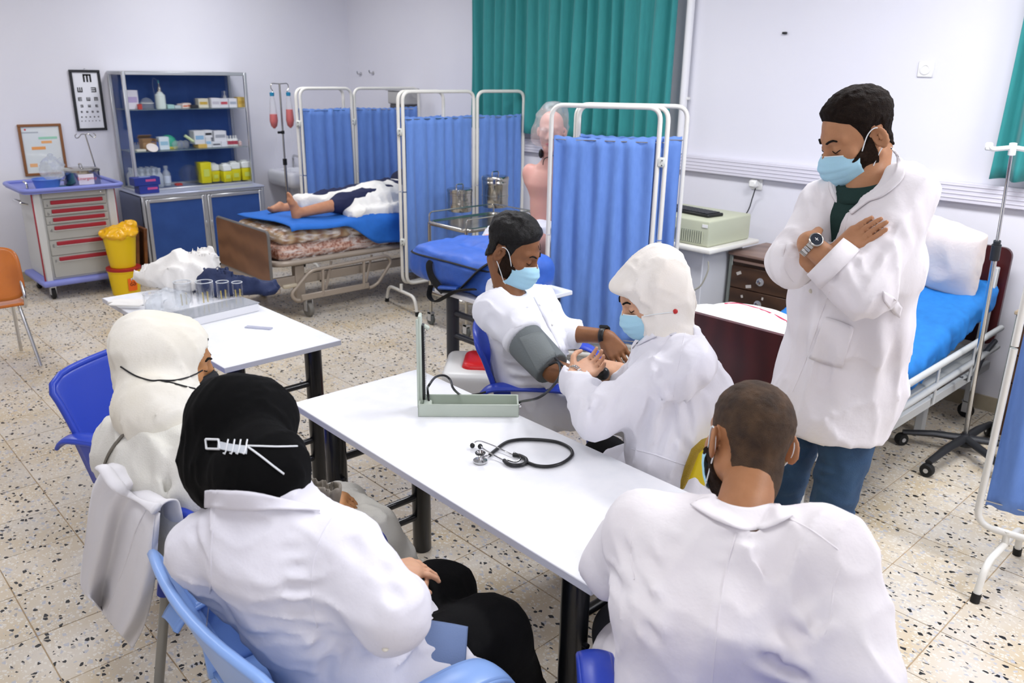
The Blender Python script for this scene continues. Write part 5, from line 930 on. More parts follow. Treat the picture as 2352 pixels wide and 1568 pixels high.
def face_mask(h, parent, m=MASKB, loops='ear', half=70, band=None):
    F = lambda v: np.interp(v, [0, .12, .3, .55, .8, 1], [.108, .122, .130, .126, .115, .090]); Z = lambda v: -.004-.114*v
    def fn(u, v, off=0.):
        a = (u-.5)*2; th = math.radians(half)*a; ple = .0022*abs(math.sin(PI*3*min(max((v-.2)/.6, 0), 1)))*(1-.3*a*a); y0 = -.012; f = F(v)-.004*math.exp(-(v/.1)**2)*(1-math.exp(-(a/.25)**2))
        x = (.0765+off)*math.sin(th)*(1-.10*abs(v-.4)); y = y0+(f+ple+off-y0)*max(math.cos(th), 0)**.8; zc = Z(v); z = -.056+(zc+.056)*(1-.40*abs(a)**2.2); return h.W((x, y, z))
    mk = part('face_mask', MB().grid(fn, 41, 31, thick=.0016), m, parent, sharp=None)
    for v0 in (0., 1.): part('mask_edge', MB().tube([fn(u, v0, .0006) for u in np.linspace(0, 1, 33)], .0016, 6), MASKW if m is MASKB else m, mk, sharp=None)
    if loops == 'ear':
        for s, u in ((-1, 0), (1, 1)):
            a, b = fn(u, 0.03), fn(u, .97); q = h.W; part('ear_loop', MB().tube(spline([a, q((s*.080, .012, .018)), q((s*.086, -.012, .030)), q((s*.087, -.030, .012)), q((s*.085, -.028, -.018)), q((s*.078, -.005, -.045)), b], 6), .0017, 7), MASKW if m is MASKB else m, mk, sharp=None)
    return mk, fn
def brows(h, parent, m, dz=0.):
    for s in (-1, 1):
        pts = [h.W(h.front(s*x, z+dz, .001)) for x, z in ((.014, .029), (.024, .034), (.036, .036), (.047, .031))]; part('eyebrow', MB().tube(spline(pts, 4), [.0016]+[.0044]*4+[.0046]*4+[.0036]*3+[.0012], 8, flat=.7), m, parent, sharp=None)
        pts = [h.W(h.front(s*x, z, .0012)) for x, z in ((.018, .004), (.026, .0005), (.034, -.0005), (.042, .003), (.047, .006))]; part('eyelash', MB().tube(spline(pts, 4), .0013, 6), m, parent, sharp=None)
def hand_prims(wr, fwd, back, side=1, curl=(.3, .35, .4, .45), spread=.06, s=1., thumb=.6, tcurl=.4):
    """wrist, direction of the hand, normal of its back, side=+1 thumb on cross(fwd, back) side; returns (bones, palm)"""
    f = nrm(fwd); b = nrm(np.asarray(back)-f*np.dot(back, f)); r = np.cross(f, b)*side; wr = np.array(wr, float); pal = []; fin = []
    for k, L in enumerate((.072, .080, .075, .060)):
        o = (.030-.0205*k)*s; base = wr+f*.085*s*(1-.03*abs(k-1))+r*o; pal.append((wr+f*.012*s+r*o*.62, base, .0155*s, .0125*s))
        d = nrm(f+r*(spread*(1.4-k))); c = curl[k]; p = base; a = c*.7
        for j, (fr, rr) in enumerate(((.44, .0092), (.31, .0082), (.25, .0074))):
            d2 = nrm(d*math.cos(a)-b*math.sin(a)); q = p+d2*L*fr*s; fin.append((p, q, rr*s, (rr-.0008)*s)); p = q; a += c*1.1
    t0 = wr+f*.022*s+r*.026*s-b*.006*s; t1 = t0+nrm(f*.75+r*thumb-b*.25)*.044*s; t2 = t1+nrm(f*1.0+r*(thumb*.5)-b*tcurl)*.033*s; t3 = t2+nrm(f*1.0+r*(thumb*.1)-b*(tcurl*1.3))*.026*s
    fin += [(t0, t1, .0145*s, .0105*s), (t1, t2, .0102*s, .0092*s), (t2, t3, .0090*s, .0078*s)]; return dict(c=wr+f*.09*s, pal=pal, fin=fin, f=f, b=b, r=r, tips=fin)
def hand_sdf(P, H):
    def g(X):
        r = None
        for a, b, ra, rb in H['pal']: v = cone(X, a, b, ra, rb); r = v if r is None else smin(r, v, .016)
        for i, (a, b, ra, rb) in enumerate(H['fin']): r = smin(r, cone(X, a, b, ra, rb), .006 if i % 3 == 0 else .0025)
        return r
    return near(P, H['c'], .15, g)
def body_part(name, parent, m, head, torso, limbs, hands, h=.006, neck=None, hk={}, lo=None, hi=None, extra=None):
    """one continuous body: head, neck, torso loft, limb chains, hands with fingers"""
    pts = [head.c] if head else []
    for C in torso['C']: pts.append(np.array(C))
    for pl, rl in limbs: pts += [np.array(p) for p in pl]
    for H in hands: pts += [H['c']]
    pts = np.array(pts); L0 = pts.min(0)-.22 if lo is None else lo; H0 = pts.max(0)+.22 if hi is None else hi
    def f(P):
        r = loft(P, torso['C'], torso['W'], torso['D'], torso['S'], .04)
        for pl, rl in limbs: c = np.mean(pl, 0); R = max(np.linalg.norm(np.array(p)-c) for p in pl)+.13; r = smin(r, near(P, c, R, lambda X: chain(X, pl, rl, .01)), .03)
        if neck: r = smin(r, near(P, neck[0], .3, lambda X: cone(X, neck[0], neck[1], neck[2], neck[3])), .03)
        if head: r = smin(r, head.sdf(P, **hk), .012)
        for H in hands: r = smin(r, hand_sdf(P, H), .012)
        if extra: r = extra(P, r)
        return r
    return part(name, mesh_sdf(f, L0, H0, h), m, parent, sharp=None)
def march(fn, px, d0, d1, n=70):
    """points of the surface fn=0 that the given photo pixels look at"""
    px = np.array(px, float); V = RT*(px[:, :1]-1176)/FPX-UP*(px[:, 1:]-784)/FPX+FW; T = np.linspace(d0, d1, n); O = np.full(len(px), d1)
    Pt = CAM+V[:, None, :]*T[None, :, None]; val = fn(Pt.reshape(-1, 3)).reshape(len(px), n)
    for i in range(len(px)):
        k = np.argmax(val[i] < 0)
        if val[i, k] < 0 and k > 0: a, b = val[i, k-1], val[i, k]; O[i] = T[k-1]+(T[k]-T[k-1])*a/(a-b)
        elif val[i, k] >= 0: O[i] = T[int(np.argmin(val[i]))]
    return CAM+V*O[:, None], V/np.linalg.norm(V, axis=1)[:, None]
def seam_line(fn, px, d0, d1, r=.0014, lift=.0, n=6):
    P, V = march(fn, spline([np.array((a, b, 0.)) for a, b in px], n) and [(p[0], p[1]) for p in spline([np.array((a, b, 0.)) for a, b in px], n)], d0, d1); return MB().tube(P-V*lift, r, 6)
def patch(fn, top, bot, d0, d1, lift=.004, thick=.003, nu=24, nv=6, lift2=None):
    """cloth piece lying on surface fn between two pixel polylines"""
    A = np.array(spline([np.array((a, b, 0.)) for a, b in top], 8))[:, :2]; B = np.array(spline([np.array((a, b, 0.)) for a, b in bot], 8))[:, :2]
    ra = lambda L, u: np.array([np.interp(u, np.linspace(0, 1, len(L)), L[:, k]) for k in (0, 1)])
    G = [[ra(A, i/(nu-1))*(1-j/(nv-1))+ra(B, i/(nu-1))*(j/(nv-1)) for i in range(nu)] for j in range(nv)]; px = np.array(G).reshape(-1, 2); P, V = march(fn, px, d0, d1)
    lf = np.repeat(np.linspace(lift, lift if lift2 is None else lift2, nv), nu)[:, None]; P = (P-V*lf).reshape(nv, nu, 3)
    for _ in range(2): P[1:-1, 1:-1] = (P[1:-1, 1:-1]*2+P[:-2, 1:-1]+P[2:, 1:-1]+P[1:-1, :-2]+P[1:-1, 2:])/6
    return MB().grid(lambda u, v: P[int(round(v*(nv-1))), int(round(u*(nu-1)))], nu, nv, thick=thick)
def garment(base, creases=(), d0=1., d1=4., nz=.004, ns=6., seed=1, warp=(1, 1, 1), shift=0.):
    """cloth surface: base volume plus creases drawn as pixel segments (x1,y1,x2,y2,width,depth) and soft folds"""
    C = []
    for q in creases:
        px = [(q[0]+(q[2]-q[0])*t, q[1]+(q[3]-q[1])*t) for t in (0, .5, 1)]; P, V = march(base, px, d0, d1); C.append((P, q[4], q[5]))
    def f(P):
        r = base(P); m = np.abs(r) < .06
        if m.any():
            X = P[m]; v = r[m]; Y = X+.03*np.stack([noise(X, 5, seed+11), noise(X, 5, seed+12), noise(X, 5, seed+13)], 1); n1 = 1-np.abs(noise(Y*np.array(warp), ns, seed)); n2 = 1-np.abs(noise(Y*np.array(warp), ns*2.1, seed+7)); v = v-nz*(2*n1**4-.8)-nz*.6*(2*n2**4-.8)
            for S, wd, dp in C:
                c = S[1]; R = np.linalg.norm(S[0]-S[2])/2+wd*3; k = np.linalg.norm(X-c, axis=1) < R
                if k.any():
                    d = np.minimum(cone(X[k], S[0], S[1], 0, 0), cone(X[k], S[1], S[2], 0, 0)); e = d/wd; ax = S[2]-S[0]; tt = np.clip((X[k]-S[0])@ax/(ax@ax+1e-9), 0, 1); v[k] += dp*1.25*(.15+.85*np.sin(PI*tt))*(np.exp(-e*e)-.55*np.exp(-(e-1.7)**2*1.4))
            r[m] = v
        return r
    return f
def capsule_cut(P, a, b, keep):  # half space through a with normal (b-a): keep the a side up to 'keep'
    d = nrm(np.array(b)-np.array(a)); return (P-np.array(a))@d-keep
COATM = mat('white_lab_coat', 'e9e8ef', .9, bump=(16, .35), var=(5, 'e4e3ec', .4), spec=.2); COATW = mat('warm_white_lab_coat', 'ebe8ea', .9, bump=(16, .35), var=(5, 'e7e2e5', .4), spec=.2)
def skin(name, c, c2): return mat(name, c, .5, var=(22, c2, .5), bump=(160, .06), sss=.12, spec=.4)
HAIRM = mat('dark_hair', '120f0d', .8, bump=(420, .5, (1, .3, 1)), var=(120, '1d1713', .6), spec=.2); STUB = mat('beard_hair', '1a120e', .9, bump=(500, .5), var=(160, '33241a', .6), spec=.15)
def coat_base(torso, sleeves, k=.05, neckcut=None, extra=None, tcut=None):
    def f(P):
        r = loft(P, torso['C'], torso['W'], torso['D'], torso['S'], .06)
        if tcut: r = tcut(P, r)
        for sv in sleeves:
            pl, rl = sv['p'], sv['r']; c = np.mean(pl, 0); R = max(np.linalg.norm(np.array(p)-c) for p in pl)+.20
            def g(X, sv=sv, pl=pl, rl=rl):
                a, b = np.array(pl[-2]), np.array(pl[-1]); d = nrm(b-a); t = (X-b)@d; v = smax(cone(X, a, b+d*.03, rl[-2], rl[-1]), t, .006)
                if sv.get('hollow', True): v = smax(v, -np.maximum(cone(X, b-d*.03, b+d*.2, rl[-1]-.008, rl[-1]-.008), -(t+.025)), .003)
                if len(pl) > 2: v = smin(v, chain(X, pl[:-1], rl[:-1], .02), .02)
                v = smin(v, cone(X, np.array(torso['C'][-1])*.35+pl[0]*.65-V3(0, 0, .0), pl[0], rl[0]*.80, rl[0]*.95), .03)
                return v
            r = smin(r, near(P, c, R, g, .12), sv.get('k', k))
        if neckcut: r = smax(r, -near(P, neckcut[0], .4, lambda X: cone(X, neckcut[0], neckcut[1], neckcut[2], neckcut[3]), .2), .01)
        if extra: r = extra(P, r)
        return r
    return f
def bbox(pts, m=.2): P = np.array([np.array(p, float) for p in pts]); return P.min(0)-m, P.max(0)+m
V3 = lambda *a: np.array(a, float)
# ================================================================ 1. man having his blood pressure taken
def px3(px, py, d): return at(px, py, d=d)
t = pm = thing('person', 'seated man in a white tunic with a grey blood pressure cuff on his arm', 'person', (.42, .45, 0))
SK1 = skin('brown_skin', '8d5f3e', '7d5236'); H = Head(px3(1178, 578, 3.36), 24, 24, 0, 1.11)
f = V3(.82, .57, 0); s = V3(.57, -.82, 0)  # facing, his right
sr, sl = px3(1140, 712, 3.24), px3(1236, 694, 3.54); nb = (sr+sl)/2+(0, 0, .03)-f*.02; hip = V3(.45, .47, .54); er, el = px3(1272, 852, 3.05), px3(1280, 764, 3.50)
wrR = px3(1352, 866, 2.99); wrL = px3(1392, 772, 3.40); L = lambda a, b, t_: a+(b-a)*t_
HL = hand_prims(wrL, px3(1432, 830, 3.34)-wrL, (-.2, -.5, .85), 1, (.35, .4, .5, .6), .05, 1.08, thumb=.35); HR = hand_prims(wrR, px3(1400, 878, 2.98)-wrR, (0, 0, -1), -1, (.3, .35, .4, .4), .05, 1.05)
kn = [hip+f*.46+s*.13+(0, 0, -.03), hip+f*.46-s*.13+(0, 0, -.03)]; an = [kn[0]+f*.06+(0, 0, -.43), kn[1]+f*.06+(0, 0, -.43)]
tor = dict(C=[hip, L(hip, nb, .4), L(hip, nb, .68), nb+(0, 0, -.09)], W=[.165, .15, .17, .12], D=[.115, .11, .11, .075], S=[s]*4)
body_part('body', t, SK1, H, tor, [([sr, er, wrR], [.052, .043, .029]), ([sl, el, wrL], [.050, .042, .030]), ([hip+s*.09, kn[0], an[0]], [.085, .062, .045]), ([hip-s*.09, kn[1], an[1]], [.085, .062, .045])], [HL, HR], .0048, (H.W((0, -.035, -.05)), nb+(0, 0, -.03), .055, .062))
H.part('hair', hair_fn(.020, .004, .004, fine=40), .19, mat('glossy_black_hair', '0a0808', .5, bump=(300, .5, (1, .3, 1)), spec=.3), t, h=.0038); H.part('beard', beard_fn(.004, .002), .17, STUB, t, h=.004); brows(H, t, HAIRM); face_mask(H, t)
part('hair_lock', MB().tube(spline([H.W(H.front(x, z, .004)) for x, z in ((-.05, .085), (-.045, .07), (-.02, .058), (.0, .06), (.01, .075))], 5), .0012, 5), HAIRM, t)
TUN = mat('white_tunic', 'eff0f6', .8, bump=(260, .06), var=(6, 'e8e9f2', .4)); 
torc = dict(C=[hip+(0, 0, -.03), L(hip, nb, .38), L(hip, nb, .72), nb+(0, 0, -.10), nb+(0, 0, -.065)], W=[.215, .20, .195, .14, .08], D=[.15, .15, .135, .09, .065], S=[s]*5)
cuffR = L(sr, er, .46); cuffL = L(el, wrL, .42)
def tunextra(P, r): return smin(r, near(P, (hip+kn[0])/2, .5, lambda X: smin(cone(X, hip+s*.09, kn[0], .115, .088), cone(X, hip-s*.09, kn[1], .115, .088), .1), .1), .06)
tb = coat_base(torc, [dict(p=[sr, L(sr, er, .3), cuffR], r=[.082, .078, .074]), dict(p=[sl, el, cuffL], r=[.074, .072, .060])], .05, (nb+(0, 0, .0), H.W((0, -.035, -.05)), .060, .066), tunextra)
CR = [(1190, 780, 1240, 720, .014, .010), (1205, 700, 1240, 760, .012, .008), (1180, 760, 1225, 745, .012, .010), (1160, 800, 1215, 770, .012, .010), (1250, 780, 1275, 820, .012, .008), (1165, 840, 1220, 850, .014, .010), (1170, 870, 1250, 872, .012, .008), (1120, 720, 1150, 760, .02, .006), (1270, 800, 1310, 815, .012, .008), (1255, 700, 1285, 745, .014, .008)]
tf = garment(tb, CR, 2.6, 3.9, .007, 8, 3, (1, 1, .45)); lo, hi = bbox([hip, nb, sr, sl, cuffL, kn[0], kn[1]], .24); coat = part('tunic', mesh_sdf(tf, lo, hi, .008), TUN, t, sharp=None)
cv = nrm(H.W((0, -.02, -.1))-nb)
part('stand_collar', MB().grid(lambda u, v: nb+(0, 0, -.012)+f*.012+(math.cos(2*PI*u)*s*(.075-.006*v)+math.sin(2*PI*u)*f*(.076-.004*v))+cv*(.0+.062*v)+V3(0, 0, -.012)*math.sin(2*PI*u), 36, 6, True, thick=.004), TUN, t, sharp=None)
part('placket', patch(tf, [(1238, 676), (1262, 720), (1290, 775), (1308, 812)], [(1226, 682), (1248, 726), (1276, 780), (1294, 818)], 2.6, 3.9, .003, .002, 20, 3), TUN, t, sharp=None)
for px_ in ((1240, 700), (1268, 745)): P_, V_ = march(tf, [px_], 2.6, 3.9); part('button', MB().ell(P_[0]-V_[0]*.005, (.006, .006, .006), None, 10, 6), WHITEP, t)
du = nrm(wrL-el); part('sleeve_cuff', MB().tube([cuffL-du*.075, cuffL-du*.04, cuffL+du*.004], [.063, .064, .064], 22), TUN, t, sharp=None)
part('rolled_sleeve', MB().tube([L(sr, er, .40), L(sr, er, .44), L(sr, er, .48)], [.079, .082, .077], 20), TUN, t, sharp=None)
TR1 = mat('light_grey_trousers', 'd6d7e0', .8, bump=(200, .1)); part('trousers', mesh_sdf(lambda P: smin(chain(P, [hip+s*.09, kn[0], an[0]], [.10, .078, .062], .02), chain(P, [hip-s*.09, kn[1], an[1]], [.10, .078, .062], .02), .05), *bbox([hip, kn[0], kn[1], an[0], an[1]], .14), .012), TR1, t, sharp=None)
for a_ in an: part('shoe', mesh_sdf(lambda P, a_=a_: smax(ellip(P, a_+f*.07+(0, 0, -.02), (.13, .05, .055), frame(f)@rotz(PI/2)), -P[:, 2]+.003, .005), a_-.25, a_+.25, .01), BLACKPL, t, sharp=None)
wd = nrm(wrL-el); wp_ = wrL-wd*.012; w_ = thing('wristwatch', 'black strap smartwatch on the wrist of the man with the grey cuff', 'watch', wp_)
fr = frame(wd); up = nrm(fr[:, 2]*.6+fr[:, 0]*-.6+V3(0, 0, .4)); up = nrm(up-wd*np.dot(up, wd)); sd = np.cross(wd, up)
part('strap', MB().grid(lambda u, v: wp_+wd*((v-.5)*.022)+(up*math.cos(2*PI*u)*.033+sd*math.sin(2*PI*u)*.035), 30, 4, True, thick=.004), BLACKPL, w_, sharp=None); part('watch_case', MB().box(wp_+up*.037, (.036, .040, .012), .004, np.stack([sd, wd, up], 1), 2), BLACKPL, w_); part('watch_face', MB().box(wp_+up*.0435, (.028, .032, .001), 0, np.stack([sd, wd, up], 1)), mat('watch_glass_black', '0a0c10', .08, spec=.8), w_)
# blood pressure cuff
CUF = mat('grey_cuff_fabric', '6b7274', .7, bump=(180, .15)); a_, b_ = L(sr, er, .50), L(sr, er, .97); t = thing('pressure_cuff', 'grey fabric blood pressure cuff wrapped round the seated man\'s upper arm', 'cuff', (a_+b_)/2)
cb_ = lambda P: smax(cone(P, a_-(b_-a_)*.2, b_+(b_-a_)*.2, .076, .070), np.maximum((P-b_)@nrm(b_-a_), (a_-P)@nrm(b_-a_)), .006)-.003*(1-2*np.abs(noise(P, 9, 4)))
part('cuff_wrap', mesh_sdf(cb_, *bbox([a_, b_], .12), .006), CUF, t, sharp=None)
part('cuff_flap', patch(cb_, [(1192, 776), (1225, 764), (1246, 762)], [(1236, 858), (1262, 838), (1282, 820)], 2.5, 3.6, .004, .004, 16, 10), mat('grey_cuff_flap', '767d7e', .65, bump=(180, .15)), t, sharp=None)
hz = spline([px3(1262, 838, 2.98), px3(1278, 832, 2.95), px3(1286, 842, 2.90), px3(1284, 866, 2.82), px3(1262, 895, 2.72), px3(1232, 915, 2.66), at(1196, 922, z=.775), at(1192, 928, z=.765)], 6)
part('cuff_hose', MB().tube(hz, .0045, 8), TB, t); part('bulb_hose', MB().tube(spline([px3(1275, 822, 2.98), px3(1298, 845, 2.93), px3(1312, 855, 2.92), px3(1345, 868, 2.90)], 6), .0045, 8), TB, t)
bc = px3(1383, 858, 2.89); t = thing('inflation_bulb', 'black rubber inflation bulb squeezed in the nurse\'s hand', 'bulb', bc); part('bulb', MB().ell(bc, (.024, .024, .036), rotx(.5)@roty(.9), 18, 12), TB, t); part('valve', MB().cyl(bc+(-.03, 0, .012), bc+(-.05, -.005, .02), .006, 10), CHROME, t)
armchair('royal blue plastic armchair holding the man in the grey cuff', (.455, .555, 0), math.radians(40)-PI/2, PLASTICBLUE, LEGM)
# ================================================================ 2. woman taking the blood pressure
t = thing('person', 'woman in a cream headscarf and white coat taking the blood pressure', 'person', (1.45, .1, 0))
SK2 = skin('fair_skin', 'd7a98a', 'c9987a'); f = V3(-.95, .30, 0); s = V3(.30, .95, 0)*1.0; lf = -s  # her left side faces the camera
H = Head(px3(1497, 680, 2.6), 238, 28, 0, 1.0); sL, sR = px3(1590, 836, 2.42), px3(1500, 815, 2.78); nb = (sL+sR)/2+(0, 0, .045); hip = V3(1.50, .14, .53)
eL, wL = px3(1372, 955, 2.54), px3(1316, 862, 2.80); eR, wR = px3(1452, 925, 2.88), px3(1428, 850, 2.93)
HL = hand_prims(wL, px3(1385, 828, 2.88)-wL, (-.3, -.55, -.6), 1, (.5, .55, .6, .6), .03, .98, thumb=.9, tcurl=-.2); HR = hand_prims(wR, px3(1372, 842, 2.94)-wR, (.1, -.3, .9), -1, (.7, .8, .85, .9), .02, .98, thumb=.3)
kn = [hip+f*.42+lf*.06, hip+f*.42-lf*.20]; an = [kn[0]+(0, 0, -.44)+f*.05, kn[1]+(0, 0, -.44)+f*.05]
tor = dict(C=[hip, L(hip, nb, .4), L(hip, nb, .72), nb+(0, 0, -.04)], W=[.16, .13, .15, .11], D=[.11, .095, .10, .07], S=[s]*4)
body_part('body', t, SK2, H, tor, [([sL, eL, wL], [.042, .036, .025]), ([sR, eR, wR], [.042, .036, .025]), ([hip-s*.08, kn[0], an[0]], [.08, .06, .04]), ([hip+s*.08, kn[1], an[1]], [.08, .06, .04])], [HL, HR], .0055, (H.W((0, -.02, -.06)), nb, .052, .055), dict(ears=False))
brows(H, t, HAIRM); face_mask(H, t, loops=None)
def scarf(H, nb, bun=(0, -.075, .03), br=(.075, .065, .07), neckr=(.082, .088), op=((0, .116, -.014), (.072, .084, .092)), seed=4, amp=.004, drape=None, fl=None, brim=None):
    bw = H.W((0, -.02, -.055)); fl = fl or (1, 1, 1)
    def f_(P):
        Q = H.Q(P); r = smin(ellip(Q, (0, -.012, .036), (.094, .113, .104)), ellip(Q, bun, br), .05); r = smin(r, ellip(Q, (0, .015, -.055), (.080, .085, .075)), .04); r = smin(r, ellip(Q, (0, -.045, -.05), (.088, .075, .08)), .05)
        r = r*H.s; r = smin(r, cone(P, bw, nb, neckr[0], neckr[1]), .04)
        if drape is not None: r = smin(r, ellip(P, drape[0], drape[1], drape[2]), .05)
        q = Q@rotx(.9); q = q+.012*np.stack([noise(Q, 9, 31), noise(Q, 9, 32), noise(Q, 9, 33)], 1); n1 = 1-np.abs(noise(q*np.array(fl), 20, seed)); n2 = 1-np.abs(noise(q*np.array(fl), 40, seed+2)); w1 = amp*(2*n1**4-.8)+amp*.5*(2*n2**4-.8); r = r-w1*.8
        if brim: r = smin(r, ellip(Q, brim[0], brim[1])*H.s, .03)
        return smax(r, -ellip(Q, *op)*H.s, .004)
    return f_
SCF = mat('cream_scarf_cloth', 'f0ece6', .9, bump=(320, .1, (1, .4, 1)), var=(8, 'ebe4da', .4)); 
sf = scarf(H, nb+(0, 0, .0), bun=(0, -.062, .055), br=(.085, .075, .085), neckr=(.078, .085), brim=((0, .072, .085), (.062, .040, .022)), fl=(1.7, .3, .45), amp=.0045); scarf_o = part('headscarf', mesh_sdf(sf, H.c-.26, H.c+.26, .0055), SCF, t, sharp=None)
P_, V_ = march(sf, [(x, y) for x, y in ((1478, 726), (1500, 722), (1530, 718), (1552, 716))], 2.2, 3.0); part('mask_strap', MB().tube(P_-V_*.002, .0016, 6), MASKW, t)
part('scarf_pin', MB().ell((march(sf, [(1551, 715)], 2.2, 3.)[0][0]), (.008, .008, .008), None, 10, 8), mat('red_pin', 'c02a2a', .3), t)
torc = dict(C=[hip+(0, 0, -.10), L(hip, nb, .35), L(hip, nb, .70), nb+(0, 0, -.05), nb+(0, 0, .02)], W=[.20, .18, .18, .13, .07], D=[.155, .14, .14, .10, .07], S=[s]*5)
def ex2(P, r): return smin(r, near(P, (hip+kn[0])/2+(0, 0, -.04), .42, lambda X: cone(X, hip-s*.08, L(hip-s*.08, kn[0], .72), .13, .10), .1), .06)
cl = L(eL, wL, .93); cr = L(eR, wR, .85)
cb2 = coat_base(torc, [dict(p=[sL, eL, cl], r=[.073, .074, .050]), dict(p=[sR, eR, cr], r=[.074, .068, .050])], .05, (nb+(0, 0, .03), H.W((0, -.02, -.05)), .070, .075), ex2)
CR = [(1440, 900, 1400, 960, .016, .010), (1430, 860, 1395, 900, .012, .008), (1500, 900, 1470, 1020, .014, .012), (1530, 960, 1500, 1060, .014, .010), (1560, 830, 1600, 1000, .018, .008), (1485, 870, 1530, 930, .012, .010), (1380, 925, 1350, 965, .012, .008), (1600, 860, 1625, 1000, .016, .008), (1340, 900, 1360, 960, .012, .007), (1460, 800, 1430, 850, .014, .008), (1560, 1000, 1590, 1050, .012, .008), (1530, 850, 1500, 880, .012, .008)]
cf2 = garment(cb2, CR, 2.0, 3.2, .008, 8, 8, (1, 1, .4)); lo, hi = bbox([hip, nb, sL, sR, cl, cr, eL], .25); part('lab_coat', mesh_sdf(cf2, lo, hi, .008), COATM, t, sharp=None)
part('collar', patch(cf2, [(1512, 735), (1545, 716), (1578, 712), (1588, 740)], [(1452, 800), (1500, 775), (1545, 768), (1586, 746)], 2.0, 3.2, .006, .004, 22, 7, lift2=.010), COATM, t, sharp=None)
part('shoulder_seam', seam_line(cf2, [(1575, 760), (1560, 830), (1548, 900), (1556, 960)], 2., 3.2), COATM, t); part('pocket_edge', seam_line(cf2, [(1452, 1030), (1500, 1042), (1545, 1058), (1578, 1068)], 2., 3.2, .003), COATM, t)
BLKT = mat('black_trousers', '08080a', .9, bump=(160, .12), spec=.2); part('trousers', mesh_sdf(lambda P: smin(chain(P, [hip-s*.08, kn[0], an[0]], [.10, .085, .07], .02), chain(P, [hip+s*.08, kn[1], an[1]], [.10, .085, .07], .02), .05)-.004*noise(P, 9, 2), *bbox([hip, kn[0], kn[1], an[0], an[1]], .15), .011), BLKT, t, sharp=None)
for a_ in an: part('shoe', mesh_sdf(lambda P, a_=a_: smax(ellip(P, a_+f*.06+(0, 0, -.02), (.12, .045, .05), frame(f)@rotz(PI/2)), -P[:, 2]+.003, .005), a_-.25, a_+.25, .01), BLACKPL, t, sharp=None)
wd = nrm(HL['f']); wp_ = wL+wd*.012; w_ = thing('bracelet', 'silver link bracelet watch on the wrist of the woman in the cream headscarf', 'bracelet', wp_); fr = frame(wd)
for k in range(22): a = 2*PI*k/22; n_ = fr[:, 0]*math.cos(a)+fr[:, 2]*math.sin(a); part('link', MB().box(wp_+n_*.031, (.006, .016, .004), .001, np.stack([np.cross(wd, n_), wd, n_], 1)), CHROME, w_)
# yellow chair
t = thing('yellow_chair', 'yellow plastic chair with a gold-trimmed edge under the woman taking the pressure', 'chair', (1.345, .285, 0), math.atan2(f[1], f[0])-PI/2); YC = mat('chair_yellow', 'e6cc18', .4)
def ybk(u, v, off=0): a = (u-.5)*2; return (a*(.215-.025*v), -.22-.10*v-.04*(1-a*a)-off, .46+.40*v-.03*(abs(a)**4)*v)
part('backrest', MB().grid(ybk, 18, 12, thick=.014), YC, t, world=False, sharp=None); part('edge_trim', MB().tube([ybk(0, v) for v in np.linspace(0, .95, 8)]+[ybk(u, 1) for u in np.linspace(.05, .95, 12)]+[ybk(1, v) for v in np.linspace(.95, 0, 8)], .013, 8), mat('gold_mesh_trim', 'a88a20', .5, bump=(300, .6)), t, 'gold mesh edge trim', world=False, sharp=None)
part('seat', MB().grid(lambda u, v: ((u-.5)*.44, -.24+.44*v, .44-.015*math.sin(PI*u)), 12, 10, thick=.014), YC, t, world=False, sharp=None)
for sx in (-1, 1):
    for sy in (-1, 1): part('leg', MB().tube([(sx*.17, sy*.15-.02, .43), (sx*.28, sy*.24-.02, .0)], .012, 10), CHROME, t, world=False)

# ================================================================ 3. standing man with folded arms
t = thing('person', 'bearded man in a white coat and jeans standing with folded arms', 'person', (1.70, .62, 0))
SK3 = skin('tan_skin', 'b98763', 'a87653'); H = Head(px3(1968, 318, 2.42), 237, 26, 2, 1.04)
f = V3(-.30, -.954, 0); lf = V3(.954, -.30, 0); sR, sL = px3(1893, 470, 2.50), px3(2072, 448, 2.36); nb = (sL+sR)/2+(0, 0, .055); hip = V3(1.715, .63, .93)
eL = px3(1985, 668, 2.27); wL = px3(1856, 556, 2.31); eR = px3(1818, 604, 2.46); wR = px3(1916, 588, 2.33)
HL = hand_prims(wL, FW*1.+RT*.45+UP*.25, (-.35, -.8, .5), -1, (.1, .1, .1, .1), .0, 1.0, thumb=.1); HR = hand_prims(wR, px3(1985, 535, 2.27)-wR, (.1, -.75, .6), 1, (.05, .08, .1, .12), .0, 1.0, thumb=.1)
kn = [V3(1.68, .62, .50)-lf*.12, V3(1.70, .60, .50)+lf*.085]; an = [V3(1.66, .68, .08)-lf*.14, V3(1.72, .62, .08)+lf*.09]; hj = [hip-lf*.09, hip+lf*.09]
tor = dict(C=[hip, L(hip, nb, .35), L(hip, nb, .68), nb+(0, 0, -.11)], W=[.16, .15, .18, .13], D=[.11, .105, .12, .085], S=[lf]*4)
body_part('body', t, SK3, H, tor, [([sL, eL, wL], [.052, .044, .030]), ([sR, eR, wR], [.052, .044, .030]), ([hj[0], kn[0], an[0]], [.085, .06, .042]), ([hj[1], kn[1], an[1]], [.085, .06, .042])], [HL, HR], .0048, (H.W((0, -.035, -.05)), nb+(0, 0, -.04), .055, .066))
H.part('hair', hair_fn(.016, .0035, .003, fine=80), .19, mat('dark_brown_hair', '17110e', .85, bump=(380, .6, (1, .3, 1)), var=(60, '241b15', .5), spec=.15), t, h=.0038); H.part('beard', beard_fn(.006, .003), .17, STUB, t, h=.004); brows(H, t, HAIRM); face_mask(H, t)
GS = mat('dark_green_shirt', '12302c', .85, bump=(200, .1)); shc = dict(C=[L(hip, nb, .55), L(hip, nb, .78), nb+(0, 0, -.10), nb+(0, 0, -.065)], W=[.17, .175, .12, .075], D=[.12, .118, .085, .065], S=[lf]*4)
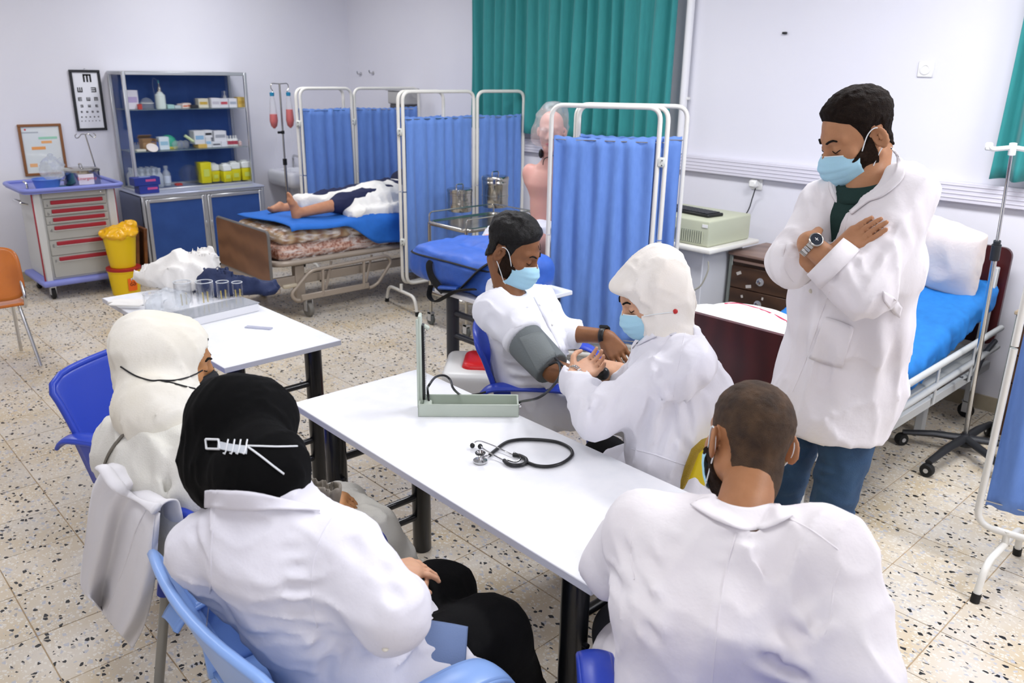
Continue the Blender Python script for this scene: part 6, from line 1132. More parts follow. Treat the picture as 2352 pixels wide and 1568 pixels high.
shf = lambda P: smax(loft(P, shc['C'], shc['W'], shc['D'], shc['S'], .05), -cone(P, nb+(0, 0, .02), H.W((0, -.02, -.05)), .064, .072), .005); part('shirt', mesh_sdf(shf, *bbox(shc['C'], .24), .008), GS, t, sharp=None)
part('shirt_collar', MB().grid(lambda u, v: nb+(0, 0, -.03)+(math.cos(2*PI*u)*lf*(.080+.012*v)+math.sin(2*PI*u)*f*(.074+.014*v))+V3(0, 0, .045-.045*v-.030*math.sin(2*PI*u)), 36, 5, True, thick=.004), GS, t, sharp=None)
torc = dict(C=[V3(1.70, .60, .80), hip+(0, 0, .0), L(hip, nb, .35), L(hip, nb, .70), nb+(0, 0, -.10), nb+(0, 0, -.055)], W=[.225, .215, .20, .205, .155, .08], D=[.175, .165, .145, .145, .10, .07], S=[lf]*6)
cL, cR = L(eL, wL, .68), L(eR, wR, .16)
vA, vB = (1950, 482), (2035, 385)
def vneck(P, r):
    a = nb+f*.10+(0, 0, -.20); m = np.linalg.norm(P-nb, axis=1) < .3; 
    if m.any():
        Q = P[m]-nb; z = Q[:, 2]; fr = Q@f; wd = np.clip((z+.215)*.30, 0, .07); v = np.maximum(np.abs(Q@lf)-wd, -fr+.03); r[m] = smax(r[m], -v, .008)
    return r
def hem3(P, r):
    z0 = .77; r = smax(r, z0-P[:, 2], .01); return r
cb3 = coat_base(torc, [dict(p=[sL, eL, cL], r=[.088, .080, .062]), dict(p=[sR, eR, cR], r=[.074, .076, .062])], .05, (nb+(0, 0, .0), H.W((0, -.03, -.05)), .080, .090), hem3, vneck)
CR = [(2030, 560, 1975, 640, .014, .010), (2060, 590, 2000, 680, .012, .009), (1960, 590, 1975, 645, .012, .012), (1900, 600, 1925, 660, .012, .008), (2040, 520, 2075, 560, .02, .007), (1820, 540, 1850, 580, .012, .010), (1805, 580, 1835, 575, .010, .008), (1860, 420, 1880, 500, .014, .008), (1900, 430, 1895, 500, .014, .007), (2020, 700, 1960, 760, .016, .008), (2060, 690, 2040, 900, .024, .008), (1860, 720, 1830, 860, .02, .008), (1900, 760, 1880, 940, .024, .008), (1980, 740, 1970, 940, .03, .007), (2085, 480, 2110, 560, .02, .007), (1910, 680, 1880, 740, .014, .008), (2000, 540, 2030, 500, .012, .007), (1935, 640, 1960, 700, .012, .007)]
cf3 = garment(cb3, CR, 1.7, 3., .0058, 8., 12, (1, 1, .35)); lo, hi = bbox([V3(1.7, .6, .85), nb, sL, sR, eL, eR], .27); part('lab_coat', mesh_sdf(cf3, lo, hi, .0075), COATW, t, sharp=None)
part('lapel', patch(cf3, [(2046, 338), (2060, 362), (2052, 400), (2010, 440), (1975, 462), (1950, 484)], [(2060, 352), (2078, 380), (2072, 412), (2030, 448), (1995, 462), (1955, 492)], 1.8, 2.9, .006, .005, 26, 6, lift2=.009), COATW, t, sharp=None)
part('lapel', patch(cf3, [(1925, 402), (1928, 430), (1935, 458), (1948, 484)], [(1902, 408), (1905, 435), (1918, 462), (1944, 490)], 1.8, 2.9, .005, .004, 20, 5), COATW, t, sharp=None)
part('front_edge', seam_line(cf3, [(1948, 486), (1942, 520), (1925, 570)], 1.8, 2.9, .002), COATW, t); part('front_edge', seam_line(cf3, [(1905, 668), (1880, 740), (1850, 830), (1820, 900)], 1.8, 3., .002), COATW, t)
for q in ((1937, 497), (1863, 668)): P_, V_ = march(cf3, [q], 1.8, 3.); part('button', MB().ell(P_[0], (.0075, .0075, .004), frame(V_[0])@rotx(PI/2), 14, 6), mat('pearl_button', 'd9d4c4', .3), t)
part('pocket', patch(cf3, [(1895, 728), (1930, 738), (1962, 752)], [(1858, 822), (1900, 838), (1935, 845)], 1.8, 3., .004, .003, 16, 10), COATW, t, sharp=None); part('pocket', patch(cf3, [(2028, 668), (2052, 682), (2072, 705)], [(2030, 690), (2048, 715), (2066, 730)], 1.8, 3., .006, .004, 12, 5), COATW, t, sharp=None)
dL = nrm(wL-eL); part('turned_cuff', MB().grid(lambda u, v: cL+dL*(-.055*v+.004)+(frame(dL)[:, 0]*math.cos(2*PI*u)+frame(dL)[:, 2]*math.sin(2*PI*u))*(.069+.006*v+.002*math.sin(5*PI*u)), 30, 4, True, thick=.004), COATW, t, sharp=None)
dR = nrm(wR-eR); part('turned_cuff', MB().grid(lambda u, v: cR+dR*(-.05*v+.006)+(frame(dR)[:, 0]*math.cos(2*PI*u)+frame(dR)[:, 2]*math.sin(2*PI*u))*(.069+.007*v+.002*math.sin(4*PI*u)), 30, 4, True, thick=.004), COATW, t, sharp=None)
JE = mat('blue_denim', '26405f', .85, var=(14, '3a5878', .5), bump=(320, .25)); jb = lambda P: smax(smin(chain(P, [hj[0]+(0, 0, .03), kn[0], an[0]+(0, 0, -.02)], [.10, .070, .058], .02), chain(P, [hj[1]+(0, 0, .03), kn[1], an[1]+(0, 0, -.02)], [.10, .070, .058], .02), .02), .045-P[:, 2], .01)
jf = garment(jb, [(1885, 1065, 1925, 1080, .010, .008), (1880, 1095, 1925, 1092, .010, .008), (1875, 1110, 1905, 1118, .010, .006), (1790, 1060, 1800, 1100, .010, .006)], 2., 3.4, .004, 9, 5, (1, 1, 1.8)); part('jeans', mesh_sdf(jf, *bbox([hj[0], hj[1], an[0], an[1]], .16), .009), JE, t, sharp=None)
for a_ in an: part('shoe', mesh_sdf(lambda P, a_=a_: smax(ellip(P, a_+f*.07+(0, 0, -.02), (.135, .05, .055), frame(f)@rotz(PI/2)), -P[:, 2]+.003, .005), a_-.25, a_+.25, .01), mat('dark_shoe', '1c1c20', .5), t, sharp=None)
wp_ = wL-dL*.012; w_ = thing('wristwatch', 'steel wristwatch with a dark dial on the standing man\'s wrist', 'watch', wp_); fr = frame(dL)
up = nrm(-nrm(wp_-CAM)*.55+V3(-.2, 0, .5)-0*dL); up = nrm(up-dL*np.dot(up, dL)); sd = np.cross(dL, up); a0 = 0
for k in range(20): a = 2*PI*k/20; n_ = up*math.cos(a)+sd*math.sin(a); part('link', MB().box(wp_+n_*.0345, (.0098, .020, .004), .001, np.stack([np.cross(dL, n_), dL, n_], 1)), STEEL, w_)
Rw = np.stack([sd, dL, up], 1)@rotx(-PI/2)@rotx(PI/2); part('watch_case', MB().lathe([(.017, 0), (.0205, .002), (.0205, .009), (.018, .011)], wp_+up*.033, 28, Rw), STEEL, w_); part('dial', MB().lathe([(.017, .0), (.017, .0115)], wp_+up*.033, 28, Rw), mat('dark_dial', '222a35', .15), w_)
part('watch_hand', MB().box(wp_+up*.0452, (.0015, .012, .0006), 0, Rw).box(wp_+up*.0452, (.009, .0015, .0006), 0, Rw), WHITEP, w_)
# ================================================================ 4. man seated with his back to the picture
t = thing('person', 'man with cropped hair seated with his back turned at the near end of the table', 'person', (2.15, -.42, 0))
SK4 = skin('olive_skin', 'b07d58', 'a06e4a'); H = Head(px3(1718, 1018, 1.80), 147, 17, 8, 1.06)
f = V3(-.72, .69, 0); s = V3(.69, .72, 0); sl, sr = px3(1492, 1225, 1.72), px3(1900, 1275, 1.58); nb = (sl+sr)/2+(0, 0, .05)+f*.0; hip = V3(2.22, -.47, .52); hip = (sl+sr)/2*V3(1, 1, 0)+V3(.02, -.03, .50)-f*.06
el = px3(1418, 1300, 1.86); el[2] = max(el[2], .795); wl = el+f*.20+s*.10+(0, 0, .0); er = px3(1965, 1560, 1.50); wr_ = er+f*.24-s*.05+(0, 0, .05)
HL = hand_prims(wl, f*.6+s*.7, (0, 0, 1), 1, (.1, .12, .15, .2), .04, 1.02); HR = hand_prims(wr_, f-s*.4, (0, 0, 1), -1, (.2, .3, .3, .3), .04, 1.02)
kn = [hip+f*.46-s*.14, hip+f*.46+s*.14]; kn = [k_+(0, 0, -.02) for k_ in kn]; an = [k_+(0, 0, -.42)+f*.02 for k_ in kn]
tor = dict(C=[hip, L(hip, nb, .4), L(hip, nb, .68), nb+(0, 0, -.12)], W=[.17, .16, .17, .12], D=[.12, .11, .11, .07], S=[s]*4)
body_part('body', t, SK4, H, tor, [([sl, el, wl], [.055, .046, .030]), ([sr, er, wr_], [.055, .046, .030]), ([hip-s*.09, kn[0], an[0]], [.085, .065, .045]), ([hip+s*.09, kn[1], an[1]], [.085, .065, .045])], [HL, HR], .0048, (H.W((0, -.035, -.05)), nb+(0, 0, -.05), .054, .058))
H.part('hair', hair_fn(.0045, .0022, .0014, nape=-.102, fine=110), .19, mat('cropped_brown_hair', '2b2019', .85, bump=(520, .5), var=(26, '5a432e', .55)), t, h=.0036); H.part('beard', beard_fn(.006, .003), .17, STUB, t, h=.004); brows(H, t, HAIRM); face_mask(H, t)
torc = dict(C=[hip+(0, 0, -.06), L(hip, nb, .30), L(hip, nb, .66), nb+(0, 0, -.085), nb+(0, 0, -.035)], W=[.225, .215, .23, .185, .085], D=[.165, .155, .15, .105, .075], S=[s]*5)
cl, cr = L(el, wl, .9), L(er, wr_, .85)
ex4 = lambda P, r: smin(r, near(P, (hip+(kn[0]+kn[1])/2)/2, .42, lambda X: smin(cone(X, hip-s*.09, L(hip-s*.09, kn[0], .75), .13, .11), cone(X, hip+s*.09, L(hip+s*.09, kn[1], .75), .13, .11), .1), .1), .06)
cb4 = coat_base(torc, [dict(p=[sl, el, cl], r=[.088, .080, .06]), dict(p=[sr, er, cr], r=[.090, .085, .062])], .06, (nb+(0, 0, .03), H.W((0, -.03, -.05)), .056, .062), ex4)
CR = [(1470, 1250, 1510, 1330, .014, .011), (1455, 1300, 1495, 1370, .012, .010), (1452, 1340, 1505, 1400, .014, .010), (1480, 1420, 1510, 1480, .014, .010), (1640, 1235, 1700, 1242, .012, .008), (1640, 1262, 1690, 1268, .010, .007), (1700, 1240, 1740, 1225, .012, .007), (1790, 1430, 1850, 1480, .018, .012), (1740, 1500, 1860, 1560, .014, .012), (1860, 1450, 1900, 1400, .014, .009), (1420, 1230, 1450, 1300, .012, .007), (1395, 1300, 1440, 1370, .014, .008), (1870, 1330, 1850, 1430, .02, .007), (1560, 1300, 1580, 1500, .05, .006), (1760, 1520, 1800, 1480, .012, .009), (1520, 1240, 1560, 1262, .014, .006)]
cf4 = garment(cb4, CR, 1., 2.4, .0055, 7., 22, (1, 1, .4)); lo, hi = bbox([hip, nb, sl, sr, el, er, kn[0], kn[1]], .25); part('lab_coat', mesh_sdf(cf4, lo, hi, .0075), COATW, t, sharp=None)
fnc = lambda P: np.minimum(cf4(P), cone(P, nb+(0, 0, -.06), H.W((0, -.03, -.05)), .082, .072))
part('collar', patch(fnc, [(1600, 1150), (1632, 1142), (1680, 1160), (1722, 1166), (1760, 1158), (1790, 1158)], [(1585, 1158), (1640, 1192), (1700, 1214), (1740, 1216), (1790, 1200), (1822, 1182)], 1.2, 2.2, .012, .004, 34, 8, lift2=.014), COATW, t, sharp=None)
part('back_seam', seam_line(cf4, [(1690, 1225), (1670, 1300), (1650, 1420), (1636, 1566)], 1., 2.3, .0016), COATW, t); part('armhole_seam', seam_line(cf4, [(1932, 1290), (1915, 1350), (1905, 1430), (1885, 1470)], 1., 2.3, .0016), COATW, t); part('armhole_seam', seam_line(cf4, [(1452, 1210), (1448, 1260), (1456, 1330)], 1., 2.3, .0016), COATW, t); part('shoulder_seam', seam_line(cf4, [(1800, 1185), (1860, 1215), (1925, 1262)], 1., 2.3, .0014), COATW, t)
GT2 = mat('charcoal_trousers', '2c2d33', .85, bump=(160, .12)); part('trousers', mesh_sdf(lambda P: smin(chain(P, [hip-s*.09, kn[0], an[0]], [.10, .085, .065], .02), chain(P, [hip+s*.09, kn[1], an[1]], [.10, .085, .065], .02), .05), *bbox([hip, kn[0], kn[1], an[0], an[1]], .15), .011), GT2, t, sharp=None)
for a_ in an: part('shoe', mesh_sdf(lambda P, a_=a_: smax(ellip(P, a_+f*.07+(0, 0, -.02), (.13, .05, .055), frame(f)@rotz(PI/2)), -P[:, 2]+.003, .005), a_-.25, a_+.25, .01), BLACKPL, t, sharp=None)
armchair('royal blue plastic armchair under the man with his back turned', (2.17, -.62, 0), math.atan2(f[1], f[0])-PI/2, PLASTICBLUE, LEGM)
# ================================================================ 5. woman in the black headscarf
t = thing('person', 'woman in a black headscarf and white coat seated in the foreground', 'person', (1.42, -1.22, 0))
H = Head(px3(570, 1012, 1.80), 102, 24, 0, 1.04); f = V3(.12, .993, 0); s = V3(.993, -.12, 0)
sl, sr = px3(472, 1262, 1.78), px3(770, 1262, 1.66); nb = (sl+sr)/2+(0, 0, .06); hip = V3(1.44, -1.09, .54); el_ = px3(900, 1405, 1.60); wr_ = px3(870, 1330, 1.88); wr_ = V3(1.40, -.93, .66); ell_ = sl+f*.05+(0, 0, -.27)-s*.07; wl = V3(1.30, -.92, .66)
ell_ = sl+V3(.02, .13, -.22); HR = hand_prims(wr_, V3(-.75, .6, .05), (.2, .2, 1), 1, (.3, .35, .4, .4), .03, .98); HL = hand_prims(wl, V3(.3, .9, -.1), (0, 0, 1), 1, (.3, .35, .4, .4), .03, .98)
kn = [V3(1.27, -.72, .47), V3(1.50, -.74, .48)]; an = [V3(1.26, -.62, .06), V3(1.56, -.60, .06)]
tor = dict(C=[hip, L(hip, nb, .4), L(hip, nb, .68), nb+(0, 0, -.11)], W=[.16, .135, .15, .11], D=[.11, .095, .10, .065], S=[s]*4)
body_part('body', t, SK2, H, tor, [([sr, el_, wr_], [.046, .038, .026]), ([sl, ell_, wl], [.046, .038, .026]), ([hip-s*.09, kn[0], an[0]], [.09, .065, .042]), ([hip+s*.09, kn[1], an[1]], [.09, .065, .042])], [HL, HR], .006, (H.W((0, -.02, -.06)), nb, .052, .055), dict(ears=False))
brows(H, t, HAIRM); mk, mf = face_mask(H, t, loops=None)
SCB = mat('black_scarf_cloth', '060607', .9, bump=(260, .08), spec=.15); sfb = scarf(H, nb+(0, 0, .125), bun=(0, -.070, .04), br=(.088, .072, .085), neckr=(.104, .100), seed=9, amp=.0035, fl=(1.6, .3, .45)); part('headscarf', mesh_sdf(sfb, H.c-.27, H.c+.27, .006), SCB, t, sharp=None)
ST = mat('strap_white_plastic', 'dcdfe2', .4)
def strap(px, r, fl=.3, nm='mask_strap', m=ST): P_, V_ = march(sfb, [(q[0], q[1]) for q in spline([np.array((a, b, 0.)) for a, b in px], 6)], 1.4, 2.1); return part(nm, MB().tube(P_-V_*.003, r, 7, flat=fl), m, t)
sp = part('strap_extender', patch(sfb, [(502, 1013), (535, 1020), (568, 1024)], [(500, 1030), (533, 1037), (566, 1042)], 1.4, 2.1, .004, .0025, 12, 4), mat('strap_pale', 'c7cdd4', .4), t)
bk = MB(); P_, V_ = march(sfb, [(q[0], q[1]) for q in rpath([(472, 1008, 0), (502, 1009, 0), (505, 1031, 0), (474, 1030, 0)], 2, 3, True)], 1.4, 2.1); bk.tube(P_-V_*.005, .0024, 7, True); part('strap_buckle', bk, ST, t)
for x in (522, 537, 551, 566): P_, V_ = march(sfb, [(x+2, 1009), (x+1, 1014), (x-1, 1026), (x-3, 1036), (x-6, 1042), (x-9, 1040)], 1.4, 2.1); part('strap_hook', MB().tube(P_-V_*.007, .0016, 7), ST, t)
strap([(568, 1023), (600, 1024), (640, 1025), (683, 1024)], .0022, .8); strap([(570, 1026), (600, 1048), (628, 1070), (652, 1088)], .0022, .8); 
torc = dict(C=[hip+(0, 0, -.08), L(hip, nb, .30), L(hip, nb, .66), nb+(0, 0, -.045), nb+(0, 0, .065)], W=[.175, .18, .195, .155, .10], D=[.145, .145, .145, .115, .095], S=[s]*5)
cr, cl = L(el_, wr_, .9), L(ell_, wl, .9)
def ex5(P, r):
    r = smin(r, near(P, (hip+(kn[0]+kn[1])/2)/2, .42, lambda X: smin(cone(X, hip-s*.09, L(hip-s*.09, kn[0], .55), .14, .11), cone(X, hip+s*.10, L(hip+s*.10, kn[1], .50), .14, .11), .1), .1), .06); return r
cb5 = coat_base(torc, [dict(p=[sr, el_, cr], r=[.084, .078, .056]), dict(p=[sl, ell_, cl], r=[.080, .074, .055])], .06, None, ex5)
CR = [(700, 1260, 640, 1270, .012, .006), (712, 1300, 650, 1306, .012, .007), (715, 1345, 640, 1345, .014, .008), (715, 1385, 655, 1372, .012, .009), (705, 1410, 640, 1385, .012, .007), (750, 1455, 690, 1450, .014, .010), (750, 1460, 720, 1500, .012, .010), (900, 1330, 860, 1290, .016, .007), (930, 1380, 880, 1350, .016, .007), (470, 1440, 560, 1456, .016, .007), (790, 1230, 840, 1290, .016, .006), (440, 1200, 450, 1240, .014, .006), (820, 1470, 800, 1530, .016, .009), (760, 1500, 740, 1560, .014, .009), (560, 1460, 700, 1462, .012, .006)]
cf5 = garment(cb5, CR, 1., 2.4, .0055, 8., 31, (.5, .5, 1.2)); lo, hi = bbox([hip, nb, sl, sr, el_, ell_, cr, cl, kn[0], kn[1]], .25); part('lab_coat', mesh_sdf(cf5, lo, hi, .0075), COATM, t, sharp=None)
fnc = lambda P: np.minimum(cf5(P), sfb(P))
part('collar', patch(fnc, [(472, 1126), (520, 1126), (580, 1130), (640, 1142), (700, 1156), (725, 1166)], [(470, 1164), (520, 1170), (580, 1172), (640, 1170), (700, 1170), (735, 1172)], 1.3, 2.2, .006, .004, 34, 6, lift2=.012), COATM, t, sharp=None)
part('back_seam', seam_line(cf5, [(494, 1180), (486, 1250), (484, 1340), (474, 1440)], 1., 2.3, .0016), COATM, t); part('armhole_seam', seam_line(cf5, [(762, 1190), (735, 1240), (718, 1300), (716, 1380), (730, 1450)], 1., 2.3, .0016), COATM, t)
part('button', MB().ell(march(cf5, [(885, 1490)], 1., 2.3)[0][0], (.007, .007, .004), None, 12, 6), mat('pearl_button', 'd9d4c4', .3), t)
part('trousers', mesh_sdf(garment(lambda P: smin(chain(P, [hip-s*.09, kn[0], an[0]], [.115, .105, .075], .02), chain(P, [hip+s*.09, kn[1], an[1]], [.115, .11, .08], .02), .05), [], 1., 2.6, .004, 8, 3), *bbox([hip, kn[0], kn[1], an[0], an[1]], .17), .010), mat('black_trousers', '08080a', .9, spec=.2), t, sharp=None)
for a_ in an: part('shoe', mesh_sdf(lambda P, a_=a_: smax(ellip(P, a_+f*.06+(0, 0, -.01), (.12, .045, .045), frame(f)@rotz(PI/2)), -P[:, 2]+.003, .005), a_-.25, a_+.25, .01), BLACKPL, t, sharp=None)
TF = lambda P: smin(chain(P, [hip-s*.09, kn[0], an[0]], [.115, .105, .075], .02), chain(P, [hip+s*.09, kn[1], an[1]], [.115, .11, .08], .02), .05)
dp_ = patch(lambda P: TF(P)-.008, [(930, 1420), (980, 1425), (1030, 1432), (1074, 1440)], [(930, 1560), (980, 1562), (1030, 1560), (1066, 1545)], 1.1, 2.1, .004, .006, 20, 16); part('grey_blue_tunic_hem', dp_, mat('denim_grey_cloth', '6f83ab', .85, bump=(240, .15)), t, 'grey-blue cloth hem with stitched edge', sharp=None)
ac = armchair('light blue plastic armchair under the woman in the black headscarf', (1.36, -1.09, 0), .0, LIGHTBLUEP, LEGM); ac.scale = (1.16, 1.03, .97)
# ================================================================ 6. woman in the white headscarf
t = thing('person', 'woman in a white headscarf and cream tunic seated at the left, wearing a black mask', 'person', (.62, -1.15, 0))
H = Head(px3(392, 838, 2.22), 71, 12, 0, 1.03); f = V3(.30, .954, 0); s = V3(.954, -.30, 0)
sl, sr = px3(290, 1030, 2.28), px3(470, 1060, 2.10); nb = (sl+sr)/2+(0, 0, .07); hip = V3(.78, -1.10, .54); er = sr+V3(.06, .06, -.26); wr_ = V3(.86, -.86, .62); el_ = sl+V3(-.05, .05, -.26); wl = V3(.76, -.80, .62)
wr_ = V3(.915, -.875, .60); HR = hand_prims(wr_, V3(.35, .8, -.25), (.3, -.2, 1), -1, (.45, .5, .5, .5), .05, 1.0, thumb=.5); HL = hand_prims(wl, V3(.7, .5, -.2), (0, 0, 1), 1, (.3, .35, .4, .4), .03, .98)
kn = [V3(.70, -.70, .46), V3(.90, -.72, .47)]; an = [V3(.72, -.60, .06), V3(.92, -.62, .06)]
tor = dict(C=[hip, L(hip, nb, .4), L(hip, nb, .68), nb+(0, 0, -.11)], W=[.16, .135, .15, .11], D=[.11, .095, .10, .065], S=[s]*4)
body_part('body', t, skin('golden_skin', 'bf8a5c', 'b07b4e'), H, tor, [([sr, er, wr_], [.046, .038, .026]), ([sl, el_, wl], [.046, .038, .026]), ([hip-s*.09, kn[0], an[0]], [.09, .065, .042]), ([hip+s*.09, kn[1], an[1]], [.09, .065, .042])], [HL, HR], .006, (H.W((0, -.02, -.06)), nb, .052, .055), dict(ears=False))
brows(H, t, HAIRM); BMK = mat('black_mask_cloth', '1c1c1f', .85, bump=(240, .1)); mk, mf = face_mask(H, t, m=BMK, loops=None)
SCW = mat('white_scarf_cloth', 'eeebe2', .9, bump=(320, .1, (1, .4, 1)), var=(7, 'e8e3d4', .4)); sfw = scarf(H, nb+(0, 0, .06), bun=(0, -.078, .045), br=(.086, .076, .085), neckr=(.098, .112), seed=14, amp=.0042, fl=(1.7, .3, .45), op=((0, .115, -.012), (.085, .095, .10))); part('headscarf', mesh_sdf(sfw, H.c-.27, H.c+.27, .006), SCW, t, sharp=None)
part('under_scarf', MB().tube([H.W(H.front(x, .082-.9*x*x/.05*.05, .006)) for x in np.linspace(-.05, .05, 12)], .006, 8), mat('black_under_scarf', '141416', .8), t)
def strapw(px): P_, V_ = march(sfw, [(q[0], q[1]) for q in spline([np.array((a, b, 0.)) for a, b in px], 6)], 1.7, 2.6); return part('mask_cord', MB().tube(P_-V_*.003, .0022, 7), BLACKPL, t)
strapw([(277, 842), (310, 862), (345, 873), (367, 873), (400, 873), (435, 865), (466, 850)]); strapw([(367, 873), (400, 880), (430, 888), (448, 892)])
torc = dict(C=[hip+(0, 0, -.08), L(hip, nb, .30), L(hip, nb, .66), nb+(0, 0, -.065), nb+(0, 0, .01)], W=[.23, .205, .205, .165, .10], D=[.17, .155, .155, .12, .09], S=[s]*5)
def ex6(P, r):
    c_ = (hip+(kn[0]+kn[1])/2)/2; return smin(r, near(P, c_, .5, lambda X: smin(chain(X, [hip-s*.08, kn[0], an[0]+(0, 0, .15)], [.13, .115, .12], .02), chain(X, [hip+s*.08, kn[1], an[1]+(0, 0, .15)], [.13, .115, .12], .02), .10), .1), .06)
CTN = mat('cream_linen_tunic', 'e3e1da', .9, bump=(260, .2), var=(6, 'dcdbd2', .5)); cr, cl = L(er, wr_, .85), L(el_, wl, .9)
cb6 = coat_base(torc, [dict(p=[sr, er, cr], r=[.092, .088, .06]), dict(p=[sl, el_, cl], r=[.086, .08, .06])], .07, None, ex6)
CR = [(380, 1080, 390, 1165, .016, .012), (400, 1100, 415, 1170, .014, .010), (430, 1040, 450, 1140, .02, .008), (300, 1010, 280, 1080, .02, .006), (330, 1050, 350, 1130, .02, .006), (350, 990, 420, 1040, .02, .006)]
cf6 = garment(cb6, CR, 1.4, 3., .008, 8., 41, (1, 1, .35)); lo, hi = bbox([hip, nb, sl, sr, er, el_, kn[0], kn[1], an[0]+(0, 0, .2)], .25); part('long_tunic', mesh_sdf(cf6, lo, hi, .0085), CTN, t, sharp=None)
for a_ in an: part('shoe', mesh_sdf(lambda P, a_=a_: smax(ellip(P, a_+f*.06+(0, 0, -.01), (.12, .045, .045), frame(f)@rotz(PI/2)), -P[:, 2]+.003, .005), a_-.25, a_+.25, .01), BLACKPL, t, sharp=None)
for k, q in enumerate((HR['fin'][3], HR['fin'][6])):
    c_ = L(q[0], q[1], .5); d_ = nrm(q[1]-q[0]); fr = frame(d_); part('ring', MB().tube([c_+(fr[:, 0]*math.cos(a)+fr[:, 2]*math.sin(a))*.0098 for a in np.linspace(0, 2*PI, 15)[:-1]], .0014, 6, True), mat('gold_ring', 'd8a850', .2, 1.), t)
# handbag with its shoulder strap
LEA = mat('taupe_leather', '6e675c', .45, bump=(120, .15), var=(8, '7a7266', .5)); hb = px3(708, 1135, 2.14); t = thing('handbag', 'grey-brown leather handbag on the lap of the woman in the white headscarf', 'bag', hb)
Rb = frame((.55, .85, -.25)); hbf = lambda P: smax(rbox(P, hb, (.032, .085, .05), .022, Rb), -rbox(P, hb+Rb[:, 2]*.04, (.022, .07, .04), .014, Rb), .006)-.003*noise(P, 14, 2)
part('bag_body', mesh_sdf(hbf, hb-.2, hb+.2, .007), LEA, t, sharp=None)
P_, V_ = march(cf6, [(q[0], q[1]) for q in spline([np.array((a, b, 0.)) for a, b in ((345, 957), (320, 965), (295, 985), (268, 1015), (248, 1045), (236, 1075))], 6)], 1.5, 2.8); part('shoulder_strap', MB().tube(P_-V_*.005, .0085, 8, flat=.35), mat('taupe_strap', '6c675d', .6), t)
armchair('royal blue plastic armchair draped with a white coat, under the woman in the white headscarf', (.75, -1.0, 0), .10, PLASTICBLUE, LEGM)
hipW = hip.copy(); fW = f.copy(); sW = s.copy()
armchair('empty royal blue plastic armchair left of the woman in the white headscarf', (-.067, -.90, 0), math.radians(27)-PI/2, PLASTICBLUE, LEGM)
# ================================================================ 7. person lying on the far bed
def foot_sdf(P, heel, toe, up, side, sc=1.):
    """bare foot: heel and toe points, instep direction, big-toe side"""
    d = nrm(toe-heel); u = nrm(up-d*np.dot(up, d)); r = np.cross(d, u)*side; L_ = np.linalg.norm(toe-heel)
    v = cone(P, heel+u*.02, heel+d*L_*.70+u*.006, .030*sc, .022*sc); v = smin(v, cone(P, heel+d*L_*.25+u*.05, heel+d*L_*.72+r*.012, .028*sc, .018*sc), .03); v = smin(v, cone(P, heel+d*L_*.60-r*.018, heel+d*L_*.72-r*.022, .018*sc, .013*sc), .02)
    for k, (o, l, q) in enumerate(((.026, .98, .0115), (.010, .99, .0085), (-.004, .96, .008), (-.017, .92, .0075), (-.029, .87, .007))): v = smin(v, cone(P, heel+d*L_*.74+r*o*.85, heel+d*L_*l+r*o+u*.004, q*1.15*sc, q*sc), .008)
    return v
t = thing('person', 'person lying barefoot on the far bed under a white cloth, in navy trousers', 'person', (-3.1, 1.9, .73))
SK5 = skin('sole_skin', 'c08a6a', 'b37c5c'); zb = .735
h1, t1 = at(674, 500, x=-2.96), at(667, 448, x=-2.96); h2, t2 = at(655, 503, x=-3.28), at(622, 480, x=-3.30); h1[2] = max(h1[2], zb+.025); h2[2] = max(h2[2], zb+.03)
k1, k2 = V3(-2.97, 1.62, zb+.10), V3(-3.27, 1.62, zb+.09); hp = V3(-3.12, 2.20, zb+.10); hd = Head(V3(-3.12, 2.90, zb+.16), 90, -80, 0, 1.0); s = V3(1, 0, 0)
def lie(P):
    r = loft(P, [hp, V3(-3.12, 2.45, zb+.10), V3(-3.12, 2.66, zb+.12)], [.15, .14, .17], [.10, .09, .10], [s]*3, .04)
    for a, k_, h_ in ((-.09, k2, h2), (.09, k1, h1)): r = smin(r, chain(P, [hp+V3(-a if 0 else a, -.02, 0), k_, h_+V3(0, .035, .03)], [.085, .055, .036], .02), .03)
    r = smin(r, near(P, h1, .3, lambda X: foot_sdf(X, h1, t1+(0, -.01, .015), V3(0, 1, 0), 1)), .02); r = smin(r, near(P, h2, .3, lambda X: foot_sdf(X, h2, t2+(0, -.03, .0), V3(-.3, .5, .8), -1)), .02)
    r = smin(r, hd.sdf(P), .015); r = smin(r, cone(P, hd.W((0, -.02, -.06)), V3(-3.12, 2.70, zb+.11), .055, .065), .03)
    for sx in (-1, 1): r = smin(r, chain(P, [V3(-3.12+sx*.17, 2.64, zb+.11), V3(-3.12+sx*.24, 2.38, zb+.07), V3(-3.12+sx*.2, 2.16, zb+.06)], [.05, .04, .028], .01), .03)
    return r
part('body', mesh_sdf(lie, (-3.6, .98, .68), (-2.68, 3.12, 1.12), .0075), SK5, t, sharp=None)
hd.part('hair', hair_fn(.014, .008, .003), .19, HAIRM, t, h=.006)
NV = mat('navy_trouser_cloth', '1d2346', .85, bump=(120, .15)); nvf = garment(lambda P: smax(smin(smin(chain(P, [hp+(.09, 0, 0), k1, L(k1, h1, .16)], [.125, .085, .07], .02), chain(P, [hp+(-.09, 0, 0), k2, L(k2, h2, .45)], [.125, .085, .065], .02), .05), loft(P, [hp, V3(-3.12, 2.5, zb+.12)], [.18, .17], [.13, .12], [s]*2), .05), zb-.004-P[:, 2], .005), [], 4, 9, .006, 9, 3)
part('navy_trousers', mesh_sdf(nvf, (-3.55, 1.2, .70), (-2.68, 2.75, 1.05), .011), NV, t, sharp=None)
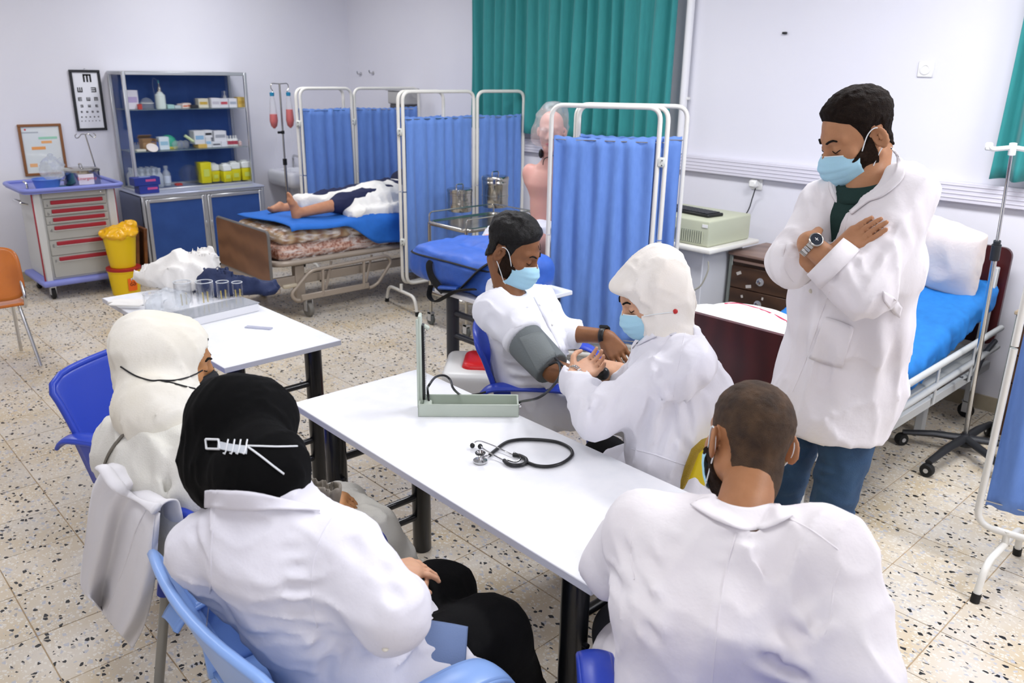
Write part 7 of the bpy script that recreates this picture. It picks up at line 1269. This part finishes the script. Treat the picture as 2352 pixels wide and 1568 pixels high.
TSH = mat('navy_shirt_cloth', '1a1f3c', .85, bump=(120, .15)); part('navy_shirt', mesh_sdf(garment(lambda P: smax(smin(loft(P, [V3(-3.12, 2.36, zb+.15), V3(-3.12, 2.66, zb+.13)], [.19, .20], [.16, .13], [s]*2), smin(cone(P, (-2.95, 2.64, zb+.12), (-2.87, 2.40, zb+.09), .075, .06), cone(P, (-3.29, 2.64, zb+.12), (-3.37, 2.40, zb+.09), .075, .06), .02), .04), zb-.004-P[:, 2], .005), [], 4, 9, .006, 9, 5), (-3.6, 2.1, .70), (-2.68, 2.95, 1.08), .012), TSH, t, sharp=None)
def twf(P):
    r = loft(P, [V3(-3.08, 1.66, zb+.08), V3(-3.08, 1.98, zb+.115), V3(-3.1, 2.26, zb+.12)], [.20, .23, .22], [.10, .105, .11], [s]*3, .06); r = smin(r, rbox(P, (-2.86, 1.92, zb+.03), (.09, .34, .05), .03), .07); r = smin(r, rbox(P, (-3.26, 1.50, zb+.10), (.09, .16, .05), .04), .06); return smax(r, zb-.002-P[:, 2], .005)
tw = garment(twf, [], 4, 9, .007, 6.5, 6, (1, 1.4, .7)); part('white_cloth', mesh_sdf(tw, (-3.6, 1.25, .70), (-2.66, 2.6, 1.12), .011), mat('white_towelling', 'eceae4', .9, bump=(70, .3)), t, sharp=None)
# ================================================================ 8. training mannequin
t = thing('mannequin', 'pink bald nursing mannequin with a plastic bag over its head behind the screen', 'mannequin', (-.95, 1.85, 0)); PK = mat('mannequin_vinyl', 'cfa295', .45, var=(9, 'd59c92', .5), bump=(60, .04), sss=.05)
H = Head(px3(1266, 303, 5.2), 306, 4, 0, 1.0); f = V3(.30, -.95, 0); s = V3(-.95, -.30, 0); nbm = H.c+V3(-.01, .02, -.20); hpm = nbm+V3(0, .02, -.46)
def mqf(P):
    r = loft(P, [hpm, L(hpm, nbm, .4), L(hpm, nbm, .72), nbm+(0, 0, -.03)], [.155, .135, .165, .10], [.115, .10, .105, .065], [s]*4, .05); r = smin(r, cone(P, H.W((0, -.02, -.06)), nbm, .052, .058), .03); r = smin(r, H.sdf(P), .012)
    for q in (-1, 1): r = smin(r, ellip(P, nbm+s*q*.155+(0, 0, -.075), (.055, .05, .065)), .05)
    for a, b in ((V3(-.87, 1.37, .86), V3(-.90, 1.30, .45)), (V3(-.72, 1.50, .84), V3(-.70, 1.46, .42))): r = smin(r, chain(P, [hpm+(0, 0, -.03), a, b], [.10, .075, .05], .02), .04)
    r = smin(r, -0.0+ellip(P, hpm+f*.105+(0, 0, .085), (.008, .004, .008))+.02, .0); return r
part('body', mesh_sdf(mqf, (-1.3, 1.15, .38), (-.55, 2.2, 1.75), .009), PK, t, sharp=None)
part('lips', MB().ell(H.W((0, .090, -.064)), (.021, .007, .008), H.R, 14, 8), mat('vinyl_lips', 'c4626a', .4), t)
for q in (-1, 1): part('neck_pad', MB().ell(H.W((q*.060, .02, -.135)), (.016, .022, .030), H.R, 14, 10), BLACKPL, t)
part('neck_wire', MB().tube(spline([H.W((-.05, .03, -.12)), H.W((-.02, .06, -.14)), H.W((.03, .055, -.16)), H.W((.04, .06, -.2))], 6), .003, 6), BLACKPL, t)
def mbf(P):
    Q = H.Q(P); r = ellip(Q, (0, .02, .035), (.105, .125, .12)); r = smin(r, ellip(Q, (-.02, .0, .13), (.07, .07, .05)), .06); r = smin(r, ellip(Q@rotz(.5), (.09, .08, -.02), (.05, .06, .04)), .07); r = r-.012*(1-2*np.abs(noise(Q, 14, 3)))-.006*noise(Q, 26, 5); return np.maximum(r, -.075-Q[:, 2])
props(part('plastic_bag', mesh_sdf(mbf, H.c-.3, H.c+.3, .009), mat('hazy_plastic_film', 'dfe8ec', .2, trans=.6, alpha=.3), None, sharp=None), 'clear plastic bag pulled over the mannequin\'s bald head', 'bag')
WC = mat('pale_blue_white_cloth', 'dfe2ee', .85, bump=(60, .25)); lap = garment(lambda P: smin(ellip(P, hpm+f*.10+(0, 0, -.04), (.19, .17, .10)), cone(P, hpm+f*.12+(0, 0, -.02), V3(-.87, 1.42, .88), .125, .10), .07), [], 3.5, 7, .012, 7, 4); props(part('lap_cloth', mesh_sdf(lap, (-1.35, 1.1, .65), (-.5, 2.15, 1.2), .011), WC, None, sharp=None), 'white cloth laid over the mannequin\'s lap', 'cloth')
t = thing('steel_stool', 'grey metal stool under the mannequin', 'stool', (hpm[0], hpm[1], 0)); zt = hpm[2]-.115
part('seat', MB().lathe([(.19, zt-.04), (.20, zt-.02), (.19, zt)], (hpm[0], hpm[1], 0), 24), mat('grey_seat_vinyl', '6a6d72', .5), t)
for k in range(4): a = PI/4+k*PI/2; part('leg', MB().cyl((hpm[0]+.13*math.cos(a), hpm[1]+.13*math.sin(a), zt-.03), (hpm[0]+.2*math.cos(a), hpm[1]+.2*math.sin(a), 0), .013, 10), GREYTUBE, t)
# ================================================================ white coat hung on the chair back
Lp = np.array(spline([V3(232, 1086, 0), V3(212, 1130, 0), V3(198, 1230, 0), V3(186, 1340, 0), V3(212, 1378, 0)], 8))[:, :2]; Rp = np.array(spline([V3(368, 1178, 0), V3(362, 1240, 0), V3(354, 1340, 0), V3(334, 1430, 0), V3(304, 1488, 0)], 8))[:, :2]
def hang(u, v):
    q = lambda A: np.array([np.interp(v, np.linspace(0, 1, len(A)), A[:, k]) for k in (0, 1)]); a, b = q(Lp), q(Rp); p = a*(1-u)+b*u; sag = 10*math.sin(PI*u)*(1-v)-26*math.sin(PI*u)*v*0
    y = -1.405+.05*u-.03*(1-v)**2*0-.022*math.sin(9*u+2*v)*(.4+v)-.010*math.sin(19*u+5*v+1)*(.3+v)-.03*v*(1-v)*2; return at(p[0], p[1]+sag, y=y)
CH = mat('hanging_coat_cloth', 'e9e8ec', .9, bump=(14, .35), spec=.2)
t = thing('white_coat', 'white coat hung over the blue chair back behind the woman in the white headscarf', 'coat', at(290, 1300, y=-1.42)); part('coat_cloth', MB().grid(hang, 44, 48, thick=.004), CH, t, sharp=None)
def overtop(u, v):
    top = np.array(hang(u, 0)); n_ = V3(.02, .99, 0); a = PI*v; return top+n_*(.05*(1-math.cos(a))*.5)+V3(0, 0, .018*math.sin(a)+.006*math.sin(14*u))-V3(0, 0, .10*max(0, v-.8)*5*.5)
part('coat_fold', MB().grid(overtop, 44, 12, thick=.004), CH, t, sharp=None)
part('sleeve_seam', MB().tube([np.array(hang(.80-.45*v, v))-FW*.004 for v in np.linspace(.05, .95, 24)], .0014, 6), CH, t); part('side_seam', MB().tube([np.array(hang(.93, v))-FW*.004 for v in np.linspace(.05, .9, 20)], .0014, 6), CH, t)
part('coat_collar', MB().tube([np.array(hang(u, 0))-FW*.01+V3(0, 0, .012+.02*math.exp(-((u-.12)/.1)**2)) for u in np.linspace(.02, .98, 24)], [.012+.006*math.sin(7*u) for u in np.linspace(0, 1, 24)], 10, flat=.6), CH, t, sharp=None)
